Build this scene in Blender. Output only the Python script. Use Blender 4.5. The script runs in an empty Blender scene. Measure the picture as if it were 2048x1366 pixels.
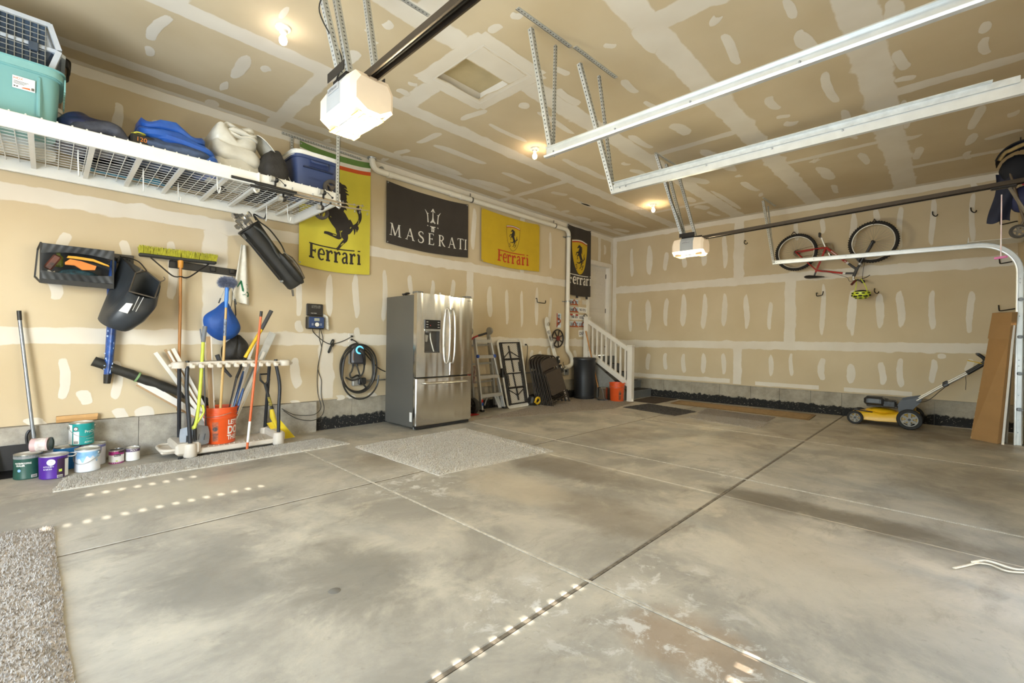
import bpy, bmesh, math, random
from mathutils import Vector as V, Matrix

sc = bpy.context.scene
COL = sc.collection
PI = math.pi

# ------------------------------------------------------------------ camera
cam_d = bpy.data.cameras.new('camera'); cam_d.lens = 15.832; cam_d.sensor_width = 36.0; cam_d.clip_start = 0.05
cam = bpy.data.objects.new('camera', cam_d); COL.objects.link(cam); sc.camera = cam
_yaw, _pitch, _roll = math.radians(45.842), math.radians(-0.0387), math.radians(0.8165)
_f = V((math.sin(_yaw) * math.cos(_pitch), math.cos(_yaw) * math.cos(_pitch), math.sin(_pitch)))
_r0 = V((math.cos(_yaw), -math.sin(_yaw), 0)); _u0 = _r0.cross(_f)
_r = _r0 * math.cos(_roll) + _u0 * math.sin(_roll); _u = _u0 * math.cos(_roll) - _r0 * math.sin(_roll)
_m = Matrix((_r, _u, -_f)).transposed().to_4x4(); _m.translation = V((0, 0, 1.162))
cam.matrix_world = _m

# ------------------------------------------------------------------ world, sun, large lights, exposure
sc.view_settings.view_transform = 'Standard'; sc.view_settings.look = 'None'
sc.view_settings.gamma = 1.0; sc.view_settings.use_curve_mapping = False
sc.view_settings.exposure = 0.2
w = bpy.data.worlds.new('world'); sc.world = w; w.use_nodes = True
_bg = w.node_tree.nodes['Background']
_sky = w.node_tree.nodes.new('ShaderNodeTexSky'); _sky.sky_type = 'NISHITA'; _sky.sun_disc = False
_sky.sun_elevation = math.radians(24); _sky.sun_rotation = PI
w.node_tree.links.new(_sky.outputs[0], _bg.inputs[0]); _bg.inputs[1].default_value = 1.9

def light(name, kind, loc, energy, color=(1, 1, 1), rot=None, **kw):
    d = bpy.data.lights.new(name, kind); d.energy = energy; d.color = color
    for k, v in kw.items(): setattr(d, k, v)
    o = bpy.data.objects.new(name, d); COL.objects.link(o); o.location = loc
    if rot is not None: o.rotation_euler = rot
    return o
def aim(o, d): o.rotation_euler = V(d).to_track_quat('-Z', 'Y').to_euler()

_s = light('sun', 'SUN', (0, -6, 6), 15.0, (1, .95, .86), angle=math.radians(0.3)); aim(_s, (0.0, 1.0, -0.45))
# added fill light from the left, set in an unseen opening made for it
_a = light('side_fill', 'AREA', (-2.05, 1.9, 1.35), 195, (0.76, 0.88, 1.0), shape='RECTANGLE', size=3.0, size_y=2.3)
aim(_a, (1.0, 0.0, 0.38))
# ------------------------------------------------------------------ room numbers (metres)
D = 5.694      # inner face of the back wall (y)
R = 9.230      # inner face of the right wall (x)
ZF, ZJ1, ZJ2, ZC = 0.380, 1.157, 2.377, 3.615   # stem wall top, drywall joints, ceiling
LX, FY = -2.15, -0.66                            # left wall, front wall

# ------------------------------------------------------------------ helpers: colour and materials
def lin(c):
    if isinstance(c, str): c = tuple(int(c[i:i + 2], 16) for i in (0, 2, 4))
    return tuple((x / 255 / 12.92) if x / 255 <= .04045 else ((x / 255 + .055) / 1.055) ** 2.4 for x in c)
MATS = {}
def mat(name, c, rough=.5, metal=0.0, var=.08, scale=18, bump=0.0, bscale=60, c2=None, spec=.5, stretch=None, coord='Object', emit=None, alpha=None, coat=0):
    if name in MATS: return MATS[name]
    m = bpy.data.materials.new(name); m.use_nodes = True; MATS[name] = m
    nt = m.node_tree; N = nt.nodes; L = nt.links; b = N['Principled BSDF']
    b.inputs['Roughness'].default_value = rough; b.inputs['Metallic'].default_value = metal
    b.inputs['Specular IOR Level'].default_value = spec; b.inputs['Coat Weight'].default_value = coat
    tc = N.new('ShaderNodeTexCoord'); mp = N.new('ShaderNodeMapping'); L.new(tc.outputs[coord], mp.inputs[0])
    if stretch: mp.inputs['Scale'].default_value = stretch
    nz = N.new('ShaderNodeTexNoise'); nz.inputs['Scale'].default_value = scale; nz.inputs['Detail'].default_value = 4
    L.new(mp.outputs[0], nz.inputs[0])
    rp = N.new('ShaderNodeValToRGB'); L.new(nz.outputs[0], rp.inputs[0])
    a = lin(c)
    if c2 is not None: lo, hi = lin(c2), a
    else: lo = tuple(x * (1 - var) for x in a); hi = tuple(min(1, x * (1 + var)) for x in a)
    rp.color_ramp.elements[0].color = (*lo, 1); rp.color_ramp.elements[1].color = (*hi, 1)
    rp.color_ramp.elements[0].position = .32; rp.color_ramp.elements[1].position = .68
    L.new(rp.outputs[0], b.inputs['Base Color'])
    if bump:
        n2 = N.new('ShaderNodeTexNoise'); n2.inputs['Scale'].default_value = bscale; n2.inputs['Detail'].default_value = 3
        L.new(mp.outputs[0], n2.inputs[0])
        bp = N.new('ShaderNodeBump'); bp.inputs['Strength'].default_value = bump; bp.inputs['Distance'].default_value = .01
        L.new(n2.outputs[0], bp.inputs['Height']); L.new(bp.outputs[0], b.inputs['Normal'])
    if emit:
        b.inputs['Emission Color'].default_value = (*lin(emit[0]), 1); b.inputs['Emission Strength'].default_value = emit[1]
    if alpha is not None:
        b.inputs['Alpha'].default_value = alpha
    return m

# ------------------------------------------------------------------ helpers: mesh building
def frame_of(d):
    d = V(d).normalized(); a = V((0, 0, 1)) if abs(d.z) < .95 else V((1, 0, 0))
    x = d.cross(a).normalized(); return x, x.cross(d).normalized(), d   # (side, up, dir)
class MB:
    def __init__(s): s.v = []; s.f = []; s.mi = []; s.cur = 0; s.att = {}
    def use(s, i): s.cur = i; return s
    def add(s, vs, fs):
        o = len(s.v); s.v += [V(p) for p in vs]
        for f in fs: s.f.append([i + o for i in f]); s.mi.append(s.cur)
        return s
    def box(s, c, sz, rz=0, bev=0, rot=None):
        x, y, z = sz[0] / 2, sz[1] / 2, sz[2] / 2
        M = (rot if rot is not None else Matrix.Rotation(rz, 3, 'Z'))
        b = min(bev, x * .9, y * .9, z * .9)
        if b <= 0:
            vs = [(i * x, j * y, k * z) for i in (-1, 1) for j in (-1, 1) for k in (-1, 1)]
            fs = [(0, 1, 3, 2), (4, 6, 7, 5), (0, 4, 5, 1), (2, 3, 7, 6), (0, 2, 6, 4), (1, 5, 7, 3)]
        else:
            vs = []; idx = {}
            for i in (-1, 1):
                for j in (-1, 1):
                    for k in (-1, 1):
                        for ax, p in enumerate(((i * x, j * (y - b), k * (z - b)), (i * (x - b), j * y, k * (z - b)), (i * (x - b), j * (y - b), k * z))):
                            idx[(i, j, k, ax)] = len(vs); vs.append(p)
            fs = []
            for ax in range(3):
                o = [a for a in range(3) if a != ax]
                for sg in (-1, 1):
                    q = []
                    for a, c_ in ((-1, -1), (1, -1), (1, 1), (-1, 1)):
                        k = [0, 0, 0]; k[ax] = sg; k[o[0]] = a; k[o[1]] = c_; q.append(idx[(*k, ax)])
                    flip = (sg < 0) != (ax == 1)
                    fs.append(q[::-1] if flip else q)
                for a in (-1, 1):
                    for c_ in (-1, 1):
                        k1 = [0, 0, 0]; k1[ax] = -1; k1[o[0]] = a; k1[o[1]] = c_; k2 = list(k1); k2[ax] = 1
                        fs.append([idx[(*k1, o[0])], idx[(*k2, o[0])], idx[(*k2, o[1])], idx[(*k1, o[1])]])
            for i in (-1, 1):
                for j in (-1, 1):
                    for k in (-1, 1): fs.append([idx[(i, j, k, a)] for a in range(3)])
        c = V(c); return s.add([c + M @ V(p) for p in vs], fs)
    def bar(s, p0, p1, w, h, up=None, bev=0):
        p0, p1 = V(p0), V(p1); sd, u, d = frame_of(p1 - p0)
        if up is not None:
            sd = d.cross(V(up)).normalized(); u = sd.cross(d).normalized()
        rot = Matrix((sd, d, u)).transposed()
        return s.box((p0 + p1) / 2, (w, (p1 - p0).length, h), rot=rot, bev=bev)
    def tube(s, pts, r, n=8, closed=False, caps=True, flat=1.0):
        pts = [V(p) for p in pts]; k = len(pts)
        rs = r if isinstance(r, (list, tuple)) else [r] * k
        tg = []
        for i in range(k):
            a = pts[i - 1] if (i > 0 or closed) else pts[i]; b = pts[(i + 1) % k] if (i < k - 1 or closed) else pts[i]
            t = (b - a); tg.append(t.normalized() if t.length > 1e-9 else V((0, 0, 1)))
        sd, u, _ = frame_of(tg[0]); vs = []; fs = []
        for i in range(k):
            u = (u - tg[i] * u.dot(tg[i]));  u = u.normalized() if u.length > 1e-6 else frame_of(tg[i])[1]
            sd = tg[i].cross(u).normalized()
            for j in range(n):
                a = 2 * PI * j / n; vs.append(pts[i] + (sd * math.cos(a) + u * math.sin(a) * flat) * rs[i])
        for i in range(k if closed else k - 1):
            for j in range(n):
                a, b = i * n, ((i + 1) % k) * n
                fs.append([a + j, a + (j + 1) % n, b + (j + 1) % n, b + j][::-1])
        if caps and not closed: fs.append(list(range(n))); fs.append([(k - 1) * n + j for j in range(n)][::-1])
        return s.add(vs, fs)
    def cyl(s, p0, p1, r, r1=None, n=16, caps=True): return s.tube([p0, p1], [r, r if r1 is None else r1], n, caps=caps)
    def lathe(s, prof, o=(0, 0, 0), d=(0, 0, 1), n=24, arc=None):
        sd, u, d = frame_of(d); o = V(o); vs = []; fs = []; k = len(prof)
        for r, z in prof:
            for j in range(n):
                a = 2 * PI * j / n; vs.append(o + d * z + (sd * math.cos(a) + u * math.sin(a)) * max(r, 1e-5))
        for i in range(k - 1):
            for j in range(n):
                fs.append([i * n + j, i * n + (j + 1) % n, (i + 1) * n + (j + 1) % n, (i + 1) * n + j])
        return s.add(vs, fs)
    def torus(s, c, d, Rr, r, n=32, m=8):
        sd, u, _ = frame_of(d); c = V(c)
        return s.tube([c + (sd * math.cos(2 * PI * i / n) + u * math.sin(2 * PI * i / n)) * Rr for i in range(n)], r, m, closed=True)
    def sphere(s, c, r, n=12, m=8, sq=(1, 1, 1)):
        c = V(c); vs = []; fs = []
        for i in range(m + 1):
            t = PI * i / m
            for j in range(n):
                a = 2 * PI * j / n
                vs.append(c + V((math.sin(t) * math.cos(a) * sq[0], math.sin(t) * math.sin(a) * sq[1], math.cos(t) * sq[2])) * r)
        for i in range(m):
            for j in range(n): fs.append([i * n + j, (i + 1) * n + j, (i + 1) * n + (j + 1) % n, i * n + (j + 1) % n])
        return s.add(vs, fs)
    def prism(s, poly, M, depth):
        """2-D polygon (x, y) extruded along local z by depth, placed by the function or matrix M"""
        g = (lambda p: M @ V(p)) if isinstance(M, Matrix) else M
        n = len(poly)
        vs = [g((x, y, 0)) for x, y in poly] + [g((x, y, depth)) for x, y in poly]
        fs = [list(range(n))[::-1], [n + i for i in range(n)]] + [[i, (i + 1) % n, n + (i + 1) % n, n + i] for i in range(n)]
        return s.add(vs, fs)
    def sheet(s, fn, nu, nv, mats=None):
        vs = [fn(i / nu, j / nv) for j in range(nv + 1) for i in range(nu + 1)]; o = len(s.v); s.v += [V(p) for p in vs]
        for j in range(nv):
            for i in range(nu):
                a = j * (nu + 1) + i; s.f.append([o + a, o + a + 1, o + a + nu + 2, o + a + nu + 1])
                s.mi.append(mats(i, j) if mats else s.cur)
        return s
    def slab(s, fn, nu, nv, th, mats=None):
        """a sheet with thickness th: fn(u, v) -> (point, normal offset vector)"""
        P = [fn(i / nu, j / nv) for j in range(nv + 1) for i in range(nu + 1)]
        o = len(s.v); n = len(P)
        s.v += [V(p) for p, _ in P] + [V(p) - V(q) * th for p, q in P]
        def q(f, m): s.f.append([o + i for i in f]); s.mi.append(m)
        for j in range(nv):
            for i in range(nu):
                a = j * (nu + 1) + i; m = mats(i, j) if mats else s.cur
                q([a, a + 1, a + nu + 2, a + nu + 1], m); q([n + a + nu + 1, n + a + nu + 2, n + a + 1, n + a], m)
        for i in range(nu):
            a = i; b = nv * (nu + 1) + i
            q([a + 1, a, n + a, n + a + 1], s.cur); q([b, b + 1, n + b + 1, n + b], s.cur)
        for j in range(nv):
            a = j * (nu + 1); b = a + nu
            q([a, a + nu + 1, n + a + nu + 1, n + a], s.cur); q([b + nu + 1, b, n + b, n + b + nu + 1], s.cur)
        return s
    def ribbon(s, pts, ws, fn, sub=6):
        """flat stroke through 2-D points with widths ws, mapped to 3-D by fn(x, y)"""
        pts = [V((p[0], p[1])) for p in pts]; ws = ws if isinstance(ws, (list, tuple)) else [ws] * len(pts)
        P = []; W = []
        for i in range(len(pts) - 1):
            for k in range(sub):
                t = k / sub
                if len(pts) > 2:
                    p0 = pts[max(i - 1, 0)]; p1 = pts[i]; p2 = pts[i + 1]; p3 = pts[min(i + 2, len(pts) - 1)]
                    q = .5 * ((2 * p1) + (p2 - p0) * t + (2 * p0 - 5 * p1 + 4 * p2 - p3) * t * t + (3 * p1 - p0 - 3 * p2 + p3) * t ** 3)
                else: q = pts[i].lerp(pts[i + 1], t)
                P.append(q); W.append(ws[i] * (1 - t) + ws[i + 1] * t)
        P.append(pts[-1]); W.append(ws[-1]); o = len(s.v); k = len(P)
        for i in range(k):
            t = P[min(i + 1, k - 1)] - P[max(i - 1, 0)]; t = t.normalized() if t.length > 0 else V((1, 0)); n = V((-t.y, t.x))
            a = P[i] + n * W[i] / 2; b = P[i] - n * W[i] / 2
            s.v += [V(fn(a.x, a.y)), V(fn(b.x, b.y))]
        for i in range(k - 1): s.f.append([o + 2 * i, o + 2 * i + 1, o + 2 * i + 3, o + 2 * i + 2]); s.mi.append(s.cur)
        return s
    def flat(s, poly, fn):
        o = len(s.v); s.v += [V(fn(x, y)) for x, y in poly]; s.f.append([o + i for i in range(len(poly))]); s.mi.append(s.cur); return s
    def text(s, body, fn, h=1.0, bold=0.0, width=None):
        """built-in lettering as flat faces: cap height h, starts at x=0 baseline 0; returns its width"""
        cu = bpy.data.curves.new('lettering', 'FONT'); cu.body = body; cu.size = 1; cu.offset = bold; cu.resolution_u = 3
        ob = bpy.data.objects.new('lettering', cu); COL.objects.link(ob)
        me = bpy.data.meshes.new_from_object(ob.evaluated_get(bpy.context.evaluated_depsgraph_get()))
        k = h / .69; xs = [p.co.x for p in me.vertices]; x0 = min(xs); wd = (max(xs) - x0) * k
        kx = k * (width / wd if width else 1)
        o = len(s.v); s.v += [V(fn((p.co.x - x0) * kx, p.co.y * k)) for p in me.vertices]
        for f in me.polygons: s.f.append([o + i for i in f.vertices]); s.mi.append(s.cur)
        bpy.data.objects.remove(ob); bpy.data.curves.remove(cu); bpy.data.meshes.remove(me)
        return width or wd
    def jitter(s, a, seed=1, keep=None):
        rnd = random.Random(seed)
        for p in s.v:
            p += V((rnd.uniform(-a, a), rnd.uniform(-a, a), rnd.uniform(-a, a)))
        return s

MW = {}
def put(name, mb, mats, M=None, smooth=True, ang=35):
    me = bpy.data.meshes.new(name)
    inv = M.inverted() if M is not None else None
    me.from_pydata([(inv @ p if inv is not None else p) for p in mb.v], [], mb.f)
    for m in (mats if isinstance(mats, (list, tuple)) else [mats]): me.materials.append(m)
    me.polygons.foreach_set('material_index', mb.mi)
    for k, vals in mb.att.items():
        a = me.attributes.new(k, 'FLOAT', 'POINT'); a.data.foreach_set('value', vals)
    if mb.fixn if hasattr(mb, 'fixn') else True:
        bm = bmesh.new(); bm.from_mesh(me); bmesh.ops.recalc_face_normals(bm, faces=bm.faces); bm.to_mesh(me); bm.free()
    if smooth:
        me.shade_smooth(); me.set_sharp_from_angle(angle=math.radians(ang))
    o = bpy.data.objects.new(name, me); COL.objects.link(o); return o
def tag(o, label=None, cat=None, group=None, kind=None):
    for k, v in (('label', label), ('category', cat), ('group', group), ('kind', kind)):
        if v: o[k] = v
    return o
def thing(name, label, cat, loc=(0, 0, 0), group=None, rot=None):
    """Empty at the base of a thing; its parts are built in world coordinates and parented to it"""
    o = bpy.data.objects.new(name, None); COL.objects.link(o); o.location = loc
    if rot: o.rotation_euler = rot
    o.empty_display_size = .05
    M = Matrix.LocRotScale(V(loc), o.rotation_euler.to_quaternion(), V((1, 1, 1))); MW[o.name] = M
    return tag(o, label, cat, group)
def part(name, mb, mats, parent, label=None, kind=None, **kw):
    M = MW[parent.name]; o = put(name, mb, mats, M, **kw); o.parent = parent; MW[o.name] = M
    return tag(o, label, None, None, kind)
def solo(name, mb, mats, label, cat, loc=None, group=None, kind=None, **kw):
    if loc is None:
        n = len(mb.v); loc = V((sum(p.x for p in mb.v) / n, sum(p.y for p in mb.v) / n, min(p.z for p in mb.v)))
    M = Matrix.Translation(V(loc)); o = put(name, mb, mats, M, **kw); o.location = loc; MW[o.name] = M
    return tag(o, label, cat, group, kind)
def structure(name, mb, mats, **kw):
    o = put(name, mb, mats, None, **kw); MW[o.name] = Matrix.Identity(4); return tag(o, kind='structure')
def copy_tree(o, loc, rz=None, label=None):
    c = o.copy(); COL.objects.link(c); c.location = loc
    if rz is not None: c.rotation_euler = (o.rotation_euler.x, o.rotation_euler.y, rz)
    if label: c['label'] = label
    def rec(a, b):
        for ch in list(a.children):
            d = ch.copy(); COL.objects.link(d); d.parent = b; rec(ch, d)
    rec(o, c); return c
def arc(c, r, a0, a1, n, ax=('x', 'z')):
    c = V(c); out = []
    for i in range(n + 1):
        a = a0 + (a1 - a0) * i / n; p = c.copy(); setattr(p, ax[0], getattr(c, ax[0]) + r * math.cos(a)); setattr(p, ax[1], getattr(c, ax[1]) + r * math.sin(a)); out.append(p)
    return out
def spline(pts, sub=6, closed=False):
    P = [V(p) for p in pts]; n = len(P); out = []
    for i in range(n if closed else n - 1):
        p0 = P[(i - 1) % n] if closed else P[max(i - 1, 0)]; p1 = P[i]; p2 = P[(i + 1) % n]; p3 = P[(i + 2) % n] if closed else P[min(i + 2, n - 1)]
        for k in range(sub):
            t = k / sub
            out.append(.5 * ((2 * p1) + (p2 - p0) * t + (2 * p0 - 5 * p1 + 4 * p2 - p3) * t * t + (3 * p1 - p0 - 3 * p2 + p3) * t ** 3))
    if not closed: out.append(P[-1])
    return out
CEIL_PATCH = [(0.62,4.3,0.55,4.78,0.09),(0.58,4.88,0.59,5.06,0.06),(1.2,4.4,1.19,4.9,0.09),(1.14,5.12,1.21,5.11,0.18),(1.32,4.53,1.4,4.48,0.09),(1.21,3.63,1.22,3.63,0.15),(1.11,5.59,1.24,5.57,0.14),(1.79,3.92,1.84,3.65,0.12),(1.8,3.21,1.85,3.13,0.09),(1.79,3.42,1.88,3.44,0.08),(1.73,3.33,1.77,3.36,0.05),(2.36,3.93,2.5,3.89,0.09),(2.38,3.75,2.45,3.69,0.07),(2.4,2.65,2.44,2.52,0.07),(2.39,2.38,2.48,2.35,0.08),(3.18,3.93,3.21,3.55,0.09),(3.38,3.24,3.47,3.16,0.11),(3.44,3.76,4.08,3.76,0.08),(3.61,3.19,4.3,3.19,0.08),(3.14,2.54,3.31,2.55,0.08),(3.41,2.75,3.8,2.79,0.12),(3.17,4.79,3.23,4.34,0.1),(3.34,4.69,4.22,4.62,0.13),(3.19,5.29,3.2,5.02,0.11),(3.28,5.25,3.5,5.28,0.12),(2.35,5.55,2.43,5.57,0.14),(3.13,5.55,3.21,5.54,0.14),(3.27,5.27,4.25,5.18,0.18),(4.42,5.25,5.24,5.15,0.18),(4.57,4.7,5.2,4.67,0.11),(5.71,4.68,6.03,4.64,0.13),(6.14,4.67,6.82,4.66,0.1),(6.93,4.67,8.09,4.61,0.14),(5.71,5.21,6.47,5.19,0.14),(7.13,5.25,7.57,5.2,0.12),(7.71,5.2,8.19,5.14,0.13),(6.67,5.22,6.82,5.18,0.14),(4.77,3.75,5.85,3.73,0.12),(4.36,3.24,4.45,3.16,0.08),(3.16,2.06,3.26,2.02,0.07),(3.71,2.23,4.0,2.22,0.09),(4.19,2.24,4.51,2.21,0.07),(4.83,2.22,5.21,2.25,0.14),(3.47,1.33,3.53,1.27,0.12),(3.69,1.32,4.19,1.34,0.08),(4.35,1.32,4.58,1.29,0.08),(4.93,1.32,5.27,1.31,0.1),(5.47,1.37,5.48,1.24,0.09),(5.67,1.35,5.73,1.22,0.13),(3.62,0.87,3.88,0.85,0.06),(4.04,0.87,4.34,0.89,0.08),(5.98,1.3,6.51,1.32,0.08),(5.74,2.28,6.23,2.2,0.13),(3.15,1.78,3.55,1.81,0.1),(4.06,0.85,4.51,0.87,0.1),(4.82,0.84,5.52,0.85,0.09),(5.72,0.82,6.34,0.85,0.08),(6.41,0.87,6.65,0.81,0.05),(4.12,0.33,4.54,0.32,0.11),(4.87,0.33,5.27,0.32,0.09),(5.39,0.38,5.49,0.25,0.09),(5.89,0.34,6.72,0.38,0.07),(6.96,0.42,7.08,0.3,0.23),(7.41,0.3,7.89,0.32,0.09),(4.88,-0.17,5.06,-0.17,0.06),(5.13,-0.17,5.44,-0.19,0.07),(5.99,-0.18,6.18,-0.16,0.07),(6.55,-0.2,7.22,-0.16,0.09),(7.34,-0.19,7.75,-0.13,0.08),(7.97,-0.14,8.31,-0.14,0.08),(7.63,-0.26,7.59,-0.57,0.12),(8.23,-0.34,8.21,-0.46,0.11),(7.01,-0.41,7.01,-0.5,0.16),(7.03,1.34,7.11,1.28,0.11),(7.15,0.83,7.68,0.82,0.08),(4.75,2.76,5.27,2.7,0.11),(5.7,2.27,6.76,2.19,0.14),(6.93,2.24,7.03,2.21,0.1),(7.26,2.29,7.87,2.21,0.12),(8.08,2.27,8.1,2.2,0.19),(5.71,3.25,6.02,3.21,0.1),(5.42,3.23,5.56,3.19,0.09),(7.39,3.21,7.77,3.17,0.12),(7.97,3.23,8.35,3.19,0.16),(8.48,3.23,8.93,3.2,0.11),(6.48,2.82,7.02,2.69,0.17),(7.33,2.76,8.75,2.73,0.08),(7.33,1.33,8.04,1.25,0.13),(8.3,1.31,8.8,1.31,0.08),(7.05,1.33,7.07,1.27,0.21),(5.08,3.76,5.83,3.71,0.12),(6.33,4.68,8.86,4.63,0.12),(7.67,5.25,8.2,5.13,0.16),(8.44,5.21,8.93,5.1,0.15)]
BACK_PATCH = [(2.12,1.99,1.42,0.08),(2.5,1.99,1.44,0.08),(2.86,2.03,1.44,0.09),(3.28,2.14,1.41,0.09),(3.7,2.11,1.82,0.08),(4.1,2.08,1.78,0.08),(4.49,2.13,1.81,0.09),(5.3,2.11,1.56,0.11),(5.72,2.1,1.45,0.09),(6.11,2.11,1.42,0.08),(6.53,2.21,1.46,0.09),(6.94,2.05,1.54,0.09),(0.44,3.38,3.09,0.08),(0.74,3.32,3.21,0.07),(4.91,3.37,2.67,0.1),(6.92,3.34,2.6,0.09),(6.51,3.32,2.82,0.07),(8.88,3.4,3.17,0.1),(0.1,0.96,0.58,0.08),(0.24,0.66,0.52,0.1),(0.46,0.93,0.55,0.08),(2.1,0.93,0.55,0.11),(0.09,2.08,1.92,0.08),(0.04,1.65,1.47,0.09),(0.51,2.08,1.89,0.08),(0.87,2.14,1.53,0.09),(2.89,1.32,1.08,0.09),(2.13,1.38,1.23,0.08),(6.4,1.0,0.86,0.09),(6.66,0.98,0.84,0.09),(7.79,0.99,0.84,0.11),(6.92,1.05,0.84,0.09),(-0.07,0.44,0.35,0.12),(0.49,0.47,0.35,0.11),(0.67,0.47,0.34,0.15),(2.1,0.41,0.34,0.12),(2.66,0.43,0.36,0.12),(2.81,0.42,0.37,0.13),(3.12,0.43,0.37,0.12)]
RIGHT_PATCH = [(4.77,3.32,2.67,0.12),(4.39,3.13,2.72,0.11),(3.99,3.11,2.74,0.11),(3.58,3.09,2.73,0.1),(3.18,3.33,2.64,0.09),(1.97,3.38,3.02,0.08),(1.58,3.35,3.08,0.07),(4.78,2.13,1.52,0.12),(4.37,2.13,1.52,0.11),(3.99,2.2,1.51,0.11),(3.56,2.17,1.45,0.1),(3.17,2.17,1.5,0.09),(2.77,2.12,1.45,0.09),(2.37,1.95,1.44,0.08),(1.56,2.23,1.32,0.07),(1.14,2.09,1.32,0.07),(1.16,3.37,2.74,0.09),(0.86,3.38,3.16,0.08),(0.57,3.35,2.67,0.08),(0.2,3.41,2.68,0.07),(-0.22,3.39,2.68,0.07),(-0.23,3.56,3.41,0.07),(1.17,2.09,1.42,0.1),(0.8,2.01,1.45,0.09),(0.55,2.04,1.46,0.09),(0.19,2.02,1.42,0.08),(-0.21,1.99,1.37,0.08),(1.56,0.95,0.57,0.11),(1.16,0.87,0.54,0.1),(0.76,0.92,0.55,0.09),(0.54,0.99,0.53,0.09),(0.17,0.98,0.62,0.08),(-0.21,1.0,0.81,0.08),(0.08,1.07,0.99,0.08),(5.2,3.31,2.66,0.09),(4.76,3.33,2.66,0.08),(5.22,2.13,1.4,0.09),(4.79,2.12,1.43,0.08),(4.77,0.94,0.57,0.11),(4.37,0.96,0.59,0.1),(3.97,0.95,0.55,0.1),(3.56,0.98,0.56,0.09),(3.17,0.99,0.57,0.08),(2.34,0.99,0.58,0.07),(2.02,1.02,0.61,0.07),(1.56,0.94,0.57,0.06),(4.96,0.5,0.4,0.11)]
# ================================================================== ROOM SHELL
DRY, MUD = '#C3A77F'[1:], 'D9D2C5'
def drywall_mat(name, mud):
    m = bpy.data.materials.new(name); m.use_nodes = True; nt = m.node_tree; N = nt.nodes; L = nt.links; b = N['Principled BSDF']
    b.inputs['Roughness'].default_value = .85; b.inputs['Specular IOR Level'].default_value = .2
    tc = N.new('ShaderNodeTexCoord')
    nz = N.new('ShaderNodeTexNoise'); nz.inputs['Scale'].default_value = 1.3; nz.inputs['Detail'].default_value = 5; L.new(tc.outputs['Object'], nz.inputs[0])
    rp = N.new('ShaderNodeValToRGB'); L.new(nz.outputs[0], rp.inputs[0])
    rp.color_ramp.elements[0].position = .3; rp.color_ramp.elements[1].position = .7
    rp.color_ramp.elements[0].color = (*lin('C0AF90'), 1); rp.color_ramp.elements[1].color = (*lin('CBBC9F'), 1)
    if not mud: L.new(rp.outputs[0], b.inputs['Base Color'])
    else:
        at = N.new('ShaderNodeAttribute'); at.attribute_name = 'fill'
        n2 = N.new('ShaderNodeTexNoise'); n2.inputs['Scale'].default_value = 9; n2.inputs['Detail'].default_value = 6; L.new(tc.outputs['Object'], n2.inputs[0])
        s1 = N.new('ShaderNodeMath'); s1.operation = 'MULTIPLY_ADD'; L.new(n2.outputs[0], s1.inputs[0]); s1.inputs[1].default_value = 1.2; L.new(at.outputs['Fac'], s1.inputs[2])
        mr = N.new('ShaderNodeMapRange'); L.new(s1.outputs[0], mr.inputs[0]); mr.inputs[1].default_value = .72; mr.inputs[2].default_value = 1.02
        n3 = N.new('ShaderNodeTexNoise'); n3.inputs['Scale'].default_value = 3; L.new(tc.outputs['Object'], n3.inputs[0])
        m2 = N.new('ShaderNodeMix'); m2.data_type = 'RGBA'; L.new(n3.outputs[0], m2.inputs[0]); m2.inputs[6].default_value = (*lin('CFC6B6'), 1); m2.inputs[7].default_value = (*lin('E0DACE'), 1)
        mx = N.new('ShaderNodeMix'); mx.data_type = 'RGBA'; L.new(mr.outputs[0], mx.inputs[0]); L.new(rp.outputs[0], mx.inputs[6]); L.new(m2.outputs[2], mx.inputs[7])
        L.new(mx.outputs[2], b.inputs['Base Color'])
    return m
M_DRY, M_MUD = drywall_mat('drywall_paper', False), drywall_mat('joint_compound', True)

rnd = random.Random(7)
LIFT = [0]
def patch(parent, fn, a, b, wd, name='compound_patch', seed=0):
    """a trowelled blob of joint compound from a to b (2-D on the wall), width wd; fn(u, v, lift) -> point"""
    r = random.Random(seed * 13 + int(1000 * (a[0] + b[1] * 3))); a, b = V(a), V(b); d = b - a; l = max(d.length, wd * .3); d = d.normalized() if d.length > 1e-4 else V((0, 1)); n = V((-d.y, d.x)); c = (V(a) + V(b)) / 2
    LIFT[0] += 1; up = .00002 * (LIFT[0] % 60)
    K = 22; mb = MB(); ph = r.random() * 6; wd *= .86; fill = [1.0]; mb.v.append(V(fn(c.x, c.y, .0018 + up)))
    for ring, (k, lift, f) in enumerate(((.72, .0018 + up, 1.0), (1.0, .0005 + up, .12))):
        for i in range(K):
            t = 2 * PI * i / K; ex = .62
            x = math.copysign(abs(math.cos(t)) ** ex, math.cos(t)) * l * .5 + 0; y = math.copysign(abs(math.sin(t)) ** (.85), math.sin(t)) * wd * .62
            q = 1 + .16 * math.sin(2 * t + ph) + .10 * math.sin(3 * t + 2 * ph) + r.uniform(-.06, .06)
            p = c + d * (x * (1 + r.uniform(-.03, .03)) * (k if ring else .86)) + n * (y * q * (k if ring else .66)) + n * wd * .12 * math.sin(x / l * 5 + ph)
            mb.v.append(V(fn(p.x, p.y, lift))); fill.append(f)
    for i in range(K):
        j = (i + 1) % K; mb.f.append([0, 1 + i, 1 + j]); mb.f.append([1 + i, 1 + K + i, 1 + K + j, 1 + j]); mb.mi += [0, 0]
    mb.att['fill'] = fill; return part(name, mb, M_MUD, parent)
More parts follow.
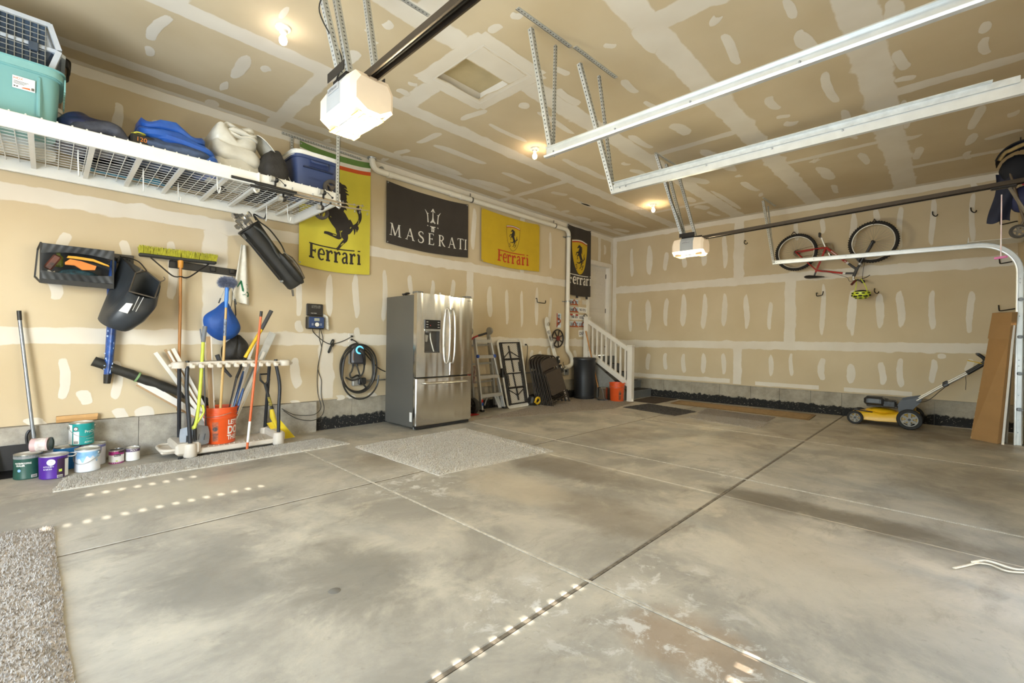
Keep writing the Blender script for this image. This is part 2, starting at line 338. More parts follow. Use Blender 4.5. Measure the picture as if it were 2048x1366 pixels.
def band(parent, fn, a, b, wd, seed=1, name='joint_tape', lift=.0012):
    a, b = V(a), V(b); d = b - a; n_ = max(4, int(d.length / .12)); n = V((-d.y, d.x)).normalized(); r = random.Random(seed)
    LIFT[0] += 1; lift += .00002 * (LIFT[0] % 60)
    mb = MB(); fill = []
    ev = [r.uniform(-.1, .45) if r.random() < .28 else r.uniform(-.07, .07) for _ in range(n_ + 1)]; ew = [r.uniform(-.1, .45) if r.random() < .28 else r.uniform(-.07, .07) for _ in range(n_ + 1)]
    for i in range(n_ + 1):
        p = a + d * (i / n_)
        for o, l, f in ((-.62 - ev[i] * .5, .3, .05), (-.47 - ev[i] * .12, .8, .72), (-.2, 1, 1), (.2, 1, 1), (.47 + ew[i] * .12, .8, .72), (.62 + ew[i] * .5, .3, .05)):
            q = p + n * wd * o; mb.v.append(V(fn(q.x, q.y, lift * l))); fill.append(f)
    for i in range(n_):
        for j in range(5):
            k = i * 6 + j; mb.f.append([k, k + 1, k + 7, k + 6]); mb.mi.append(0)
    mb.att['fill'] = fill; return part(name, mb, M_MUD, parent)
onB = lambda u, v, l: (u, D - l, v)
onR = lambda u, v, l: (R - l, u, v)
onC = lambda u, v, l: (u, v, ZC - l)

# ---- back wall, with the opening of the door to the house
DX0, DX1, DZ0, DZ1 = 8.27, 9.08, .86, 2.905
mb = MB()
def wbox(mb, x0, x1, y0, y1, z0, z1): mb.box(((x0 + x1) / 2, (y0 + y1) / 2, (z0 + z1) / 2), (x1 - x0, y1 - y0, z1 - z0))
wbox(mb, LX - .12, DX0, D, D + .12, ZF, ZC); wbox(mb, DX0, DX1, D, D + .12, DZ1, ZC); wbox(mb, DX1, R, D, D + .12, ZF, ZC); wbox(mb, DX0, DX1, D, D + .12, ZF, DZ0)
wall_back = structure('wall_back', mb, M_DRY)
mb = MB(); wbox(mb, R, R + .12, FY - .12, D + .12, ZF, ZC); wall_right = structure('wall_right', mb, M_DRY)
mb = MB(); wbox(mb, LX - .12, LX, FY - .12, .45, 0, ZC); wbox(mb, LX - .12, LX, 3.35, D + .12, 0, ZC); wbox(mb, LX - .12, LX, .45, 3.35, 2.45, ZC)  # the opening is added for the fill light on the left
wall_left = structure('wall_left', mb, M_DRY)
GX0, GX1, LX0, LX1, GZ = 3.62, 8.04, -.2, 2.52, 2.42     # the two garage door openings
mb = MB(); wbox(mb, LX, LX0, FY - .12, FY, 0, ZC); wbox(mb, LX0, LX1, FY - .12, FY, GZ, ZC); wbox(mb, LX1, 2.58, FY - .12, FY, 0, ZC); wbox(mb, 3.56, GX0, FY - .12, FY, 0, ZC); wbox(mb, 2.58, 3.56, FY - .12, FY, 2.2, ZC); wbox(mb, GX0, GX1, FY - .12, FY, GZ, ZC); wbox(mb, GX1, R, FY - .12, FY, 0, ZC)  # unseen gap between the garage doors, added to let light in
wall_front = structure('wall_front', mb, M_DRY)
# ---- ceiling with the attic hatch opening
HX0, HX1, HY0, HY1 = 2.49, 3.09, 2.79, 3.51
mb = MB(); wbox(mb, LX - .12, HX0, FY - .12, D + .12, ZC, ZC + .1); wbox(mb, HX1, R + .12, FY - .12, D + .12, ZC, ZC + .1); wbox(mb, HX0, HX1, FY - .12, HY0, ZC, ZC + .1); wbox(mb, HX0, HX1, HY1, D + .12, ZC, ZC + .1)
ceiling = structure('ceiling', mb, M_DRY)

s = 0
for y, x0, x1, wd in ((5.35, LX, R, .13), (4.145, LX, R, .17), (2.92, LX, R, .20), (1.70, LX, R, .20), (.51, LX, R, .22)):
    s += 1; band(ceiling, onC, (x0, y), (x1, y), wd, s)
for x, y0, y1, wd in ((1.78, 4.2, 5.62, .14), (2.57, 3.6, 4.1, .17), (5.48, 4.2, 5.62, .10), (5.5, 1.75, 2.85, .10), (3.22, .55, 1.64, .20), (6.92, .55, 1.64, .09), (5.67, -.6, .45, .13), (1.95, 1.75, 2.86, .18), (0.6, 2.95, 4.1, .15), (7.9, 2.95, 4.1, .1), (8.2, -.6, .45, .1)):
    s += 1; band(ceiling, onC, (x, y0), (x, y1), wd, s)
band(ceiling, onC, (LX, D - .035), (R, D - .035), .07, 31); band(ceiling, onC, (R - .05, FY), (R - .05, D), .10, 32)
# compound round the hatch
for (a, b) in (((HX0 - .06, HY0 - .08), (HX0 - .06, HY1 + .08)), ((HX1 + .03, HY0 - .08), (HX1 + .03, HY1 + .06)), ((HX0 - .1, HY0 - .05), (HX1 + .05, HY0 - .05)), ((HX0 - .1, HY1 + .03), (HX1 + .06, HY1 + .03))):
    s += 1; band(ceiling, onC, a, b, .13, s, lift=.002)
for i, (x0, y0, x1, y1, wd) in enumerate(CEIL_PATCH): patch(ceiling, onC, (x0, y0), (x1, y1), min(wd, .17), seed=i)
# back wall joints and patches
for z, x0, x1, wd in ((ZJ1 - .005, LX, 9.0, .125), (ZJ2 - .01, LX, 8.25, .12), (ZC - .05, LX, R, .08)):
    s += 1; band(wall_back, onB, (x0, z), (x1, z), wd, s)
for x, z0, z1, wd in ((1.25, ZJ1, ZJ2, .20), (4.85, ZJ1, ZJ2, .13), (8.66, 3.0, ZC, .09), (2.47, ZF + .02, ZJ1, .16), (R - .05, DZ1 + .1, ZC, .08), (6.1, ZJ2, ZC, .1)):
    s += 1; band(wall_back, onB, (x, z0), (x, z1), wd, s)
for i, (x, z0, z1, wd) in enumerate(BACK_PATCH): patch(wall_back, onB, (x, z0), (x, z1), min(wd, .13), seed=i + 200)
for z, y0, y1, wd in ((ZJ1 - .005, FY, D, .125), (ZJ2, FY, D, .13), (ZC - .05, FY, D, .08), (ZF + .07, 3.05, 5.1, .07), (ZF + .06, 1.6, 2.6, .06), (ZF + .06, .4, 1.25, .06)):
    s += 1; band(wall_right, onR, (y0, z), (y1, z), wd, s)
for y, z0, z1, wd in ((2.92, ZJ2, ZC, .15), (2.05, ZJ1, ZJ2, .15), (2.92, ZF + .02, ZJ1, .13), (D - .05, ZF, ZC, .09)):
    s += 1; band(wall_right, onR, (y, z0), (y, z1), wd, s)
for i, (y, z0, z1, wd) in enumerate(RIGHT_PATCH): patch(wall_right, onR, (y, z0), (y, z1), min(wd, .12), seed=i + 400)

# ---- concrete stem wall (baseboard), with tar along its foot
def concrete_mat(name, tar, c1, c2):
    m = bpy.data.materials.new(name); m.use_nodes = True; nt = m.node_tree; N = nt.nodes; L = nt.links; b = N['Principled BSDF']; b.inputs['Roughness'].default_value = .9
    tc = N.new('ShaderNodeTexCoord'); nz = N.new('ShaderNodeTexNoise'); nz.inputs['Scale'].default_value = 5; nz.inputs['Detail'].default_value = 9; nz.inputs['Roughness'].default_value = .68; L.new(tc.outputs['Object'], nz.inputs[0])
    rp = N.new('ShaderNodeValToRGB'); L.new(nz.outputs[0], rp.inputs[0]); rp.color_ramp.elements[0].position = .3; rp.color_ramp.elements[1].position = .7
    rp.color_ramp.elements[0].color = (*lin(c1), 1); rp.color_ramp.elements[1].color = (*lin(c2), 1)
    vo = N.new('ShaderNodeTexVoronoi'); vo.inputs['Scale'].default_value = 42; L.new(tc.outputs['Object'], vo.inputs[0])
    ls = N.new('ShaderNodeMapRange'); L.new(vo.outputs['Distance'], ls.inputs[0]); ls.inputs[1].default_value = .1; ls.inputs[2].default_value = .22; ls.inputs[3].default_value = .55; ls.inputs[4].default_value = 1
    mu = N.new('ShaderNodeMix'); mu.data_type = 'RGBA'; mu.blend_type = 'MULTIPLY'; mu.inputs[0].default_value = .5; L.new(rp.outputs[0], mu.inputs[6]); L.new(ls.outputs[0], mu.inputs[7])
    out = mu.outputs[2]
    if tar:
        sp = N.new('ShaderNodeSeparateXYZ'); L.new(tc.outputs['Object'], sp.inputs[0])
        n2 = N.new('ShaderNodeTexNoise'); n2.inputs['Scale'].default_value = 14; n2.inputs['Detail'].default_value = 6; L.new(tc.outputs['Object'], n2.inputs[0])
        ma = N.new('ShaderNodeMath'); ma.operation = 'MULTIPLY_ADD'; L.new(n2.outputs[0], ma.inputs[0]); ma.inputs[1].default_value = .12; L.new(sp.outputs[2], ma.inputs[2])
        mr = N.new('ShaderNodeMapRange'); L.new(ma.outputs[0], mr.inputs[0]); mr.inputs[1].default_value = tar; mr.inputs[2].default_value = tar + .02; mr.inputs[3].default_value = 1; mr.inputs[4].default_value = 0
        n3 = N.new('ShaderNodeTexNoise'); n3.inputs['Scale'].default_value = 60; n3.inputs['Detail'].default_value = 2; L.new(tc.outputs['Object'], n3.inputs[0])
        r3 = N.new('ShaderNodeMapRange'); L.new(n3.outputs[0], r3.inputs[0]); r3.inputs[1].default_value = .66; r3.inputs[2].default_value = .7; r3.inputs[3].default_value = 1; r3.inputs[4].default_value = .2
        mm = N.new('ShaderNodeMath'); mm.operation = 'MULTIPLY'; L.new(mr.outputs[0], mm.inputs[0]); L.new(r3.outputs[0], mm.inputs[1])
        mx = N.new('ShaderNodeMix'); mx.data_type = 'RGBA'; L.new(mm.outputs[0], mx.inputs[0]); L.new(out, mx.inputs[6]); mx.inputs[7].default_value = (*lin('1C1B1A'), 1); out = mx.outputs[2]
    L.new(out, b.inputs['Base Color'])
    bp = N.new('ShaderNodeBump'); bp.inputs['Strength'].default_value = .35; bp.inputs['Distance'].default_value = .01; L.new(nz.outputs[0], bp.inputs['Height']); L.new(bp.outputs[0], b.inputs['Normal'])
    return m
M_STEM, M_STEMTAR = concrete_mat('stem_concrete', 0, '7F7A70', 'B4AEA2'), concrete_mat('stem_concrete_tarred', .20, '857E70', 'B0A796')
mb = MB(); wbox(mb, LX - .12, 2.335, D + .02, D + .12, 0, ZF); wbox(mb, 2.335, R + .12, D + .04, D + .12, 0, ZF)
bb_back = structure('baseboard_back', mb, M_STEM)
xs = [LX, -1.2, .62, 1.28, 2.335]
for i in range(4):
    mb = MB(); wbox(mb, xs[i] + .002, xs[i + 1] - .002, D - .055, D + .03, -.02, ZF - .004); part('panel', mb, M_STEM, bb_back)
xs = [2.337, 2.83, 3.4, 4.2, 5.0, 5.8, 6.6, 7.4, 8.2, R]
for i in range(len(xs) - 1):
    mb = MB(); wbox(mb, xs[i] + .002, xs[i + 1] - .002, D + .012, D + .06, -.02, ZF - .003); part('panel', mb, M_STEMTAR, bb_back)
mb = MB(); wbox(mb, R + .03, R + .12, FY - .12, D + .12, -.02, ZF); bb_right = structure('baseboard_right', mb, M_STEM)
ys = [FY, .15, .9, 1.28, 1.72, 2.2, 2.68, 3.25, 3.8, 4.4, 5.0, D]
for i in range(len(ys) - 1):
    mb = MB(); wbox(mb, R + .012, R + .05, ys[i] + .002, ys[i + 1] - .002, -.02, ZF - .003); part('panel', mb, M_STEMTAR, bb_right)

# ---- floor: slabs with recessed joints
def floor_mat():
    m = bpy.data.materials.new('floor_concrete'); m.use_nodes = True; nt = m.node_tree; N = nt.nodes; L = nt.links; b = N['Principled BSDF']
    tc = N.new('ShaderNodeTexCoord')
    def noise(sc_, det=6, rough=.6, st=None):
        src = tc.outputs['Object']
        if st: mp = N.new('ShaderNodeMapping'); mp.inputs['Scale'].default_value = st; L.new(src, mp.inputs[0]); src = mp.outputs[0]
        n = N.new('ShaderNodeTexNoise'); n.inputs['Scale'].default_value = sc_; n.inputs['Detail'].default_value = det; n.inputs['Roughness'].default_value = rough; n.inputs['Distortion'].default_value = .4; L.new(src, n.inputs[0]); return n.outputs[0]
    def rng(v, a, b_, c=0, d=1):
        r = N.new('ShaderNodeMapRange'); r.interpolation_type = 'SMOOTHSTEP'; L.new(v, r.inputs[0])
        for k, x in ((1, a), (2, b_), (3, c), (4, d)): r.inputs[k].default_value = x
        return r.outputs[0]
    def mix(f, a, b_, bt='MIX'):
        x = N.new('ShaderNodeMix'); x.data_type = 'RGBA'; x.blend_type = bt
        for k, v in ((0, f), (6, a), (7, b_)):
            if hasattr(v, 'links') or hasattr(v, 'is_linked'): L.new(v, x.inputs[k])
            else: x.inputs[k].default_value = v if k == 0 else (*lin(v), 1)
        return x.outputs[2]
    def math_(op, a, b_):
        x = N.new('ShaderNodeMath'); x.operation = op
        for k, v in ((0, a), (1, b_)):
            if hasattr(v, 'links'): L.new(v, x.inputs[k])
            else: x.inputs[k].default_value = v
        return x.outputs[0]
    c = mix(rng(noise(1.3, 9, .68), .36, .64), '948E82', 'B5AD9D')
    c = mix(math_('MULTIPLY', rng(noise(2.6, 9, .7), .5, .66), .6), c, 'C2B8A4')
    c = mix(math_('MULTIPLY', rng(noise(1.1, 7, .6, (1.6, .5, 1)), .54, .72), .6), c, '8E8E88')
    c = mix(math_('MULTIPLY', rng(noise(3.4, 9, .74, (.6, 1.3, 1)), .54, .70), .5), c, '7B7264')
    # stains with a place of their own: (x, y, rx, ry, colour, strength)
    sep = N.new('ShaderNodeSeparateXYZ'); L.new(tc.outputs['Object'], sep.inputs[0]); wob = noise(2.6, 6, .7)
    for x, y, rx, ry, col, k in ((1.75, .72, .2, .26, '94795C', .6), (3.75, .62, .2, .85, '655A49', .75), (3.35, 2.6, .3, .8, '75695A', .6), (5.1, 3.0, .7, .4, '7B6E5E', .4), (6.0, 1.7, .8, .4, '7B6E5E', .4), (7.2, 1.2, 1.0, .8, '7A6C5A', .4), (7.0, 2.9, 1.0, .5, '7D7061', .35), (8.2, -.1, .7, .8, '6B5D4C', .55), (5.6, -.1, .8, .5, '7B7060', .35),
                                 (1.05, 2.1, .3, .55, '6F6A60', .7), (.55, 2.55, .3, .35, '77736A', .6), (2.65, 1.65, .3, .5, '776B5B', .6), (2.4, 3.9, .5, .4, '857763', .5), (.8, 4.1, .8, .3, 'C9BFA9', .5), (2.6, 2.5, .3, .5, 'BFB198', .6), (2.8, .5, .5, .5, 'BFB49E', .5)):
        dx = math_('MULTIPLY', math_('SUBTRACT', sep.outputs[0], x), 1 / rx); dy = math_('MULTIPLY', math_('SUBTRACT', sep.outputs[1], y), 1 / ry)
        d2 = math_('ADD', math_('ADD', math_('MULTIPLY', dx, dx), math_('MULTIPLY', dy, dy)), math_('MULTIPLY', math_('SUBTRACT', wob, .5), 2.6))
        c = mix(math_('MULTIPLY', rng(d2, 1.5, .1), k), c, col)
    # pale lime bloom near the joints
    for x, y, rx, ry in ((2.0, 3.2, .5, .35), (1.65, 1.05, .35, .4), (2.1, 1.0, .3, .25), (1.4, 1.4, .3, .2), (4.3, 1.4, .25, .25), (1.75, .62, .35, .3), (2.15, 2.9, .3, .3)):
        dx = math_('MULTIPLY', math_('SUBTRACT', sep.outputs[0], x), 1 / rx); dy = math_('MULTIPLY', math_('SUBTRACT', sep.outputs[1], y), 1 / ry)
        d2 = math_('ADD', math_('MULTIPLY', dx, dx), math_('MULTIPLY', dy, dy))
        c = mix(math_('MULTIPLY', math_('MULTIPLY', rng(d2, 1.4, .0), rng(noise(7, 9, .75), .52, .62)), .75), c, 'CFCBC2')
    c = mix(math_('MULTIPLY', rng(noise(26, 4, .6), .6, .75), .25), c, '6F6759')
    L.new(c, b.inputs['Base Color'])
    L.new(rng(noise(1.5, 6), .3, .7, .38, .7), b.inputs['Roughness']); b.inputs['Specular IOR Level'].default_value = .35
    bp = N.new('ShaderNodeBump'); bp.inputs['Strength'].default_value = .12; bp.inputs['Distance'].default_value = .01; L.new(noise(9, 8, .7), bp.inputs['Height']); L.new(bp.outputs[0], b.inputs['Normal'])
    return m
M_FLOOR = floor_mat()
mb = MB(); wbox(mb, LX - .12, R + .12, FY - .12, D + .12, -.14, -.03); floor = structure('floor', mb, M_FLOOR)
FX, FYS = [LX, 1.845, 4.20, 6.42, R + .02], [FY - .1, 1.25, 3.335, D + .02]
g = .009
for i in range(4):
    for j in range(3):
        mb = MB(); x0, x1, y0, y1 = FX[i] + g, FX[i + 1] - g, FYS[j] + g, FYS[j + 1] - g
        mb.box(((x0 + x1) / 2, (y0 + y1) / 2, -.02), (x1 - x0, y1 - y0, .04), bev=.006); part('slab', mb, M_FLOOR, floor)
jd, jl = mat('joint_dirt', '857A68', .95, scale=30, c2='5A5042'), mat('joint_grit', 'D2CAB8', .95, scale=30, c2='A79D8B')
for x, m_, wd in ((1.845, jl, .012), (4.2, jl, .013), (6.42, jl, .013)):
    mb = MB(); mb.box((x, (FY + D) / 2, -.0095), (.015, D - FY, .02)); part('joint_filler', mb, m_, floor)
for y, m_ in ((1.25, jd), (3.335, jd)):
    mb = MB(); mb.box(((LX + R) / 2, y, -.012), (R - LX, .017, .02)); part('joint_filler', mb, m_, floor)
# small round plug in the slab
mb = MB(); mb.lathe([(0, .0012), (.026, .0012), (.028, 0)], (0.93, 2.02, 0), n=20); part('floor_plug', mb, mat('plug_grey', '6A655C', .8), floor)

M_TRIM = mat('trim_white', 'D9D3C8', .45, scale=6, var=.04)
# ---- door to the house, up the steps
door = bpy.data.objects.new('door_1', None); COL.objects.link(door); door.location = (8.675, D + .08, DZ0); MW['door_1'] = Matrix.Translation(V(door.location)); tag(door, kind='structure')
mb = MB(); wbox(mb, DX0 + .015, DX1 - .015, D + .085, D + .115, DZ0 + .01, DZ1 - .02)
part('leaf', mb, mat('door_white', 'D3CDC3', .5, var=.03), door)
ph = (DZ1 - DZ0 - .13) / 6
for k in range(6):
    z0 = DZ0 + .09 + k * ph
    mb = MB(); mb.box(((DX0 + DX1) / 2, D + .082, z0 + ph / 2 - .02), (DX1 - DX0 - .24, .012, ph - .07), bev=.006); part('door_panel', mb, MATS['door_white'], door)
mb = MB(); wbox(mb, DX1 - .015, DX1, D - .002, D + .12, DZ0, DZ1); wbox(mb, DX0, DX0 + .015, D - .002, D + .12, DZ0, DZ1); wbox(mb, DX0 + .015, DX1 - .015, D - .002, D + .12, DZ1 - .015, DZ1)
part('jamb', mb, M_TRIM, door)
mb = MB(); wbox(mb, DX1, DX1 + .09, D - .018, D + .002, DZ0, DZ1 + .08); wbox(mb, DX0 - .09, DX0, D - .018, D + .002, DZ0, DZ1 + .08); wbox(mb, DX0, DX1, D - .018, D + .002, DZ1, DZ1 + .08)
part('casing', mb, M_TRIM, door)
for z in (1.1, 1.9, 2.7):
    mb = MB(); mb.cyl((DX1 - .018, D + .078, z - .05), (DX1 - .018, D + .078, z + .05), .009); part('hinge', mb, mat('hinge_dark', '4A4642', .4, .8), door)
# ---- garage doors (closed): the wide one on the right, the single one by the camera with sun leaking through its joints
M_GD = mat('garage_door_white', 'DDE0E2', .38, var=.03, scale=4)
gd = bpy.data.objects.new('door_2', None); COL.objects.link(gd); gd.location = ((GX0 + GX1) / 2, FY, 0); MW['door_2'] = Matrix.Translation(V(gd.location)); tag(gd, kind='structure')
hh = .478
for k in range(5):
    z0 = .02 + k * hh
    mb = MB(); wbox(mb, GX0 + .005, GX1 - .005, FY - .075, FY - .045, z0 + .003, z0 + hh - .003); part('door_section', mb, M_GD, gd)
    mb = MB()
    for z in (z0 + .03, z0 + hh - .03): wbox(mb, GX0 + .005, GX1 - .005, FY - .05, FY - .025, z - .025, z + .025)
    part('rail', mb, M_GD, gd)
    for i in range(9):
        x = GX0 + .04 + i * (GX1 - GX0 - .08) / 8
        mb = MB(); wbox(mb, x - .035, x + .035, FY - .05, FY - .022, z0 + .03, z0 + hh - .03); part('stile', mb, mat('stile_grey', 'B4B8BC', .4, .3), gd)
for z in (.43, .86, 1.30, 1.75):
    mb = MB(); mb.box((8.0, FY + .0, z), (.07, .02, .09), bev=.004); mb.cyl((8.0, FY + .03, z), (8.09, FY + .05, z), .006, n=8); mb.cyl((8.075, FY + .05, z), (8.1, FY + .055, z), .022, n=14); part('hinge', mb, mat('zinc', 'A9ACAE', .35, .9), gd)
gd2 = bpy.data.objects.new('door_3', None); COL.objects.link(gd2); gd2.location = ((LX0 + LX1) / 2, FY, 0); MW['door_3'] = Matrix.Translation(V(gd2.location)); tag(gd2, kind='structure')
zrows = [.55, .88, 2.05, 2.335]; prev = 0
for z in zrows + [GZ + .02]:
    z1 = z - .014 if z in zrows else z
    mb = MB(); wbox(mb, LX0 - .02, LX1 + .02, FY - .05, FY - .04, prev, z1); part('door_section', mb, M_GD, gd2); prev = z + .014
rows = {.55: (1.57, 4), .88: (.86, 11), 2.05: (.0, 14), 2.335: (.22, 8)}
for z, (x0, n) in rows.items():
    edges = [LX0 - .02] + [e for i in range(n) for e in (x0 + i * .09 - .017, x0 + i * .09 + .017)] + [LX1 + .02]
    mb = MB()
    for i in range(0, len(edges), 2): wbox(mb, edges[i], edges[i + 1], FY - .05, FY - .04, z - .0145, z + .0145)
    part('joint_strip', mb, M_GD, gd2)
# driveway and yard outside
mb = MB(); wbox(mb, 2.35, 3.62, -1.75, -1.6, -.05, 3.1); structure('sun_blocker', mb, mat('blocker_beige', 'BDB6A8', .9, scale=4))  # unseen wall added to keep the sun out of the front gap
mb = MB(); wbox(mb, -14, 16, -16, FY - .12, -.2, -.05); structure('driveway', mb, mat('driveway_concrete', 'B9B3A6', .9, scale=3))
mb = MB(); wbox(mb, -14, LX - .12, FY - .12, 12, -.2, -.05); structure('ground_side', mb, mat('side_gravel', 'A9A292', .9, scale=5))
# ---- attic hatch
h_ = thing('attic_hatch', 'square attic hatch with a tan lid set in a white frame in the ceiling', 'hatch', ((HX0 + HX1) / 2, (HY0 + HY1) / 2, ZC))
mb = MB(); wbox(mb, HX0 - .02, HX1 + .02, HY0 - .02, HY1 + .02, ZC + .102, ZC + .117); part('lid', mb, mat('hatch_board', 'B9A983', .85, scale=5), h_)
for i, (x0, x1, y0, y1) in enumerate(((HX0 - .001, HX0 + .012, HY0, HY1), (HX1 - .012, HX1 + .001, HY0, HY1), (HX0 + .012, HX1 - .012, HY0 - .001, HY0 + .012), (HX0 + .012, HX1 - .012, HY1 - .012, HY1 + .001))):
    mb = MB(); wbox(mb, x0, x1, y0, y1, ZC - .003, ZC + .10); part('frame_board', mb, M_TRIM, h_)
# ================================================================== CEILING HARDWARE
M_ZINC = mat('galvanised_steel', 'C9CBC8', .42, .55, var=.1, scale=25)
M_TRACK = mat('track_steel', 'DADCDA', .32, .6, var=.06, scale=12)
M_HOLE = mat('punched_hole', '5A5A56', .9)
M_BLACK = mat('black_plastic', '1E1D1C', .45)
M_IRON = mat('dark_iron', '2A2623', .45, .4)
def angle_iron(parent, p0, p1, w=.035, up=(0, 1, 0), name='strut', holes=True, th=.004):
    """an L-shaped punched steel strut from p0 to p1"""
    p0, p1 = V(p0), V(p1); d = (p1 - p0).normalized(); a = d.cross(V(up)).normalized(); b = a.cross(d).normalized()
    mb = MB()
    for q0, q1 in ((a, b), (b, a)):
        c = (p0 + p1) / 2 + q0 * w / 2 + q1 * th / 2
        mb.box(c, (w, th, (p1 - p0).length), rot=Matrix((q0, q1, d)).transposed())
    st = part(name, mb, M_ZINC, parent)
    if holes:
        mb = MB(); L = (p1 - p0).length; n = int(L / .032)
        for i in range(n):
            t = p0 + d * (.016 + i * .032)
            for q0, q1 in ((a, b), (b, a)):
                for sg in (-.0006, th + .0006):
                    c = t + q0 * w * .55 + q1 * sg
                    o = len(mb.v); mb.v += [c + d * .007 * math.cos(k * PI / 3) + q0 * .006 * math.sin(k * PI / 3) for k in range(6)]; mb.f.append([o + k for k in range(6)]); mb.mi.append(0)
        part('punched_holes', mb, M_HOLE, st, kind='stuff')
    return st
def c_channel(mb, pts, nrm, w=.065, d=.03, th=.003):
    """track profile swept along pts: web plus two lips; nrm is the web's facing direction (constant)"""
    pts = [V(p) for p in pts]; nrm = V(nrm).normalized()
    prof = [(-w / 2, d), (-w / 2, 0), (w / 2, 0), (w / 2, d), (w / 2 - .012, d + .006)]
    prof = [(-w / 2 + .006, d + .004)] + prof
    rows = []
    for i, p in enumerate(pts):
        t = (pts[min(i + 1, len(pts) - 1)] - pts[max(i - 1, 0)]).normalized(); s_ = t.cross(nrm).normalized()
        rows.append([p + s_ * a + nrm * b for a, b in prof] + [p + s_ * a * (1 - 2 * th / w) + nrm * (b + (th if k in (2, 3) else 0)) for k, (a, b) in enumerate(prof)][::-1])
    k = len(rows[0]); o = len(mb.v)
    for r in rows: mb.v += r
    for i in range(len(rows) - 1):
        for j in range(k): mb.f.append([o + i * k + j, o + i * k + (j + 1) % k, o + (i + 1) * k + (j + 1) % k, o + (i + 1) * k + j]); mb.mi.append(mb.cur)
    mb.f.append([o + j for j in range(k)]); mb.mi.append(mb.cur); mb.f.append([o + (len(rows) - 1) * k + j for j in range(k)][::-1]); mb.mi.append(mb.cur)
def bolts(parent, pts, d, r=.007):
    for p in pts:
        mb = MB(); mb.lathe([(0, .006), (r * .8, .005), (r, 0)], p, d, n=8); part('bolt', mb, MATS['zinc'], parent)

# the two horizontal tracks in the middle of the room
t = thing('door_track', 'long white steel garage door track nearest the attic hatch', 'track', (2.6, .8, 2.55), 'overhead garage door tracks')
mb = MB(); c_channel(mb, [(2.6, 2.19, 2.575), (2.6, -.25, 2.575)], (-1, 0, 0), w=.075); part('channel', mb, M_TRACK, t)
mb = MB(); mb.box((2.622, .97, 2.60), (.004, 2.44, .035)); mb.box((2.64, .97, 2.618), (.035, 2.44, .004)); part('stiffener', mb, M_ZINC, t)
bolts(t, [(2.597, y, 2.575) for y in (2.12, 1.6, 1.1, .55)], (-1, 0, 0))
angle_iron(t, (2.56, 2.33, ZC - .035), (2.61, 2.14, 2.56), .036); angle_iron(t, (2.85, 2.32, ZC - .035), (2.63, 2.15, 2.56), .022)
angle_iron(t, (2.38, 2.325, ZC - .004), (3.0, 2.30, ZC - .004), .036, up=(0, 0, 1), name='ceiling_angle')
t = thing('door_track', 'white steel garage door track hung right of the track nearest the hatch', 'track', (3.5, .8, 2.5), 'overhead garage door tracks')
mb = MB(); c_channel(mb, [(3.5, 2.19, 2.53), (3.5, -.3, 2.52)], (1, 0, 0), w=.075); part('channel', mb, M_TRACK, t)
mb = MB(); mb.box((3.49, .95, 2.558), (.004, 2.4, .035)); mb.box((3.47, 1.0, 2.575), (.035, 2.3, .004)); part('stiffener', mb, M_ZINC, t)
bolts(t, [(3.497, y, 2.53) for y in (2.1, 2.04, 1.35, .9, .5)], (-1, 0, 0))
angle_iron(t, (3.17, 2.31, ZC - .04), (3.50, 2.16, 2.515), .036); angle_iron(t, (3.44, 2.29, ZC - .04), (3.52, 2.17, 2.515), .024)
angle_iron(t, (3.02, 2.275, ZC - .004), (3.64, 2.255, ZC - .004), .036, up=(0, 0, 1), name='ceiling_angle')
# the track on the right wall, with its bend and upright
t = thing('door_track', 'white steel garage door track curving down beside the red bicycle', 'track', (8.12, -.5, 0), 'overhead garage door tracks')
bend = [(8.12, -.23 - .37 * math.sin(a), 2.075 + .37 * math.cos(a)) for a in [PI / 2 * i / 12 for i in range(13)]]
mb = MB(); c_channel(mb, [(8.12, 2.05, 2.485), (8.12, .9, 2.462), (8.12, -.1, 2.445)] + bend + [(8.12, -.6, 1.0), (8.12, -.6, .0)], (-1, 0, 0), w=.066); part('channel', mb, M_TRACK, t)
bolts(t, [(8.117, y, 2.48) for y in (2.0, 1.94, 1.5, 1.1, .5, 0)], (-1, 0, 0)); bolts(t, [(8.117, -.6, z) for z in (2.0, 1.95, 1.55, 1.02, .95, .6, .3, .15)], (-1, 0, 0))
angle_iron(t, (8.32, 2.25, ZC - .035), (8.10, 2.02, 2.47), .036); angle_iron(t, (8.71, 2.28, ZC - .035), (8.14, 2.03, 2.47), .024)
angle_iron(t, (8.28, 2.27, ZC - .004), (8.92, 2.25, ZC - .004), .036, up=(0, 0, 1), name='ceiling_angle')
mb = MB(); mb.box((8.2, -.64, 1.05), (.10, .005, 2.1)); mb.box((8.16, -.62, 1.05), (.004, .05, 2.1)); part('jamb_bracket', mb, M_ZINC, t)
mb = MB(); mb.box((8.33, -.4, 2.5), (.42, .5, .004)); mb.box((8.33, -.16, 2.53), (.42, .004, .06)); part('end_bearing_plate', mb, M_TRACK, t)

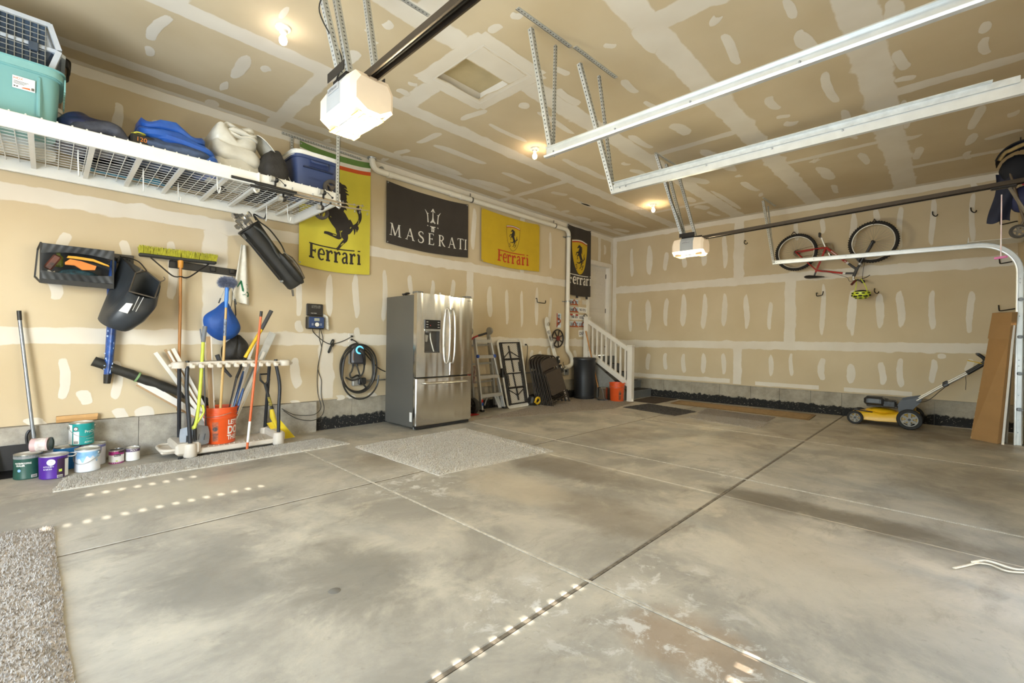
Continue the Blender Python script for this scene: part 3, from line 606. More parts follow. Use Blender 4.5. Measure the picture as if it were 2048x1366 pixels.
# ---- openers
def opener(x, y, z, label, straps, rail_y1, rail_dz, group='garage door openers', wires=True):
    o = thing('garage_opener', label, 'garage opener', (x, y, z), group)
    white = mat('opener_lens', 'D9CBB6', .4, emit=('FFDDB0', .22), var=.02)
    bd = mat('opener_housing', 'A9ABAB', .4, var=.03)
    W, L, H = .265, .42, .165
    # body: a chamfered housing between the two lens ends
    def loft(y0, y1, s0, s1, mbx):
        def ring(yy, k):
            a, b = W / 2 * k, H * k; c = .055 * k
            return [(x + px, yy, z + pz) for px, pz in ((-a, -.02), (-a, H - c - .02 if False else b - c - .02), (-a + c * .6, b - .02), (a - c * .6, b - .02), (a, b - c - .02), (a, -.02), (a - c * 1.5, -c * .95 - .02), (-a + c * 1.5, -c * .95 - .02))]
        r0, r1 = ring(y0, s0), ring(y1, s1); n = len(r0); q = len(mbx.v); mbx.v += [V(p) for p in r0 + r1]
        for i in range(n): mbx.f.append([q + i, q + (i + 1) % n, q + n + (i + 1) % n, q + n + i]); mbx.mi.append(mbx.cur)
        mbx.f.append([q + i for i in range(n)][::-1]); mbx.f.append([q + n + i for i in range(n)]); mbx.mi += [mbx.cur] * 2
    mb = MB(); loft(y - .085, y + .085, 1.0, 1.0, mb); part('housing', mb, bd, o)
    mb = MB(); mb.box((x, y, z - .068), (W - .14, .17, .008), bev=.003); part('bottom_panel', mb, mat('panel_grey', '77797A', .4), o)
    mb = MB(); mb.box((x - W / 2 - .002, y, z + .085), (.006, .13, .035), bev=.002); pn = part('name_plate', mb, mat('plate_silver', 'B9BBBC', .3, .4), o)
    mb = MB(); mb.text('LiftMaster', lambda a, b: (x - W / 2 - .0055, y + .055 - a, z + .077 + b), h=.014, width=.11); part('lettering', mb, mat('print_dark', '3A3A3C', .5), pn, smooth=False)
    for sg in (-1, 1):
        mb = MB(); loft(y + sg * .085, y + sg * .18, 1.0, .95, mb); loft(y + sg * .18, y + sg * .205, .95, .76, mb); ln = part('light_lens', mb, white, o)
        mb = MB(); mb.box((x, y + sg * .135, z - .069), (W - .11, .085, .006), bev=.002)
        for k in range(5): mb.box((x - .07 + k * .035, y + sg * .135, z - .073), (.012, .072, .006))
        part('lens_grille', mb, mat('amber_grille', 'C79A5E', .3, emit=('FFB765', .18)), ln)
        light('opener_lamp', 'POINT', (x, y + sg * .17, z - .20), 26, (1, .90, .62), shadow_soft_size=.06)
    mb = MB(); mb.box((x, y, z + H - .005), (.2, .16, .02), bev=.003); mb.box((x - .12, y, z + H + .02), (.004, .2, .05)); mb.box((x + .12, y, z + H + .02), (.004, .2, .05)); part('mount_bracket', mb, M_IRON, o)
    # rail and belt, running to the header over the door
    y1 = rail_y1; zr = z + H - .015
    mb = MB(); c_channel(mb, [(x, y - .05, zr + .01), (x, y1, zr + rail_dz)], (0, 0, -1), w=.062, d=.035); part('rail', mb, mat('rail_bronze', '4A4035', .38, .65), o)
    mb = MB(); mb.tube([(x - .012, y - .1, zr + .004), (x - .012, y1, zr + rail_dz - .005)], .005, 6); mb.tube([(x + .012, y - .1, zr + .004), (x + .012, y1, zr + rail_dz - .005)], .005, 6); part('belt', mb, M_BLACK, o)
    for a, b in straps: angle_iron(o, a, b, .034)
    if wires:
        mb = MB(); a = V(straps[0][0]); b = V((x - .1, y + .03, z + H))
        mb.tube(spline([a + V((.03, .02, 0)), a.lerp(b, .3) + V((.05, .0, 0)), a.lerp(b, .55) + V((-.02, .01, 0)), a.lerp(b, .8) + V((.07, .02, 0)), b], 8), .004, 6); part('wire', mb, M_BLACK, o)
    return o
opener(1.20, 2.42, 2.435, 'large white garage door opener with glowing lenses beside the attic hatch', [((1.10, 2.86, ZC), (1.13, 2.47, 2.62)), ((1.21, 2.86, ZC), (1.17, 2.44, 2.62)), ((1.45, 2.86, ZC), (1.33, 2.42, 2.62))], -.5, .03)
opener(5.86, 2.45, 2.385, 'small white garage door opener with glowing lenses over the corner by the bicycle', [((5.47, 2.745, ZC), (5.76, 2.52, 2.6)), ((5.85, 2.79, ZC), (5.8, 2.5, 2.6)), ((6.01, 2.72, ZC), (5.96, 2.42, 2.6))], -.55, .10)
o2 = [o for o in COL.objects if o.name == 'garage_opener.001'][0]
angle_iron(o2, (5.42, 2.76, ZC - .004), (6.06, 2.74, ZC - .004), .036, up=(0, 0, 1), name='ceiling_angle')
o1 = [o for o in COL.objects if o.name == 'garage_opener'][0]
angle_iron(o1, (.95, 2.875, ZC - .004), (1.98, 2.865, ZC - .004), .036, up=(0, 0, 1), name='ceiling_angle')
# trolley arm of the wide door, and its pull cord
mb = MB(); mb.box((5.86, -.33, 2.59), (.05, .16, .04), bev=.006); part('trolley', mb, M_IRON, o2)
mb = MB(); mb.bar((5.86, -.36, 2.58), (5.9, -.52, 2.2), .03, .012); part('door_arm', mb, mat('arm_steel', '8A8378', .4, .7), o2)
pc = thing('pull_cord', 'pink and white release cord with a pink T handle hanging from the opener rail', 'cord', (5.85, -.318, 1.94))
mb = MB(); mb.tube([(5.862, -.318, 2.52), (5.855, -.318, 2.3), (5.85, -.318, 1.97)], .0045, 6); part('cord', mb, mat('cord_pink', 'E3B9BC', .7, c2='F0E8E4', scale=9), pc)
mb = MB(); mb.cyl((5.822, -.352, 1.962), (5.878, -.284, 1.962), .011, n=10); part('handle', mb, mat('handle_pink', 'D879AE', .5), pc)

# ---- ceiling bulbs in porcelain holders
for x, y, e, lab in ((1.27, 3.8, 30, 'bare glowing bulb in a white holder on the ceiling beside the opener straps'), (4.28, 3.8, 72, 'bare glowing bulb on the ceiling above the black and yellow banners'), (7.43, 3.78, 150, 'bare glowing bulb on the ceiling near the far corner')):
    t = thing('ceiling_light', lab, 'ceiling light', (x, y, ZC), 'bare bulb ceiling lights')
    mb = MB(); mb.lathe([(.058, 0), (.058, -.012), (.05, -.02), (.034, -.026), (.028, -.045), (.018, -.05), (0, -.05)], (x, y, ZC), n=24); part('holder', mb, mat('porcelain', 'E8E4DA', .3), t)
    mb = MB(); mb.lathe([(.012, -.05), (.015, -.062), (.028, -.085), (.031, -.105), (.026, -.125), (.014, -.137), (0, -.14)], (x, y, ZC), n=18); part('bulb', mb, mat('bulb_glow', 'FFF2DC', .3, emit=('FFE9C4', 9.0)), t)
    light('bulb_lamp', 'POINT', (x, y, ZC - .10), e, (1, .95, .88) if x < 2 else (1, .76, .47), shadow_soft_size=.033)

# ---- white vent pipe along the top of the back wall
t = thing('vent_pipe', 'white plastic vent pipe running along the wall top and down by the stairs', 'pipe', (5.2, D - .07, .7))
M_PVC = mat('pvc_white', 'DCD6C8', .4, var=.03, scale=5)
yp = D - .075; pr = .042
mb = MB(); mb.tube([(3.02, yp, ZC - .0)] + arc((3.13, yp, 3.50 + .06), .10, PI, PI * 1.5, 6)[0:] + [(3.3, yp, 3.46)] + [(7.3, yp, 3.455)] + arc((7.30, yp, 3.345), .11, PI / 2, 0, 6) + [(7.41, yp, 1.12)], pr, 16); part('pipe_run', mb, M_PVC, t)
pts = [(7.41, yp, 1.12), (7.41, yp, 1.06)] + [(7.43, yp, .98), (7.52, yp, .90), (7.58, yp, .80), (7.56, yp, .70), (7.46, yp, .655), (7.34, yp - .01, .65)]
mb = MB(); mb.tube(spline(pts, 5), pr * 1.06, 16); part('lower_bend', mb, M_PVC, t)
for x in (3.26, 4.35, 4.55): mb = MB(); mb.cyl((x, yp, 3.457), (x + .07, yp, 3.457), pr * 1.16, n=18); part('coupling', mb, M_PVC, t)
for x in (4.78, 6.95):
    mb = MB(); mb.cyl((x, yp, 3.457), (x + .025, yp, 3.457), pr * 1.14, n=18); mb.box((x + .01, yp + .03, 3.53), (.02, .004, .08)); part('strap', mb, mat('strap_grey', '6E6B66', .4, .6), t)
for z in (3.3, 1.98): mb = MB(); mb.cyl((7.41, yp, z), (7.41, yp, z + .025), pr * 1.14, n=18); mb.box((7.35, yp + .06, z + .01), (.1, .004, .02)); part('strap', mb, MATS['zinc'], t)
mb = MB(); mb.torus((3.02, yp, ZC - .012), (0, 0, 1), .05, .012); part('flange', mb, MATS['zinc'], t)
mb = MB(); mb.cyl((3.2, D - .03, 3.53), (3.2, D, 3.53), .03, n=16); part('wall_bracket', mb, MATS['zinc'], t)
# ================================================================== OVERHEAD STORAGE RACK AND WHAT LIES ON IT
M_RACK = mat('rack_white', 'E2E0D8', .38, var=.03, scale=8)
RX0, RX1, RY0, RY1, RZ0, RZ1 = -.46, 2.04, 4.47, 5.645, 2.525, 2.635
t = thing('storage_rack', 'white wire storage rack hung high along the left end of the back wall', 'rack', (.8, 5.06, RZ0))
for p0, p1 in (((RX0, RY0), (RX1, RY0)), ((RX0, RY1), (RX1, RY1)), ((RX0, RY0), (RX0, RY1)), ((RX1, RY0), (RX1, RY1))):
    mb = MB(); c = ((p0[0] + p1[0]) / 2, (p0[1] + p1[1]) / 2, (RZ0 + RZ1) / 2)
    mb.box(c, (abs(p1[0] - p0[0]) + .03, abs(p1[1] - p0[1]) + (.03 if p0[0] != p1[0] else -.034), RZ1 - RZ0), bev=.005)
    part('side_beam', mb, M_RACK, t)
for x in (-.1, .22, .50, .78, 1.10, 1.36, 1.62, 1.84):
    mb = MB(); wbox(mb, x - .016, x + .016, RY0 + .017, RY1 - .017, RZ0 + .052, RZ0 + .078); part('cross_bar', mb, M_RACK, t)
mb = MB()
x = RX0 + .05
while x < RX1 - .02: mb.cyl((x, RY0, RZ1 - .024), (x, RY1, RZ1 - .024), .0032, n=5); x += .076
y = RY0 + .03
while y < RY1: mb.cyl((RX0, y, RZ1 - .018), (RX1, y, RZ1 - .018), .0032, n=5); y += .076
part('wire_deck', mb, M_RACK, t, kind='stuff')
mb = MB()
x = RX0 + .04
while x < RX1 - .05: mb.sphere((x, RY0 - .004, RZ1 + .004), .006, 6, 4); x += .075
part('beam_tabs', mb, M_RACK, t, kind='stuff')
angle_iron(t, (RX1 + .0, RY0 - .02, RZ0 - .02), (RX1 + .0, RY0 - .02, ZC), .036)
angle_iron(t, (RX1 - .01, RY1 + .03, RZ0), (RX1 - .01, RY1 + .03, ZC - .03), .034); angle_iron(t, (1.9, D - .01, ZC - .045), (2.9, D - .01, ZC - .055), .034, up=(0, 0, 1), name='wall_angle')
mb = MB(); mb.tube([(RX1 - .03, RY0 - .02, RZ0 + .02), (RX1 - .03, RY0 - .03, RZ0 - .03), (RX1 - .005, RY0 - .035, RZ0 - .045), (RX1 + .012, RY0 - .03, RZ0 - .02), (RX1 + .01, RY0 - .02, RZ0 + .04)], .009, 8); part('strut_hook', mb, M_RACK, t)
for x, y, fl in ((.15, 4.95, 1), (.56, 5.05, 1), (.84, 5.2, -1), (1.02, 4.6, -1), (1.62, 5.3, 1), (1.80, 5.15, -1)):
    mb = MB(); mb.tube(spline([(x, y - .03 * fl, RZ1 - .02), (x, y - .028 * fl, RZ0 + .02), (x + .005, y - .01 * fl, RZ0 - .085), (x + .008, y + .02 * fl, RZ0 - .10), (x + .01, y + .045 * fl, RZ0 - .06)], 5), .005, 7); part('hanging_hook', mb, M_RACK, t)
mb = MB(); mb.tube(spline([(1.30, RY0 - .02, RZ1), (1.30, RY0 - .026, RZ0 - .0), (1.295, RY0 - .03, RZ0 - .05), (1.27, RY0 - .045, RZ0 - .07), (1.25, RY0 - .06, RZ0 - .05)], 5), .011, 8); part('beam_hook', mb, M_RACK, t)
ZS = RZ1 + .004      # top of the deck

def cloth_lump(name, c, rx, ry, h, seed, m, label, cat, folds=5, fold_amp=.18, lay=0, group=None, nu=56, nv=26, tilt=0):
    """a folded sheet dropped in a heap: closed lump with creases, flat underneath"""
    r = random.Random(seed); ph = [r.uniform(0, 6.28) for _ in range(10)]; am = [r.uniform(.5, 1) for _ in range(10)]
    mb = MB(); vs = []
    for j in range(nv + 1):
        tt = j / nv
        for i in range(nu):
            a = 2 * PI * i / nu
            e = .72
            sx = math.copysign(abs(math.cos(a)) ** e, math.cos(a)); sy = math.copysign(abs(math.sin(a)) ** e, math.sin(a))
            prof = math.sin(min(1, tt * 1.02) * PI * .5) if tt < .999 else 1
            rad = (1 - (1 - tt) ** 2.2) if tt < .75 else (1 - .25 ** 2.2) * (1 + .10 * math.sin((tt - .75) * 12))
            z = math.cos(tt * PI / 2) ** .55 if tt < 1 else 0
            f = sum(am[k] * math.sin((k + 2) * a + ph[k] + 3 * tt * (k % 3)) for k in range(folds)) / folds
            g2 = sum(am[k] * math.sin((2.3 + 1.7 * k) * (sx * math.cos(ph[k]) + sy * math.sin(ph[k])) * 1.6 + ph[k]) for k in range(4)) / 4
            crease = abs(math.sin(lay * PI * z)) * .07 if lay else 0
            k_ = rad * (1 + fold_amp * f + crease)
            x = sx * k_ * rx; y = sy * k_ * ry
            zz = h * max(0, z * (1 + .22 * g2 + .10 * f)) + tilt * x
            vs.append((c[0] + x, c[1] + y, c[2] + max(0, zz)))
    o = 0; mb.v += [V(p) for p in vs]
    for j in range(nv):
        for i in range(nu):
            mb.f.append([j * nu + i, (j + 1) * nu + i, (j + 1) * nu + (i + 1) % nu, j * nu + (i + 1) % nu]); mb.mi.append(0)
    mb.f.append([nv * nu + i for i in range(nu)]); mb.mi.append(0)
    return solo(name, mb, m, label, cat, loc=c, group=group, ang=60)
def folded_stack(mb, c, sx, sy, layers, th, seed, rz=0):
    """flattened folded sheet: layers of rolled-edge cloth"""
    r = random.Random(seed); M = Matrix.Rotation(rz, 3, 'Z'); z = 0
    for k in range(layers):
        q = 1 - .05 * k + r.uniform(-.04, .04); ox, oy = r.uniform(-.02, .02), r.uniform(-.02, .02); t_ = th * r.uniform(.8, 1.25); p1, p2 = r.uniform(0, 6), r.uniform(0, 6)
        n = 40; prof = [(0.0, 0), (.9, 0), (1.0, .3), (1.0, .7), (.93, 1), (0, 1.05)]; vs = []
        for a, b in prof:
            for i in range(n):
                an = 2 * PI * i / n; e = .38
                x = math.copysign(abs(math.cos(an)) ** e, math.cos(an)) * sx * q * a; y = math.copysign(abs(math.sin(an)) ** e, math.sin(an)) * sy * q * a
                zz = z + t_ * b + .35 * t_ * math.sin(5 * x / sx + p1) * math.cos(4 * y / sy + p2) * (.4 + b) + .08 * t_ * math.sin(17 * x + 13 * y)
                if a == 0: x *= 0; y *= 0
                vs.append(V(c) + M @ V((x + ox, y + oy, 0)) + V((0, 0, max(zz, 0) )))
        o = len(mb.v); mb.v += vs
        for j in range(len(prof) - 1):
            for i in range(n): mb.f.append([o + j * n + i, o + j * n + (i + 1) % n, o + (j + 1) * n + (i + 1) % n, o + (j + 1) * n + i]); mb.mi.append(mb.cur)
        z += t_ * .9
    return z

# teal tote
t = thing('storage_tote', 'teal plastic storage tote with a white label on the overhead rack', 'storage bin', (-.24, 4.82, ZS))
M_TEAL = mat('teal_plastic', '76A6A3', .42, var=.05, scale=5)
def tote(mb, c, wx, wy, h, taper=.92, n=40, r_=.30, flute=0.0):
    prof = [(taper, 0), (taper, .004), (.985, h * .9), (1.0, h * .9), (1.03, h * .9 + .004), (1.03, h), (1.0, h), (.97, h)]; vs = []
    for a, z in prof:
        for i in range(n):
            an = 2 * PI * i / n; fl = 1 - flute * max(0, math.cos(8 * an)) ** 4 * (1 if .01 < z < h * .88 else 0)
            x = math.copysign(abs(math.cos(an)) ** r_, math.cos(an)) * wx / 2 * a * fl; y = math.copysign(abs(math.sin(an)) ** r_, math.sin(an)) * wy / 2 * a * fl
            vs.append((c[0] + x, c[1] + y, c[2] + z))
    o = len(mb.v); mb.v += [V(p) for p in vs]
    for j in range(len(prof) - 1):
        for i in range(n): mb.f.append([o + j * n + i, o + j * n + (i + 1) % n, o + (j + 1) * n + (i + 1) % n, o + (j + 1) * n + i]); mb.mi.append(mb.cur)
    mb.f.append([o + i for i in range(n)][::-1]); mb.mi.append(mb.cur)
TX, TY = -.235, 4.80
mb = MB(); tote(mb, (TX, TY, ZS), .56, .50, .36, .93); part('body', mb, M_TEAL, t)
mb = MB(); tote(mb, (TX, TY, ZS + .335), .60, .54, .055, .99); mb.box((TX, TY, ZS + .385), (.55, .48, .012), bev=.004)
for k in range(9): mb.box((TX + .302, TY - .2 + k * .05, ZS + .315), (.008, .006, .09))
part('lid', mb, mat('teal_lid', '82B1AD', .4, var=.04), t)
for x in (-.45, -.06): mb = MB(); mb.box((x, TY - .247, ZS + .17), (.025, .02, .29), rot=Matrix.Rotation(math.radians(-3), 3, 'X'), bev=.008); part('rib', mb, M_TEAL, t)
fl_ = lambda a, b: (-.185 + a, TY - .2485 - b * .045 - .001, ZS + .19 + b)
mb = MB(); mb.flat([(0, 0), (.105, 0), (.105, .082), (0, .082)], fl_); lb = part('label', mb, mat('label_white', 'EDEAE4', .6, var=.02), t, label='white product label')
f2 = lambda a, b: V(fl_(a, b)) + V((0, -.0012, 0))
mb = MB(); mb.text('HDX', lambda a, b: f2(.006 + a, .060 + b), h=.014); mb.flat([(.04, .008), (.085, .008), (.08, .02), (.05, .016)], f2); part('print', mb, mat('print_orange', 'D8703A', .6), lb, smooth=False)
mb = MB()
for k in range(3): mb.flat([(.006, .046 - k * .008), (.075 - k * .01, .046 - k * .008), (.075 - k * .01, .049 - k * .008), (.006, .049 - k * .008)], f2)
for k in range(6): mb.flat([(.088 + k * .0025, .008), (.0895 + k * .0025, .008), (.0895 + k * .0025, .026), (.088 + k * .0025, .026)], f2)
mb.flat([(.006, .010), (.014, .010), (.014, .018), (.006, .018)], f2); mb.flat([(.018, .010), (.026, .010), (.026, .018), (.018, .018)], f2)
part('print', mb, mat('print_black', '3A3836', .6), lb, smooth=False)

# pet kennel on top of the tote
kz = ZS + .393
t = thing('pet_kennel', 'pet kennel with a grey wire door standing on the teal tote', 'pet carrier', (-.29, 4.86, kz))
M_KG, M_KB = mat('kennel_grey', 'B9BFC6', .45, var=.05), mat('kennel_slate', '3F4A58', .45, var=.08)
def kshell(mb, z0, z1, w0, w1, y0, y1, x0):
    n = 2
    P = [[(x0 - w / 2, y, z), (x0 + w / 2 - .05, y, z), (x0 + w / 2, y + .06, z), (x0 + w / 2, yb - .05, z), (x0 + w / 2 - .05, yb, z), (x0 - w / 2, yb, z)] for z, w, y, yb in ((z0, w0, y0, y1), (z1, w1, y0, y1))]
    o = len(mb.v); mb.v += [V(p) for p in P[0] + P[1]]
    for i in range(6): mb.f.append([o + i, o + (i + 1) % 6, o + 6 + (i + 1) % 6, o + 6 + i]); mb.mi.append(mb.cur)
    mb.f.append([o + i for i in range(6)][::-1]); mb.f.append([o + 6 + i for i in range(6)]); mb.mi += [mb.cur] * 2
KX = -.29
mb = MB(); kshell(mb, kz, kz + .15, .56, .68, 4.63, 5.15, KX); part('lower_shell', mb, M_KB, t)
mb = MB(); kshell(mb, kz + .145, kz + .17, .72, .72, 4.61, 5.17, KX); part('seam_flange', mb, M_KG, t)
mb = MB(); kshell(mb, kz + .17, kz + .30, .68, .60, 4.63, 5.15, KX); kshell(mb, kz + .30, kz + .34, .60, .48, 4.63, 5.13, KX); part('upper_shell', mb, M_KG, t)
mb = MB(); mb.box((KX, 4.622, kz + .165), (.52, .016, .29), bev=.004); part('door_opening', mb, mat('kennel_inside', '2A333F', .8, c2='41556B', scale=5), t)
mb = MB()
for k in range(15): mb.cyl((KX - .255 + k * .0365, 4.605, kz + .02), (KX - .255 + k * .0365, 4.605, kz + .31), .0028, n=5)
for k in range(9): mb.cyl((KX - .26, 4.602, kz + .025 + k * .035), (KX + .26, 4.602, kz + .025 + k * .035), .0028, n=5)
part('wire_door', mb, mat('wire_grey', 'A9A9A4', .35, .7), t, kind='stuff')
mb = MB(); mb.box((KX + .2, 4.597, kz + .14), (.05, .02, .06), bev=.006); part('latch', mb, M_KB, t)
mb = MB(); mb.bar((KX + .285, 4.615, kz + .01), (KX + .325, 4.615, kz + .155), .05, .03); mb.bar((KX + .325, 4.615, kz + .165), (KX + .275, 4.615, kz + .33), .045, .03); mb.bar((KX - .3, 4.615, kz + .325), (KX + .28, 4.615, kz + .325), .03, .03); part('door_frame', mb, M_KG, t)

# bins behind
t = thing('storage_bin', 'brown bin with a black rim behind the pet kennel', 'storage bin', (-.12, 5.4, ZS + .28))
mb = MB(); tote(mb, (-.16, 5.38, ZS + .36), .50, .36, .40, .82); part('body', mb, mat('brown_plastic', '6B5A48', .5), t)
mb = MB(); tote(mb, (-.16, 5.38, ZS + .72), .53, .39, .06, 1.0); part('rim', mb, M_BLACK, t)
t = solo('storage_bin', (lambda m_: (tote(m_, (-.16, 5.36, ZS), .44, .40, .35, .86), m_)[1])(MB()), mat('cream_plastic', 'D9D5C9', .5), 'cream plastic bin on the rack under the brown bin', 'storage bin', loc=(-.16, 5.36, ZS))

cloth_lump('tarp', (.235, 4.92, ZS), .21, .36, .21, 4, mat('tarp_navy', '262F52', .35, c2='171D38', scale=9, bump=.5, bscale=14), 'dark navy crumpled tarp beside the teal tote', 'tarp', 6, .15)
mb = MB(); mb.tube(spline([(.10, 4.62, ZS + .03), (.2, 4.58, ZS + .05), (.3, 4.57, ZS + .085), (.37, 4.58, ZS + .06), (.42, 4.6, ZS + .02)], 6), [.02, .035, .045, .05, .05, .05, .055, .05, .05, .05, .05, .05, .05, .05, .05, .05, .05, .045, .04, .035, .03, .03, .025, .02, .015][:25], 12)
solo('rolled_sheet', mb, mat('sheet_slate', '4A4D5A', .6, c2='2C2E38', scale=10, bump=.4), 'rolled dark grey sheet in front of the navy tarp', 'sheet', loc=(.26, 4.58, ZS))
t = thing('battery_pack', 'small black case printed 120 in orange between the navy and blue tarps', 'case', (.5, 4.62, ZS))
mb = MB(); mb.box((.51, 4.64, ZS + .05), (.17, .16, .10), bev=.012, rz=.05); part('body', mb, M_BLACK, t)
mb = MB(); mb.text('120', lambda a, b: (.47 + a, 4.557, ZS + .045 + b), h=.032); part('lettering', mb, mat('print_orange_bright', 'D9822F', .5), t, smooth=False)
mb = MB(); mb.tube(spline([(.44, 4.6, ZS + .1), (.47, 4.57, ZS + .115), (.52, 4.6, ZS + .12), (.49, 4.64, ZS + .12), (.44, 4.6, ZS + .11)], 5), .006, 6); part('cord', mb, mat('cord_yellow', 'B9B43A', .6), t)
mb = MB(); z = folded_stack(mb, (.72, 4.86, ZS + .12), .25, .26, 2, .075, 5, .05); folded_stack(mb, (.80, 4.84, ZS + .04), .26, .28, 2, .07, 11, -.15)
for v_ in mb.v: v_.z += (.0 if v_.x < .8 else -.25 * (v_.x - .8)) ; v_.z = max(v_.z, ZS + .002)
solo('tarp', mb, mat('tarp_blue', '2E5FB4', .3, c2='244C9A', scale=6, bump=.55, bscale=13), 'bright blue folded tarp in the middle of the overhead rack', 'tarp', loc=(.75, 4.85, ZS))
cloth_lump('duffel_bag', (.72, 4.80, ZS), .27, .28, .14, 9, mat('bag_steel', '47597A', .6, c2='34435E', bump=.3), 'slate blue bag squashed under the bright blue tarp', 'bag', 4, .08)
t = thing('plastic_sheeting', 'cloudy white plastic sheeting heaped beside the blue cooler', 'sheeting', (1.22, 4.95, ZS))
M_SH = mat('sheeting_white', 'D9D5C8', .35, c2='BDB8AA', scale=5, bump=.7, bscale=9)
mb = MB(); folded_stack(mb, (1.20, 4.98, ZS), .21, .30, 3, .15, 21, .05); folded_stack(mb, (1.235, 4.95, ZS + .37), .155, .24, 3, .045, 25, -.1); part('heap', mb, M_SH, t, ang=55)
def flap(u, v):
    x = 1.36 + .28 * v + .02 * math.sin(6 * u); y = 4.72 + .28 * u - .10 * v; z = ZS + .44 - .40 * v ** 1.25 + .04 * math.sin(3.2 * v + 2 * u) + .03 * u
    return (V((x, y, z)), V((.6, -.5, .6)))
mb = MB(); mb.slab(flap, 10, 14, .006); part('flap', mb, M_SH, t)
cloth_lump('duffel_bag', (1.50, 4.72, ZS), .12, .15, .30, 15, mat('bag_black', '2B2825', .7, bump=.3), 'black bag wedged between the white sheeting and the blue cooler', 'bag', 4, .07)

cloth_lump('duffel_bag', (.42, 5.28, ZS), .27, .22, .17, 31, mat('bag_charcoal', '2E3038', .7, bump=.3), 'charcoal bag at the back of the rack behind the navy tarp', 'bag', 4, .08)
cloth_lump('duffel_bag', (.98, 5.30, ZS), .27, .22, .16, 33, mat('bag_dark_brown', '332E2B', .7, bump=.3), 'dark bag at the back of the rack behind the blue tarp', 'bag', 4, .08)
cloth_lump('duffel_bag', (1.54, 5.26, ZS), .14, .24, .22, 35, MATS['bag_black'], 'black bag at the back of the rack beside the cooler', 'bag', 4, .07)
mb = MB(); mb.box((.55, 5.56, ZS + .03), (.62, .10, .05), bev=.02); solo('sleeping_pad', mb, mat('pad_teal', '2E7F9A', .6), 'teal foam pad lying along the wall side of the rack', 'pad')
# cooler with wheels
t = thing('cooler', 'navy blue wheeled cooler with a white lid on the end of the overhead rack', 'cooler', (1.9, 4.9, ZS))
M_CB = mat('cooler_navy', '39466B', .4, var=.05, scale=4)
mb = MB(); tote(mb, (1.895, 4.88, ZS + .012), .47, .55, .335, .90, r_=.34); part('body', mb, M_CB, t)
mb = MB(); tote(mb, (1.895, 4.88, ZS + .335), .485, .565, .05, 1.0, r_=.34); mb.box((1.895, 4.88, ZS + .375), (.44, .52, .024), bev=.012); part('lid', mb, mat('cooler_lid', 'E3E0D6', .4, var=.02), t)
mb = MB(); mb.box((1.895, 4.615, ZS + .23), (.30, .03, .012)); part('seam', mb, mat('navy_dark', '222B45', .5), t)
mb = MB(); mb.box((1.90, 4.607, ZS + .285), (.2, .012, .085), bev=.006); hp = part('handle_pocket', mb, mat('navy_pocket', '27345A', .5), t)
mb = MB(); mb.tube(spline([(1.82, 4.60, ZS + .30), (1.83, 4.585, ZS + .29), (1.9, 4.578, ZS + .285), (1.97, 4.585, ZS + .29), (1.98, 4.60, ZS + .3)], 4), .011, 8); part('handle', mb, M_CB, hp)
mb = MB(); mb.text('COLEMAN', lambda a, b: (1.80 + a, 4.617 + .01 * (ZS - 2.6), ZS + .12 + b), h=.022, width=.12); part('lettering', mb, mat('navy_emboss', '2E3A5C', .4), t, smooth=False)
def wheel(parent, c, d, Rr, w_, tread, hub, spokes=3, name='wheel'):
    c = V(c); d = V(d).normalized(); sd, u, _ = frame_of(d); mb = MB()
    mb.lathe([(Rr * .68, -w_ / 2), (Rr * .93, -w_ / 2), (Rr, -w_ * .3), (Rr, w_ * .3), (Rr * .93, w_ / 2), (Rr * .68, w_ / 2), (Rr * .66, 0), (Rr * .68, -w_ / 2)], c, d, 30); wh = part(name, mb, tread, parent)
    mb = MB(); mb.lathe([(0, -w_ * .4), (Rr * .24, -w_ * .4), (Rr * .26, w_ * .35), (0, w_ * .42)], c, d, 16)
    for k in range(spokes):
        a = 2 * PI * k / spokes + .5; q = sd * math.cos(a) + u * math.sin(a); mb.bar(c + q * Rr * .2, c + q * Rr * .68, Rr * .22, w_ * .5, up=d)
    mb.lathe([(Rr * .6, -w_ * .35), (Rr * .69, -w_ * .4), (Rr * .69, w_ * .4), (Rr * .6, w_ * .35), (Rr * .6, -w_ * .35)], c, d, 30)
    part('hub', mb, hub, wh); return wh
M_TY, M_HB = mat('tyre_grey', '4C463F', .7, bump=.4, bscale=50), mat('hub_brown', '5B5248', .5)
wheel(t, (2.015, 4.575, ZS + .07), (0, 1, 0), .085, .05, M_TY, M_HB); wheel(t, (2.135, 5.10, ZS - .055), (0, 1, 0), .08, .045, M_TY, M_HB)
mb = MB(); mb.cyl((2.10, 5.10, ZS - .05), (2.10, 5.07, ZS + .05), .008); part('axle', mb, MATS['zinc'], t)

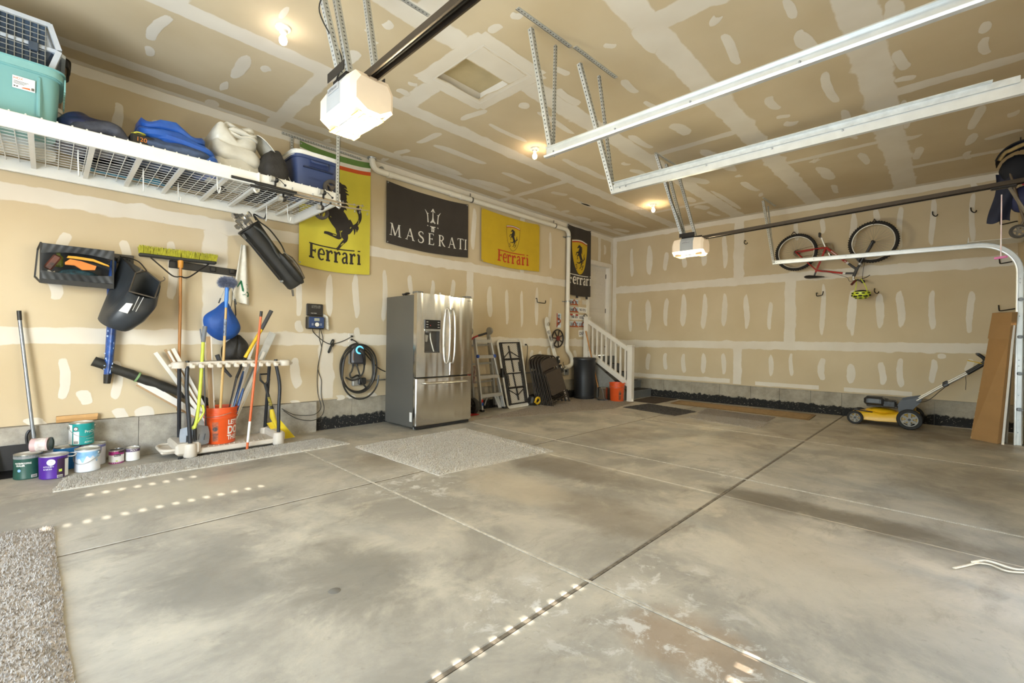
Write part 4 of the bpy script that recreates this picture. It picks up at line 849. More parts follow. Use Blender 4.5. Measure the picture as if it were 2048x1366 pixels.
# fishing rods clipped along the front beam
def rod(x0, y, z, x1, label, reels, up):
    t = thing('fishing_rod', label, 'fishing rod', (x0, y, z), 'fishing rods along the rack beam')
    mb = MB(); mb.tube([(x0, y, z), (x0 + .35, y, z)], [.013, .011], 8); part('grip', mb, M_BLACK, t)
    mb = MB(); mb.tube(spline([(x0 + .3, y, z), (x0 + .7, y, z), (x1 - .2, y - .002, z + .0), (x1, y + .0, z + .02)], 6), [.008 - .0045 * i / 18 for i in range(19)], 6); part('blank', mb, mat('rod_tan', 'A0907A', .4, var=.1), t)
    for k, x in enumerate((x0 + .5, x0 + .8, x1 - .02)):
        mb = MB(); mb.torus((x, y - .0, z + up * .018), (1, 0, 0), .013, .002, 14, 5); part('line_guide', mb, MATS['zinc'], t)
    x = reels; s_ = up
    mb = MB(); mb.bar((x, y, z), (x, y - .005, z + s_ * .05), .02, .012); mb.sphere((x, y - .012, z + s_ * .06), .026, 12, 8); rl = part('reel', mb, M_BLACK, t)
    mb = MB(); mb.cyl((x - .045, y - .012, z + s_ * .062), (x - .008, y - .012, z + s_ * .062), .028, .022, n=16); part('spool', mb, mat('reel_silver', 'C9C7C0', .3, .6), rl)
    mb = MB(); mb.tube([(x, y - .03, z + s_ * .06), (x + .02, y - .055, z + s_ * .055), (x + .06, y - .06, z + s_ * .02)], .004, 6); mb.sphere((x + .065, y - .062, z + s_ * .015), .011, 8, 6); part('crank', mb, M_BLACK, rl)
rod(1.08, RY0 - .042, RZ0 + .015, 2.30, 'fishing rod with its reel above the front rack beam', 1.43, 1)
rod(1.40, RY0 - .040, RZ0 - .022, 2.36, 'fishing rod with its reel hanging under the front rack beam', 1.50, -1)
rod(1.26, RY0 - .062, RZ0 + .0, 2.20, 'fishing rod whose reel sits above the beam nearest the cooler', 1.86, 1)
rod(1.22, RY0 - .066, RZ0 - .03, 2.26, 'fishing rod whose reel hangs under the beam nearest the cooler', 1.84, -1)
# ================================================================== HUNG ON THE LEFT PART OF THE BACK WALL
# golf bag
t = thing('golf_bag', 'black golf bag of irons hanging from the rack beside the prancing horse banner', 'golf bag', (1.72, 5.36, 1.72))
M_GB = mat('golf_black', '272623', .6, var=.2, scale=8, bump=.25, bscale=20); M_GS = mat('golf_strap', '4A4B48', .75)
A, Bt = V((1.475, 5.37, 2.335)), V((1.975, 5.37, 1.765)); ax = (Bt - A).normalized(); sd = ax.cross(V((0, 1, 0))).normalized(); fr = V((0, -1, 0))   # sd points up-right in the picture
if sd.x < 0: sd = -sd
gp = lambda l, s_, f_: A + ax * l + sd * s_ + fr * f_
L_ = (Bt - A).length
mb = MB(); mb.tube([gp(k * L_, 0, 0) for k in (0, .02, .1, .35, .6, .85, .97, 1)], [.115, .12, .112, .098, .094, .10, .098, .085], 20); part('body', mb, M_GB, t)
mb = MB(); mb.torus(gp(.005, 0, 0), ax, .112, .014, 28, 8); part('collar', mb, mat('collar_black', '1A1918', .4), t)
mb = MB(); mb.tube([gp(l, .035, .10) for l in (.36, .42, .6, .7, .76)], [.03, .062, .075, .07, .03], 12, flat=.6); pk = part('pocket', mb, M_GB, t)
mb = MB(); mb.tube(spline([gp(.37, .08, .14), gp(.55, .10, .15), gp(.72, .07, .14)], 5), .005, 6); part('zipper', mb, mat('zip_grey', '77736A', .4, .5), pk)
mb = MB(); mb.tube([gp(l, .10, .04) for l in (.4, .48, .62, .74)], [.02, .055, .05, .02], 10); part('net_pocket', mb, mat('net_taupe', '8A7E6E', .8, c2='4C453D', scale=30), t)
mb = MB(); mb.tube(spline([gp(.02, .02, .10), gp(.10, .035, .135), gp(.22, .03, .15), gp(.34, .015, .13), gp(.44, .02, .10)], 5), [.028] * 21, 10, flat=.45); part('shoulder_pad', mb, M_GS, t)
mb = MB(); mb.tube(spline([gp(-.06, .12, .03), gp(.0, .10, .08), gp(.12, .12, .12), gp(.30, .12, .11), gp(.42, .09, .10)], 5), [.014] * 21, 8, flat=.35); part('strap', mb, M_GB, t)
for k, o_ in enumerate((-.005, .035)):
    mb = MB(); mb.tube([gp(.02, -.11, .05 + o_), gp(.10, -.125, .075 + o_), gp(.60, -.125, .06 + o_)], .0085, 8); lg = part('stand_leg', mb, M_BLACK, t)
    mb = MB(); mb.tube([gp(.03, -.12, .06 + o_), gp(.08, -.135, .085 + o_)], .005, 6); mb.sphere(gp(.62, -.125, .06 + o_), .014, 8, 6); part('leg_hinge', mb, MATS['zinc'], lg)
mb = MB(); mb.bar(gp(L_ + .005, -.075, .02), gp(L_ + .07, -.115, .02), .035, .014, bev=.004); part('stand_foot', mb, mat('foot_grey', '5A554D', .6), t)
mb = MB(); mb.torus(gp(L_ * .93, .10, .02), (0, 1, 0), .024, .005, 16, 6); part('carry_loop', mb, M_BLACK, t)
mb = MB(); mb.tube(spline([gp(-.02, .1, .04), gp(-.08, .13, .02), V((1.60, 5.30, 2.44)), V((1.625, 5.29, 2.50))], 5), .008, 6); part('hang_loop', mb, M_BLACK, t)
M_CLUB = mat('club_steel', 'B7B3AB', .25, .85, var=.12)
rr = random.Random(4)
for k, (s_, f_, l) in enumerate(((-.06, .06, .055), (-.03, .085, .09), (.02, .08, .06), (.055, .05, .10), (-.07, .01, .12), (-.015, .03, .15), (.035, .01, .13), (.07, -.02, .08), (-.045, -.04, .16))):
    c = thing('golf_club', 'steel golf iron head up in the hanging black golf bag', 'golf club', gp(.1, s_, f_), 'irons in the golf bag')
    mb = MB(); mb.cyl(gp(.25, s_ * .7, f_ * .7), gp(-l, s_, f_), .0052, n=7); part('shaft', mb, M_CLUB, c)
    tip = gp(-l, s_, f_); d2 = (sd * rr.uniform(-1, .2) + fr * rr.uniform(.1, .9)).normalized()
    mb = MB(); poly = [(-.006, -.012), (.028, -.018), (.06, -.026), (.078, -.008), (.074, .026), (.05, .03), (.02, .016), (-.004, .012)]
    n_ = d2.cross(ax).normalized(); mb.prism(poly, lambda p, tip=tip, d2=d2, n_=n_: tip + d2 * p[0] - ax * p[1] + n_ * (p[2] - .007), .014); part('head', mb, M_CLUB, c)

# push broom, bristles up, on its wall rail
M_WOOD = mat('handle_wood', 'B9803F', .45, stretch=(12, 12, 1), scale=6, c2='9C662C')
t = thing('push_broom', 'wide push broom with yellow bristles hanging head up on the wall', 'broom', (.91, 5.6, .4))
mb = MB(); mb.tube([(.925, 5.585, 1.93), (.93, 5.60, 1.4), (.925, 5.615, .41)], .0135, 10); part('handle', mb, M_WOOD, t)
mb = MB(); mb.box((.915, 5.59, 1.945), (.635, .065, .035), bev=.01); part('block', mb, mat('block_black', '2B2B29', .6), t)
mb = MB(); mb.cyl((.925, 5.585, 1.855), (.925, 5.585, 1.93), .022, .026, n=12); part('socket', mb, mat('socket_amber', 'C98A2E', .5), t)
rb = random.Random(3)
for nm, mt, y0, y1, cnt in (('outer_bristles', mat('bristle_yellow', 'C9C63C', .6, c2='A9A52C', scale=30), None, None, 700), ('inner_bristles', mat('bristle_black', '2A2A22', .7), 5.57, 5.61, 420)):
    mb = MB()
    for i in range(cnt):
        x = .605 + .62 * rb.random()
        if nm[0] == 'o': y = (5.553 + .014 * rb.random()) if rb.random() < .62 else (5.612 + .014 * rb.random())
        else: y = rb.uniform(y0, y1)
        if nm[0] == 'o' and rb.random() < .08: x = rb.choice((.603, 1.228)); y = rb.uniform(5.555, 5.625)
        lean = -.018 if y < 5.59 else .018
        p0 = V((x, y, 1.958)); p1 = p0 + V((rb.uniform(-.012, .012), lean + rb.uniform(-.008, .008), .068 + rb.uniform(-.008, .008)))
        o = len(mb.v); mb.v += [p0 + V((-.003, 0, 0)), p0 + V((.003, 0, 0)), p1 + V((.0012, 0, 0)), p1 + V((-.0012, 0, 0)), p0 + V((0, -.003, 0)), p0 + V((0, .003, 0))]
        mb.f += [[o, o + 1, o + 2, o + 3], [o + 4, o + 5, o + 2, o + 3]]; mb.mi += [0, 0]
    part(nm, mb, mt, t, kind='stuff', smooth=False)
for sg in (-1, 1):
    mb = MB(); mb.tube(spline([(.925 + sg * .02, 5.58, 1.76), (.925 + sg * .07, 5.578, 1.77), (.925 + sg * .16, 5.575, 1.85), (.925 + sg * .24, 5.575, 1.925)], 5), .007, 7); part('brace', mb, M_IRON, t)
mb = MB(); mb.torus((.926, 5.585, 1.765), (0, 0, 1), .019, .006, 16, 6); part('brace_collar', mb, M_IRON, t)
t = thing('tool_rail', 'long black tool rail screwed to the wall behind the broom', 'rail', (1.15, D - .02, 1.87))
mb = MB(); mb.box((1.155, D - .012, 1.885), (.62, .022, .075), bev=.004, rot=Matrix.Rotation(math.radians(-2.2), 3, 'Y').transposed()); part('back_plate', mb, mat('rail_black', '22201E', .5), t)
for x in (1.22, 1.40): mb = MB(); mb.box((x, D - .035, 1.885), (.05, .035, .05), bev=.006); part('clip', mb, M_BLACK, t)
t = thing('tool_rail', 'short dark tool rail between the mesh organizer and the push broom', 'rail', (.49, D - .02, 1.85))
mb = MB(); mb.box((.475, D - .012, 1.895), (.19, .022, .085), bev=.004); part('back_plate', mb, mat('rail_slate', '4B4743', .5), t)
for x in (.43, .475, .52):
    mb = MB(); mb.tube(spline([(x, D - .03, 1.90), (x, D - .05, 1.87), (x + .01, D - .09, 1.86), (x + .012, D - .11, 1.885)], 4), .005, 6); part('hook', mb, M_BLACK, t)

# mesh organizer with tools
t = thing('wall_organizer', 'black fabric wall organizer with an open window, holding tools at the far left', 'organizer', (.16, 5.56, 1.6))
M_OR = mat('organizer_black', '2A2C2E', .55, c2='3C4044', scale=6, stretch=(1, 1, .25), bump=.3, bscale=12)
yF, yB = 5.45, 5.685
def quadpanel(mb, pts, th=.008):
    p = [V(q) for q in pts]; n = (p[1] - p[0]).cross(p[3] - p[0]).normalized() * th; mb.add(p + [q + n for q in p], [(0, 1, 2, 3), (7, 6, 5, 4), (0, 4, 5, 1), (1, 5, 6, 2), (2, 6, 7, 3), (3, 7, 4, 0)])
Lx, Rx = -.05, .405
mb = MB(); quadpanel(mb, [(Lx, yF, 1.595), (Rx, yF, 1.585), (Rx, yB, 1.60), (Lx, yB, 1.61)]); quadpanel(mb, [(Lx, yF, 1.595), (Rx, yF, 1.585), (Rx, yF, 1.627), (Lx, yF, 1.632)], .004); part('floor_board', mb, mat('organizer_edge', '1E1F20', .5), t)
def rufA(z0, z1, bow):
    def g_(u, v):
        x = Lx + (Rx - Lx) * u; k = math.sin(PI * u)
        z = z0 + (z1 - z0) * v - (bow * k * v)
        y = yF + .004 * math.sin(u * 55 + v * 4) * (1 - .5 * v) + .03 * v * k
        return (V((x, y, z)), V((0, -1, 0)))
    return g_
mb = MB(); mb.slab(rufA(1.63, 1.70, .012), 44, 5, -.006); part('front_band', mb, M_OR, t)
mb = MB(); mb.slab(rufA(1.926, 1.845, -.03), 44, 5, -.006); part('top_band', mb, M_OR, t)
mb = MB(); quadpanel(mb, [(Lx, yF, 1.93), (Rx, yF, 1.928), (Rx, yB, 1.94), (Lx, yB, 1.945)], -.006); quadpanel(mb, [(Rx, yF, 1.585), (Rx, yB, 1.6), (Rx, yB, 1.94), (Rx, yF, 1.928)], .006); quadpanel(mb, [(Lx, yB, 1.61), (Rx, yB, 1.6), (Rx, yB, 1.94), (Lx, yB, 1.945)], .004); part('shell', mb, M_OR, t)
mb = MB(); quadpanel(mb, [(Lx - .03, 5.60, 1.65), (Lx, yF, 1.60), (Lx, yF, 1.93), (Lx - .015, 5.58, 1.88)], .003); part('side_window', mb, mat('clear_vinyl', 'C8C4B6', .15, alpha=.35), t)
for a, b in (((Lx, yF, 1.60), (Lx, yF, 1.93)), ((Lx, yF, 1.6), (Lx - .035, 5.6, 1.655)), ((Lx, yF, 1.93), (Lx - .02, 5.58, 1.885)), ((Lx - .035, 5.6, 1.655), (Lx - .02, 5.58, 1.885)), ((Rx, yF, 1.6), (Rx, yF, 1.925))):
    mb = MB(); mb.bar(a, b, .012, .012); part('binding', mb, MATS['organizer_edge'], t)
# tools lying in it
mb = MB(); mb.prism([(0, 0), (.17, -.01), (.28, -.045), (.275, -.03), (.17, .012), (.06, .02), (.01, .018)], lambda p: V((.105 + p[0], 5.53 + p[2], 1.835 + p[1])), .03); solo('hand_saw', mb, mat('tool_yellow', 'DDA22C', .45), 'yellow handled tool lying on top in the fabric organizer', 'tool')
mb = MB(); mb.prism([(0, 0), (.03, .03), (.1, .022), (.2, -.01), (.19, -.045), (.11, -.055), (.06, -.02), (.0, -.02)], lambda p: V((.095 + p[0], 5.485 + p[2], 1.79 + p[1])), .04); solo('tool_pouch', mb, mat('tool_orange', 'D07A2E', .55), 'orange pouch in the middle of the fabric organizer', 'pouch')
mb = MB(); mb.sphere((.18, 5.57, 1.68), .075, 14, 8, (1.9, .8, .9)); mb.jitter(.004, 3); solo('work_gloves', mb, mat('gloves_teal', '28505C', .7, c2='1A1C20', scale=30), 'bundle of teal and black gloves at the bottom of the fabric organizer', 'gloves')
mb = MB(); mb.box((.02, 5.50, 1.78), (.055, .03, .14), bev=.01, rot=Matrix.Rotation(.5, 3, 'Y')); solo('utility_knife', mb, mat('tool_rust', '6E3A2B', .5, c2='2E2523', scale=25), 'dark red tool standing at the left in the fabric organizer', 'tool')
mb = MB(); mb.box((.055, 5.56, 1.86), (.028, .02, .028), bev=.003); mb.box((.055, 5.555, 1.80), (.06, .03, .10), bev=.012); solo('tape_case', mb, mat('tool_black', '232323', .5, c2='8A9A2C', scale=18), 'black case with a lime sticker in the fabric organizer', 'tool')
mb = MB(); folded_stack(mb, (0.0, 5.57, 1.615), .045, .07, 3, .03, 6); solo('rag', mb, mat('rag_white', 'CFCCC4', .8, bump=.3), 'white rag at the left end of the fabric organizer', 'rag')

# mower grass bag hanging from the short rail
t = thing('grass_bag', 'black lawn mower grass bag with a wire frame hanging on the wall', 'grass bag', (.5, 5.5, 1.2))
M_GR = mat('bag_vinyl', '23262A', .42, c2='34393F', scale=4, bump=.2, bscale=8)
ring0 = [(.465, 5.55, 1.895), (.565, 5.48, 1.745), (.50, 5.27, 1.553), (.68, 5.28, 1.508), (.752, 5.5, 1.68), (.655, 5.6, 1.785)]
ring1 = [(.40, 5.60, 1.62), (.45, 5.36, 1.53), (.455, 5.24, 1.42), (.655, 5.25, 1.39), (.72, 5.45, 1.52), (.62, 5.63, 1.60)]
ring2 = [(.35, 5.60, 1.42), (.35, 5.40, 1.38), (.385, 5.26, 1.30), (.58, 5.27, 1.28), (.64, 5.45, 1.36), (.52, 5.64, 1.42)]
ring3 = [(.325, 5.58, 1.33), (.315, 5.42, 1.285), (.37, 5.34, 1.235), (.485, 5.34, 1.2), (.56, 5.46, 1.25), (.46, 5.6, 1.30)]
def smooth_ring(r, n=4): return spline(r, n, closed=True)
rs_ = [smooth_ring(r) for r in (ring0, ring1, ring2, ring3)]; k = len(rs_[0]); mb = MB(); mb.v += [p for r in rs_ for p in r]
for j in range(3):
    for i in range(k): mb.f.append([j * k + i, j * k + (i + 1) % k, (j + 1) * k + (i + 1) % k, (j + 1) * k + i]); mb.mi.append(0)
mb.f.append([3 * k + i for i in range(k)]); mb.mi.append(0)
ins = [p * .97 + V((.018, .0, .03)) * 0 + (sum((q for q in rs_[0]), V()) / k) * .03 for p in rs_[0]]
o = len(mb.v); deep = [p.lerp(q, .9) for p, q in zip(ins, rs_[2])]; cc = sum(deep, V()) / k; deep = [cc + (p - cc) * .85 for p in deep]; mb.v += ins + deep
for i in range(k): mb.f += [[i, o + i, o + (i + 1) % k, (i + 1) % k], [o + i, o + k + i, o + k + (i + 1) % k, o + (i + 1) % k]]; mb.mi += [0, 0]
mb.f.append([o + k + i for i in range(k)]); mb.mi.append(0)
part('bag', mb, M_GR, t, ang=50)
M_WF = mat('frame_wire', '6D655C', .4, .6)
for a, b in zip((1, 2, 3, 4, 5), (2, 3, 4, 5, 1)):
    mb = MB(); p, q = V(ring0[a]), V(ring0[b]); mb.tube([p + V((0, -.012, .006)), q + V((0, -.012, .006))], .0065, 7); part('frame_bar', mb, M_WF, t)
mb = MB(); mb.tube(spline([(.47, 5.62, 1.905), (.53, 5.6, 1.90), (.60, 5.56, 1.865), (.655, 5.56, 1.79)], 5), .006, 7); mb.tube([(.46, 5.56, 1.905), (.52, 5.52, 1.83), (.566, 5.47, 1.75)], .006, 7); part('carry_bail', mb, M_IRON, t)
for p in ((.57, 5.46, 1.755), (.752, 5.48, 1.69)):
    mb = MB(); p = V(p); mb.tube(spline([p, p + V((.02, -.01, .01)), p + V((.032, -.012, .03)), p + V((.02, -.012, .048))], 5), .0045, 6); part('hook', mb, M_WF, t)
mb = MB(); mb.add([(.475, 5.195, 1.45), (.52, 5.195, 1.447), (.485, 5.205, 1.358), (.426, 5.205, 1.378)], [(0, 1, 2, 3)]); part('care_label', mb, MATS['label_white'], t, label='white printed warning label')
mb = MB(); mb.tube([(.565, 5.225, 1.515), (.52, 5.215, 1.388)], .003, 5); mb.tube([(.597, 5.23, 1.512), (.543, 5.22, 1.378)], .003, 5); part('piping', mb, mat('piping_white', 'BDBDBB', .5), t)
# long blue patterned sleeve and black sleeve
t = thing('folding_chair_sleeve', 'blue printed carry sleeve hanging straight down behind the grass bag', 'sleeve', (.4, 5.62, .71))
mb = MB(); mb.tube([(.42, 5.635, 1.86), (.41, 5.63, 1.62), (.413, 5.62, 1.25), (.398, 5.62, .95), (.388, 5.62, .79)], [.03, .05, .052, .046, .04], 12, flat=.7); part('sleeve', mb, mat('sleeve_blue', '2F5BA8', .35, c2='1B2F5E', scale=16, bump=.3), t)
mb = MB(); mb.tube([(.389, 5.62, .80), (.384, 5.62, .715)], [.043, .036], 12, flat=.7); part('end_cap', mb, mat('cap_black', '26241F', .6, bump=.4), t)
mb = MB()
for k in range(26): mb.box((.405 + rb.uniform(-.03, .03) - k * .0008, 5.583 + rb.uniform(-.002, .002), 1.22 - k * .016), (rb.uniform(.004, .012), .003, rb.uniform(.006, .02)))
part('print', mb, mat('sleeve_print', 'A9BEDD', .4), t, kind='stuff')
t = thing('tripod_sleeve', 'long black carry sleeve with a green band leaning diagonally on the wall', 'sleeve', (1.15, 5.6, .45))
P0, P1 = V((.29, 5.63, .925)), V((1.22, 5.60, .45))
mb = MB(); mb.tube([P0.lerp(P1, k / 14) + V((0, 0, .004 * math.sin(k * 2.1))) for k in range(15)], [.044 + .004 * math.sin(k * 3.3) for k in range(15)], 12); part('sleeve', mb, mat('sleeve_black', '2E2C26', .6, c2='1F1E1A', bump=.6, bscale=16), t)
mb = MB(); q = P0.lerp(P1, .33); d = (P1 - P0).normalized(); mb.tube([q, q + d * .016], .05, 14); part('band', mb, mat('band_green', '7FA06A', .6), t)

# golf towel, blue sling bag, black stuff sack
def towel(u, v):
    x = 1.505 + (u - .5) * (.05 + .13 * v) - .02 * v; z = 2.19 - .62 * v - (.05 * u * v); y = 5.655 - .02 * math.sin(u * 9 + 1) * (.3 + v) - .01
    return (V((x, y, z)), V((0, -1, 0)))
t = thing('golf_towel', 'white golf towel with green letters hanging on the wall behind the golf bag', 'towel', (1.5, 5.64, 1.55))
mb = MB(); mb.slab(towel, 18, 20, .006); part('cloth', mb, mat('towel_white', 'DEDACE', .85, bump=.3, bscale=80), t)
def ontowel(x, y):   # x,y in the towel's own metres from its lower middle, tilted lettering
    u = min(max(.5 + x / .17, 0), 1); v = min(max(1 - y / .62, 0), 1); p, n = towel(u, v); return p + n * .003
mb = MB()
for body, ox, oy in (('N', -.055, .16), ('b', .012, .09)):
    mb.text(body, lambda a, b, ox=ox, oy=oy: ontowel(ox + a * .8 + b * .45, oy + b * .8 - a * .35), h=.10, bold=.02)
part('lettering', mb, mat('towel_green', '1F6B45', .8), t, smooth=False)
t = thing('sling_bag', 'bright blue drawstring bag hanging on the wall behind the long duster', 'bag', (1.28, 5.5, 1.13))
M_SB = mat('sling_blue', '1F55A6', .6, c2='17448C', scale=5, bump=.15)
ol = [(1.305, 1.545), (1.21, 1.46), (1.11, 1.365), (1.135, 1.22), (1.255, 1.127), (1.385, 1.16), (1.448, 1.27), (1.37, 1.44)]
def pillow(mb, ol, y, th, n=6, pleat=.0, neck=None):
    R_ = spline([(a, 0, b) for a, b in ol], 6, closed=True); c = sum(R_, V()) / len(R_); k = len(R_)
    nk = V((neck[0], 0, neck[1])) if neck else None
    for sgn in (-1, 1):
        o = len(mb.v)
        for j in range(n + 1):
            q = j / n
            for i, p in enumerate(R_):
                pp = c + (p - c) * (1 - q) if j < n else c
                d = math.sqrt(max(0, 1 - (1 - q) ** 2)) * th
                if nk is not None:
                    dist = (pp - nk).length; ang_ = math.atan2(pp.x - nk.x, -(pp.z - nk.z)); d *= min(1, .12 + dist / .12); d += pleat * math.sin(ang_ * 16) * max(0, 1 - dist / .34) * (q > .05)
                mb.v.append(V((pp.x, y + sgn * d, pp.z)))
        for j in range(n):
            for i in range(k): mb.f.append([o + j * k + i, o + j * k + (i + 1) % k, o + (j + 1) * k + (i + 1) % k, o + (j + 1) * k + i]); mb.mi.append(0)
mb = MB(); pillow(mb, ol, 5.5, .10, 7, .012, (1.305, 1.545)); part('body', mb, M_SB, t, ang=60)
mb = MB(); mb.tube(spline([(1.31, 5.55, 1.54), (1.345, 5.6, 1.62), (1.38, 5.64, 1.72), (1.40, 5.66, 1.83)], 5), .003, 5); mb.tube(spline([(1.36, 5.55, 1.46), (1.39, 5.6, 1.58), (1.40, 5.66, 1.83)], 5), .003, 5); mb.tube(spline([(1.43, 5.6, 1.40), (1.425, 5.62, 1.55), (1.405, 5.66, 1.83)], 5), .003, 5); part('drawstring', mb, M_BLACK, t)
for a, b in (((1.305, 5.55, 1.68), (1.255, 5.56, 1.52)), ((1.385, 5.6, 1.70), (1.43, 5.6, 1.52))):
    mb = MB(); a, b = V(a), V(b); mb.tube([a, a.lerp(b, .7)], .004, 5); part('lace', mb, mat('lace_grey', 'B9B7B0', .6), t); mb = MB(); mb.tube([a.lerp(b, .66), b], .007, 7); part('lace_tip', mb, M_BLACK, t)
t = thing('stuff_sack', 'black gathered stuff sack hanging under the bright blue drawstring bag', 'bag', (1.42, 5.58, .88))
mb = MB(); pillow(mb, [(1.44, 1.19), (1.36, 1.13), (1.29, 1.05), (1.30, .92), (1.36, .875), (1.48, .87), (1.53, .92), (1.55, 1.07), (1.49, 1.16)], 5.58, .09, 6, .014, (1.44, 1.2)); part('body', mb, mat('sack_black', '262422', .6, bump=.2), t, ang=60)
mb = MB(); mb.tube(spline([(1.44, 5.57, 1.18), (1.43, 5.62, 1.4), (1.41, 5.67, 1.82)], 4), .004, 5); part('cord', mb, M_BLACK, t)
# ================================================================== BANNERS ON THE BACK WALL
def cloth_fn(x0, x1, z0, z1, sag, seed, amp=.010, bl=0.0, pull=0.0):
    """hanging banner: u across, v down; the top edge sags between its pinned corners"""
    r = random.Random(seed); p1, p2 = r.uniform(0, 6), r.uniform(0, 6)
    def fn(u, v, lift=0.0):
        w_ = x1 - x0; h_ = z1 - z0
        x = x0 + w_ * u - pull * math.sin(PI * v) * (u - .5) * .5
        top = z1 - sag * math.sin(PI * u) - .004 * math.sin(3 * PI * u)
        bot = z0 - sag * .9 * math.sin(PI * u) - bl * (u - .5) * 2
        z = top + (bot - top) * v
        d = .012 + amp * (math.sin(2.2 * PI * u + p1 + 1.3 * v) + .6 * math.sin(5.1 * PI * u - 2.2 * v + p2)) * (.35 + .65 * v) * (.3 + .7 * math.sin(PI * u)) + .01 * v + amp * 1.4
        return V((x, D - d - lift, z))
    return fn
def banner(name, fn, m, label, mats=None, mlist=None, nu=48, nv=40, nail=True):
    c = fn(.5, 1); t = thing(name, label, 'banner', (c.x, c.y, c.z), None)
    mb = MB()
    mb.slab(lambda u, v: (fn(u, v), V((0, -1, 0))), nu, nv, .0015, mats)
    part('cloth', mb, mlist or m, t, ang=80)
    if nail:
        for u, v in ((.015, .02), (.985, .02), (.015, .98)):
            mb = MB(); mb.lathe([(0, .004), (.009, .003), (.011, 0)], fn(u, v, .002), (0, -1, 0), 10); part('grommet', mb, MATS['zinc'], t)
    return t
M_FY = mat('banner_yellow', 'C9BE3E', .75, var=.05, scale=4, bump=.1, bscale=200)
M_FY2 = mat('banner_golden', 'C4A41C', .75, var=.05, scale=4, bump=.1, bscale=200)
M_FK = mat('banner_black', '37312C', .8, var=.10, scale=4, bump=.1, bscale=200)
M_INK, M_RED, M_WHT = mat('ink_black', '2B2521', .75, var=.04), mat('ink_red', 'B23A16', .75, var=.05), mat('ink_white', 'DAD6CC', .75, var=.03)
M_GRN, M_ORR = mat('ink_green', '5C7C3C', .75, var=.05), mat('ink_orange_red', 'C4501E', .75, var=.05)

# lettering drawn with strokes: every glyph lives in a box 1 high
def wordmark(mb, fn):
    """slab lettering with the long bar of the capital F reaching over the small letters; spans x 0..5.35"""
    T, t2 = .25, .12
    def st(p, w_, s_=5): mb.ribbon(p, w_, fn, s_)
    # F
    st([(.28, .06), (.28, .93)], T); st([(.06, .05), (.56, .05)], t2); st([(.06, .97), (2.2, .955), (4.6, .965)], .085, 12); st([(.3, .52), (.68, .52)], t2); st([(.68, .40), (.68, .66)], .10)
    # e
    x = .92; st([(x + .12, .40), (x + .58, .40), (x + .60, .52), (x + .48, .70), (x + .32, .74), (x + .14, .60), (x + .09, .38), (x + .14, .15), (x + .34, .02), (x + .58, .10)], [.09, .10, .16, .12, .10, .19, .22, .19, .11, .10], 6)
    # r r
    for x in (1.72, 2.52):
        st([(x + .16, .06), (x + .16, .72)], T); st([(x - .02, .05), (x + .38, .05)], t2); st([(x - .04, .70), (x + .18, .70)], t2); st([(x + .22, .52), (x + .36, .68), (x + .52, .70), (x + .60, .56)], [.10, .13, .17, .20])
    # a
    x = 3.32; st([(x + .08, .60), (x + .22, .73), (x + .42, .70), (x + .48, .52), (x + .48, .10), (x + .62, .05)], [.16, .12, .14, .20, .20, .09]); st([(x + .46, .44), (x + .22, .40), (x + .08, .24), (x + .16, .06), (x + .34, .06), (x + .48, .18)], [.10, .12, .20, .16, .10, .09])
    # r
    x = 4.12; st([(x + .16, .06), (x + .16, .72)], T); st([(x - .02, .05), (x + .38, .05)], t2); st([(x - .04, .70), (x + .18, .70)], t2); st([(x + .22, .52), (x + .34, .68), (x + .46, .70), (x + .54, .58)], [.10, .13, .17, .18])
    # i
    x = 4.92; st([(x + .18, .06), (x + .18, .70)], T); st([(x, .05), (x + .38, .05)], t2); st([(x - .02, .70), (x + .2, .70)], t2); st([(x + .03, .965), (x + .33, .965)], .085)
def horse(mb, fn):
    """rearing horse facing left, in a box 1 wide (x) and 1.55 high (y)"""
    def st(p, w_, s_=6): mb.ribbon(p, w_, fn, s_)
    st([(.30, 1.38), (.40, 1.45), (.50, 1.40), (.52, 1.24), (.46, 1.06), (.50, .90), (.58, .72), (.66, .58), (.66, .48)], [.05, .13, .20, .26, .30, .27, .22, .24, .16])       # head, neck, barrel, rump
    st([(.24, 1.30), (.30, 1.36), (.42, 1.42)], [.05, .09, .12]); st([(.40, 1.48), (.42, 1.56)], [.06, .02])
    for k in range(6): st([(.55, 1.42 - k * .07), (.66, 1.40 - k * .07), (.72, 1.34 - k * .075)], [.07, .05, .01], 3)          # mane
    st([(.40, 1.00), (.24, 1.04), (.12, .98), (.10, .88), (.04, .84)], [.15, .09, .06, .05, .05]); st([(.42, .90), (.26, .86), (.22, .74), (.26, .66), (.18, .60)], [.14, .08, .06, .05, .06])   # fore legs
    st([(.66, .58), (.68, .40), (.60, .28), (.58, .14), (.46, .04)], [.22, .12, .06, .05, .07]); st([(.60, .54), (.50, .42), (.32, .38), (.16, .40)], [.18, .09, .06, .05])          # hind legs
    st([(.72, .60), (.84, .60), (.92, .72), (.90, .88), (.96, 1.02)], [.06, .07, .09, .07, .02]); st([(.86, .62), (.98, .70), (1.0, .84)], [.05, .05, .01]); st([(.80, .58), (.84, .46), (.80, .36)], [.05, .04, .01], 4)
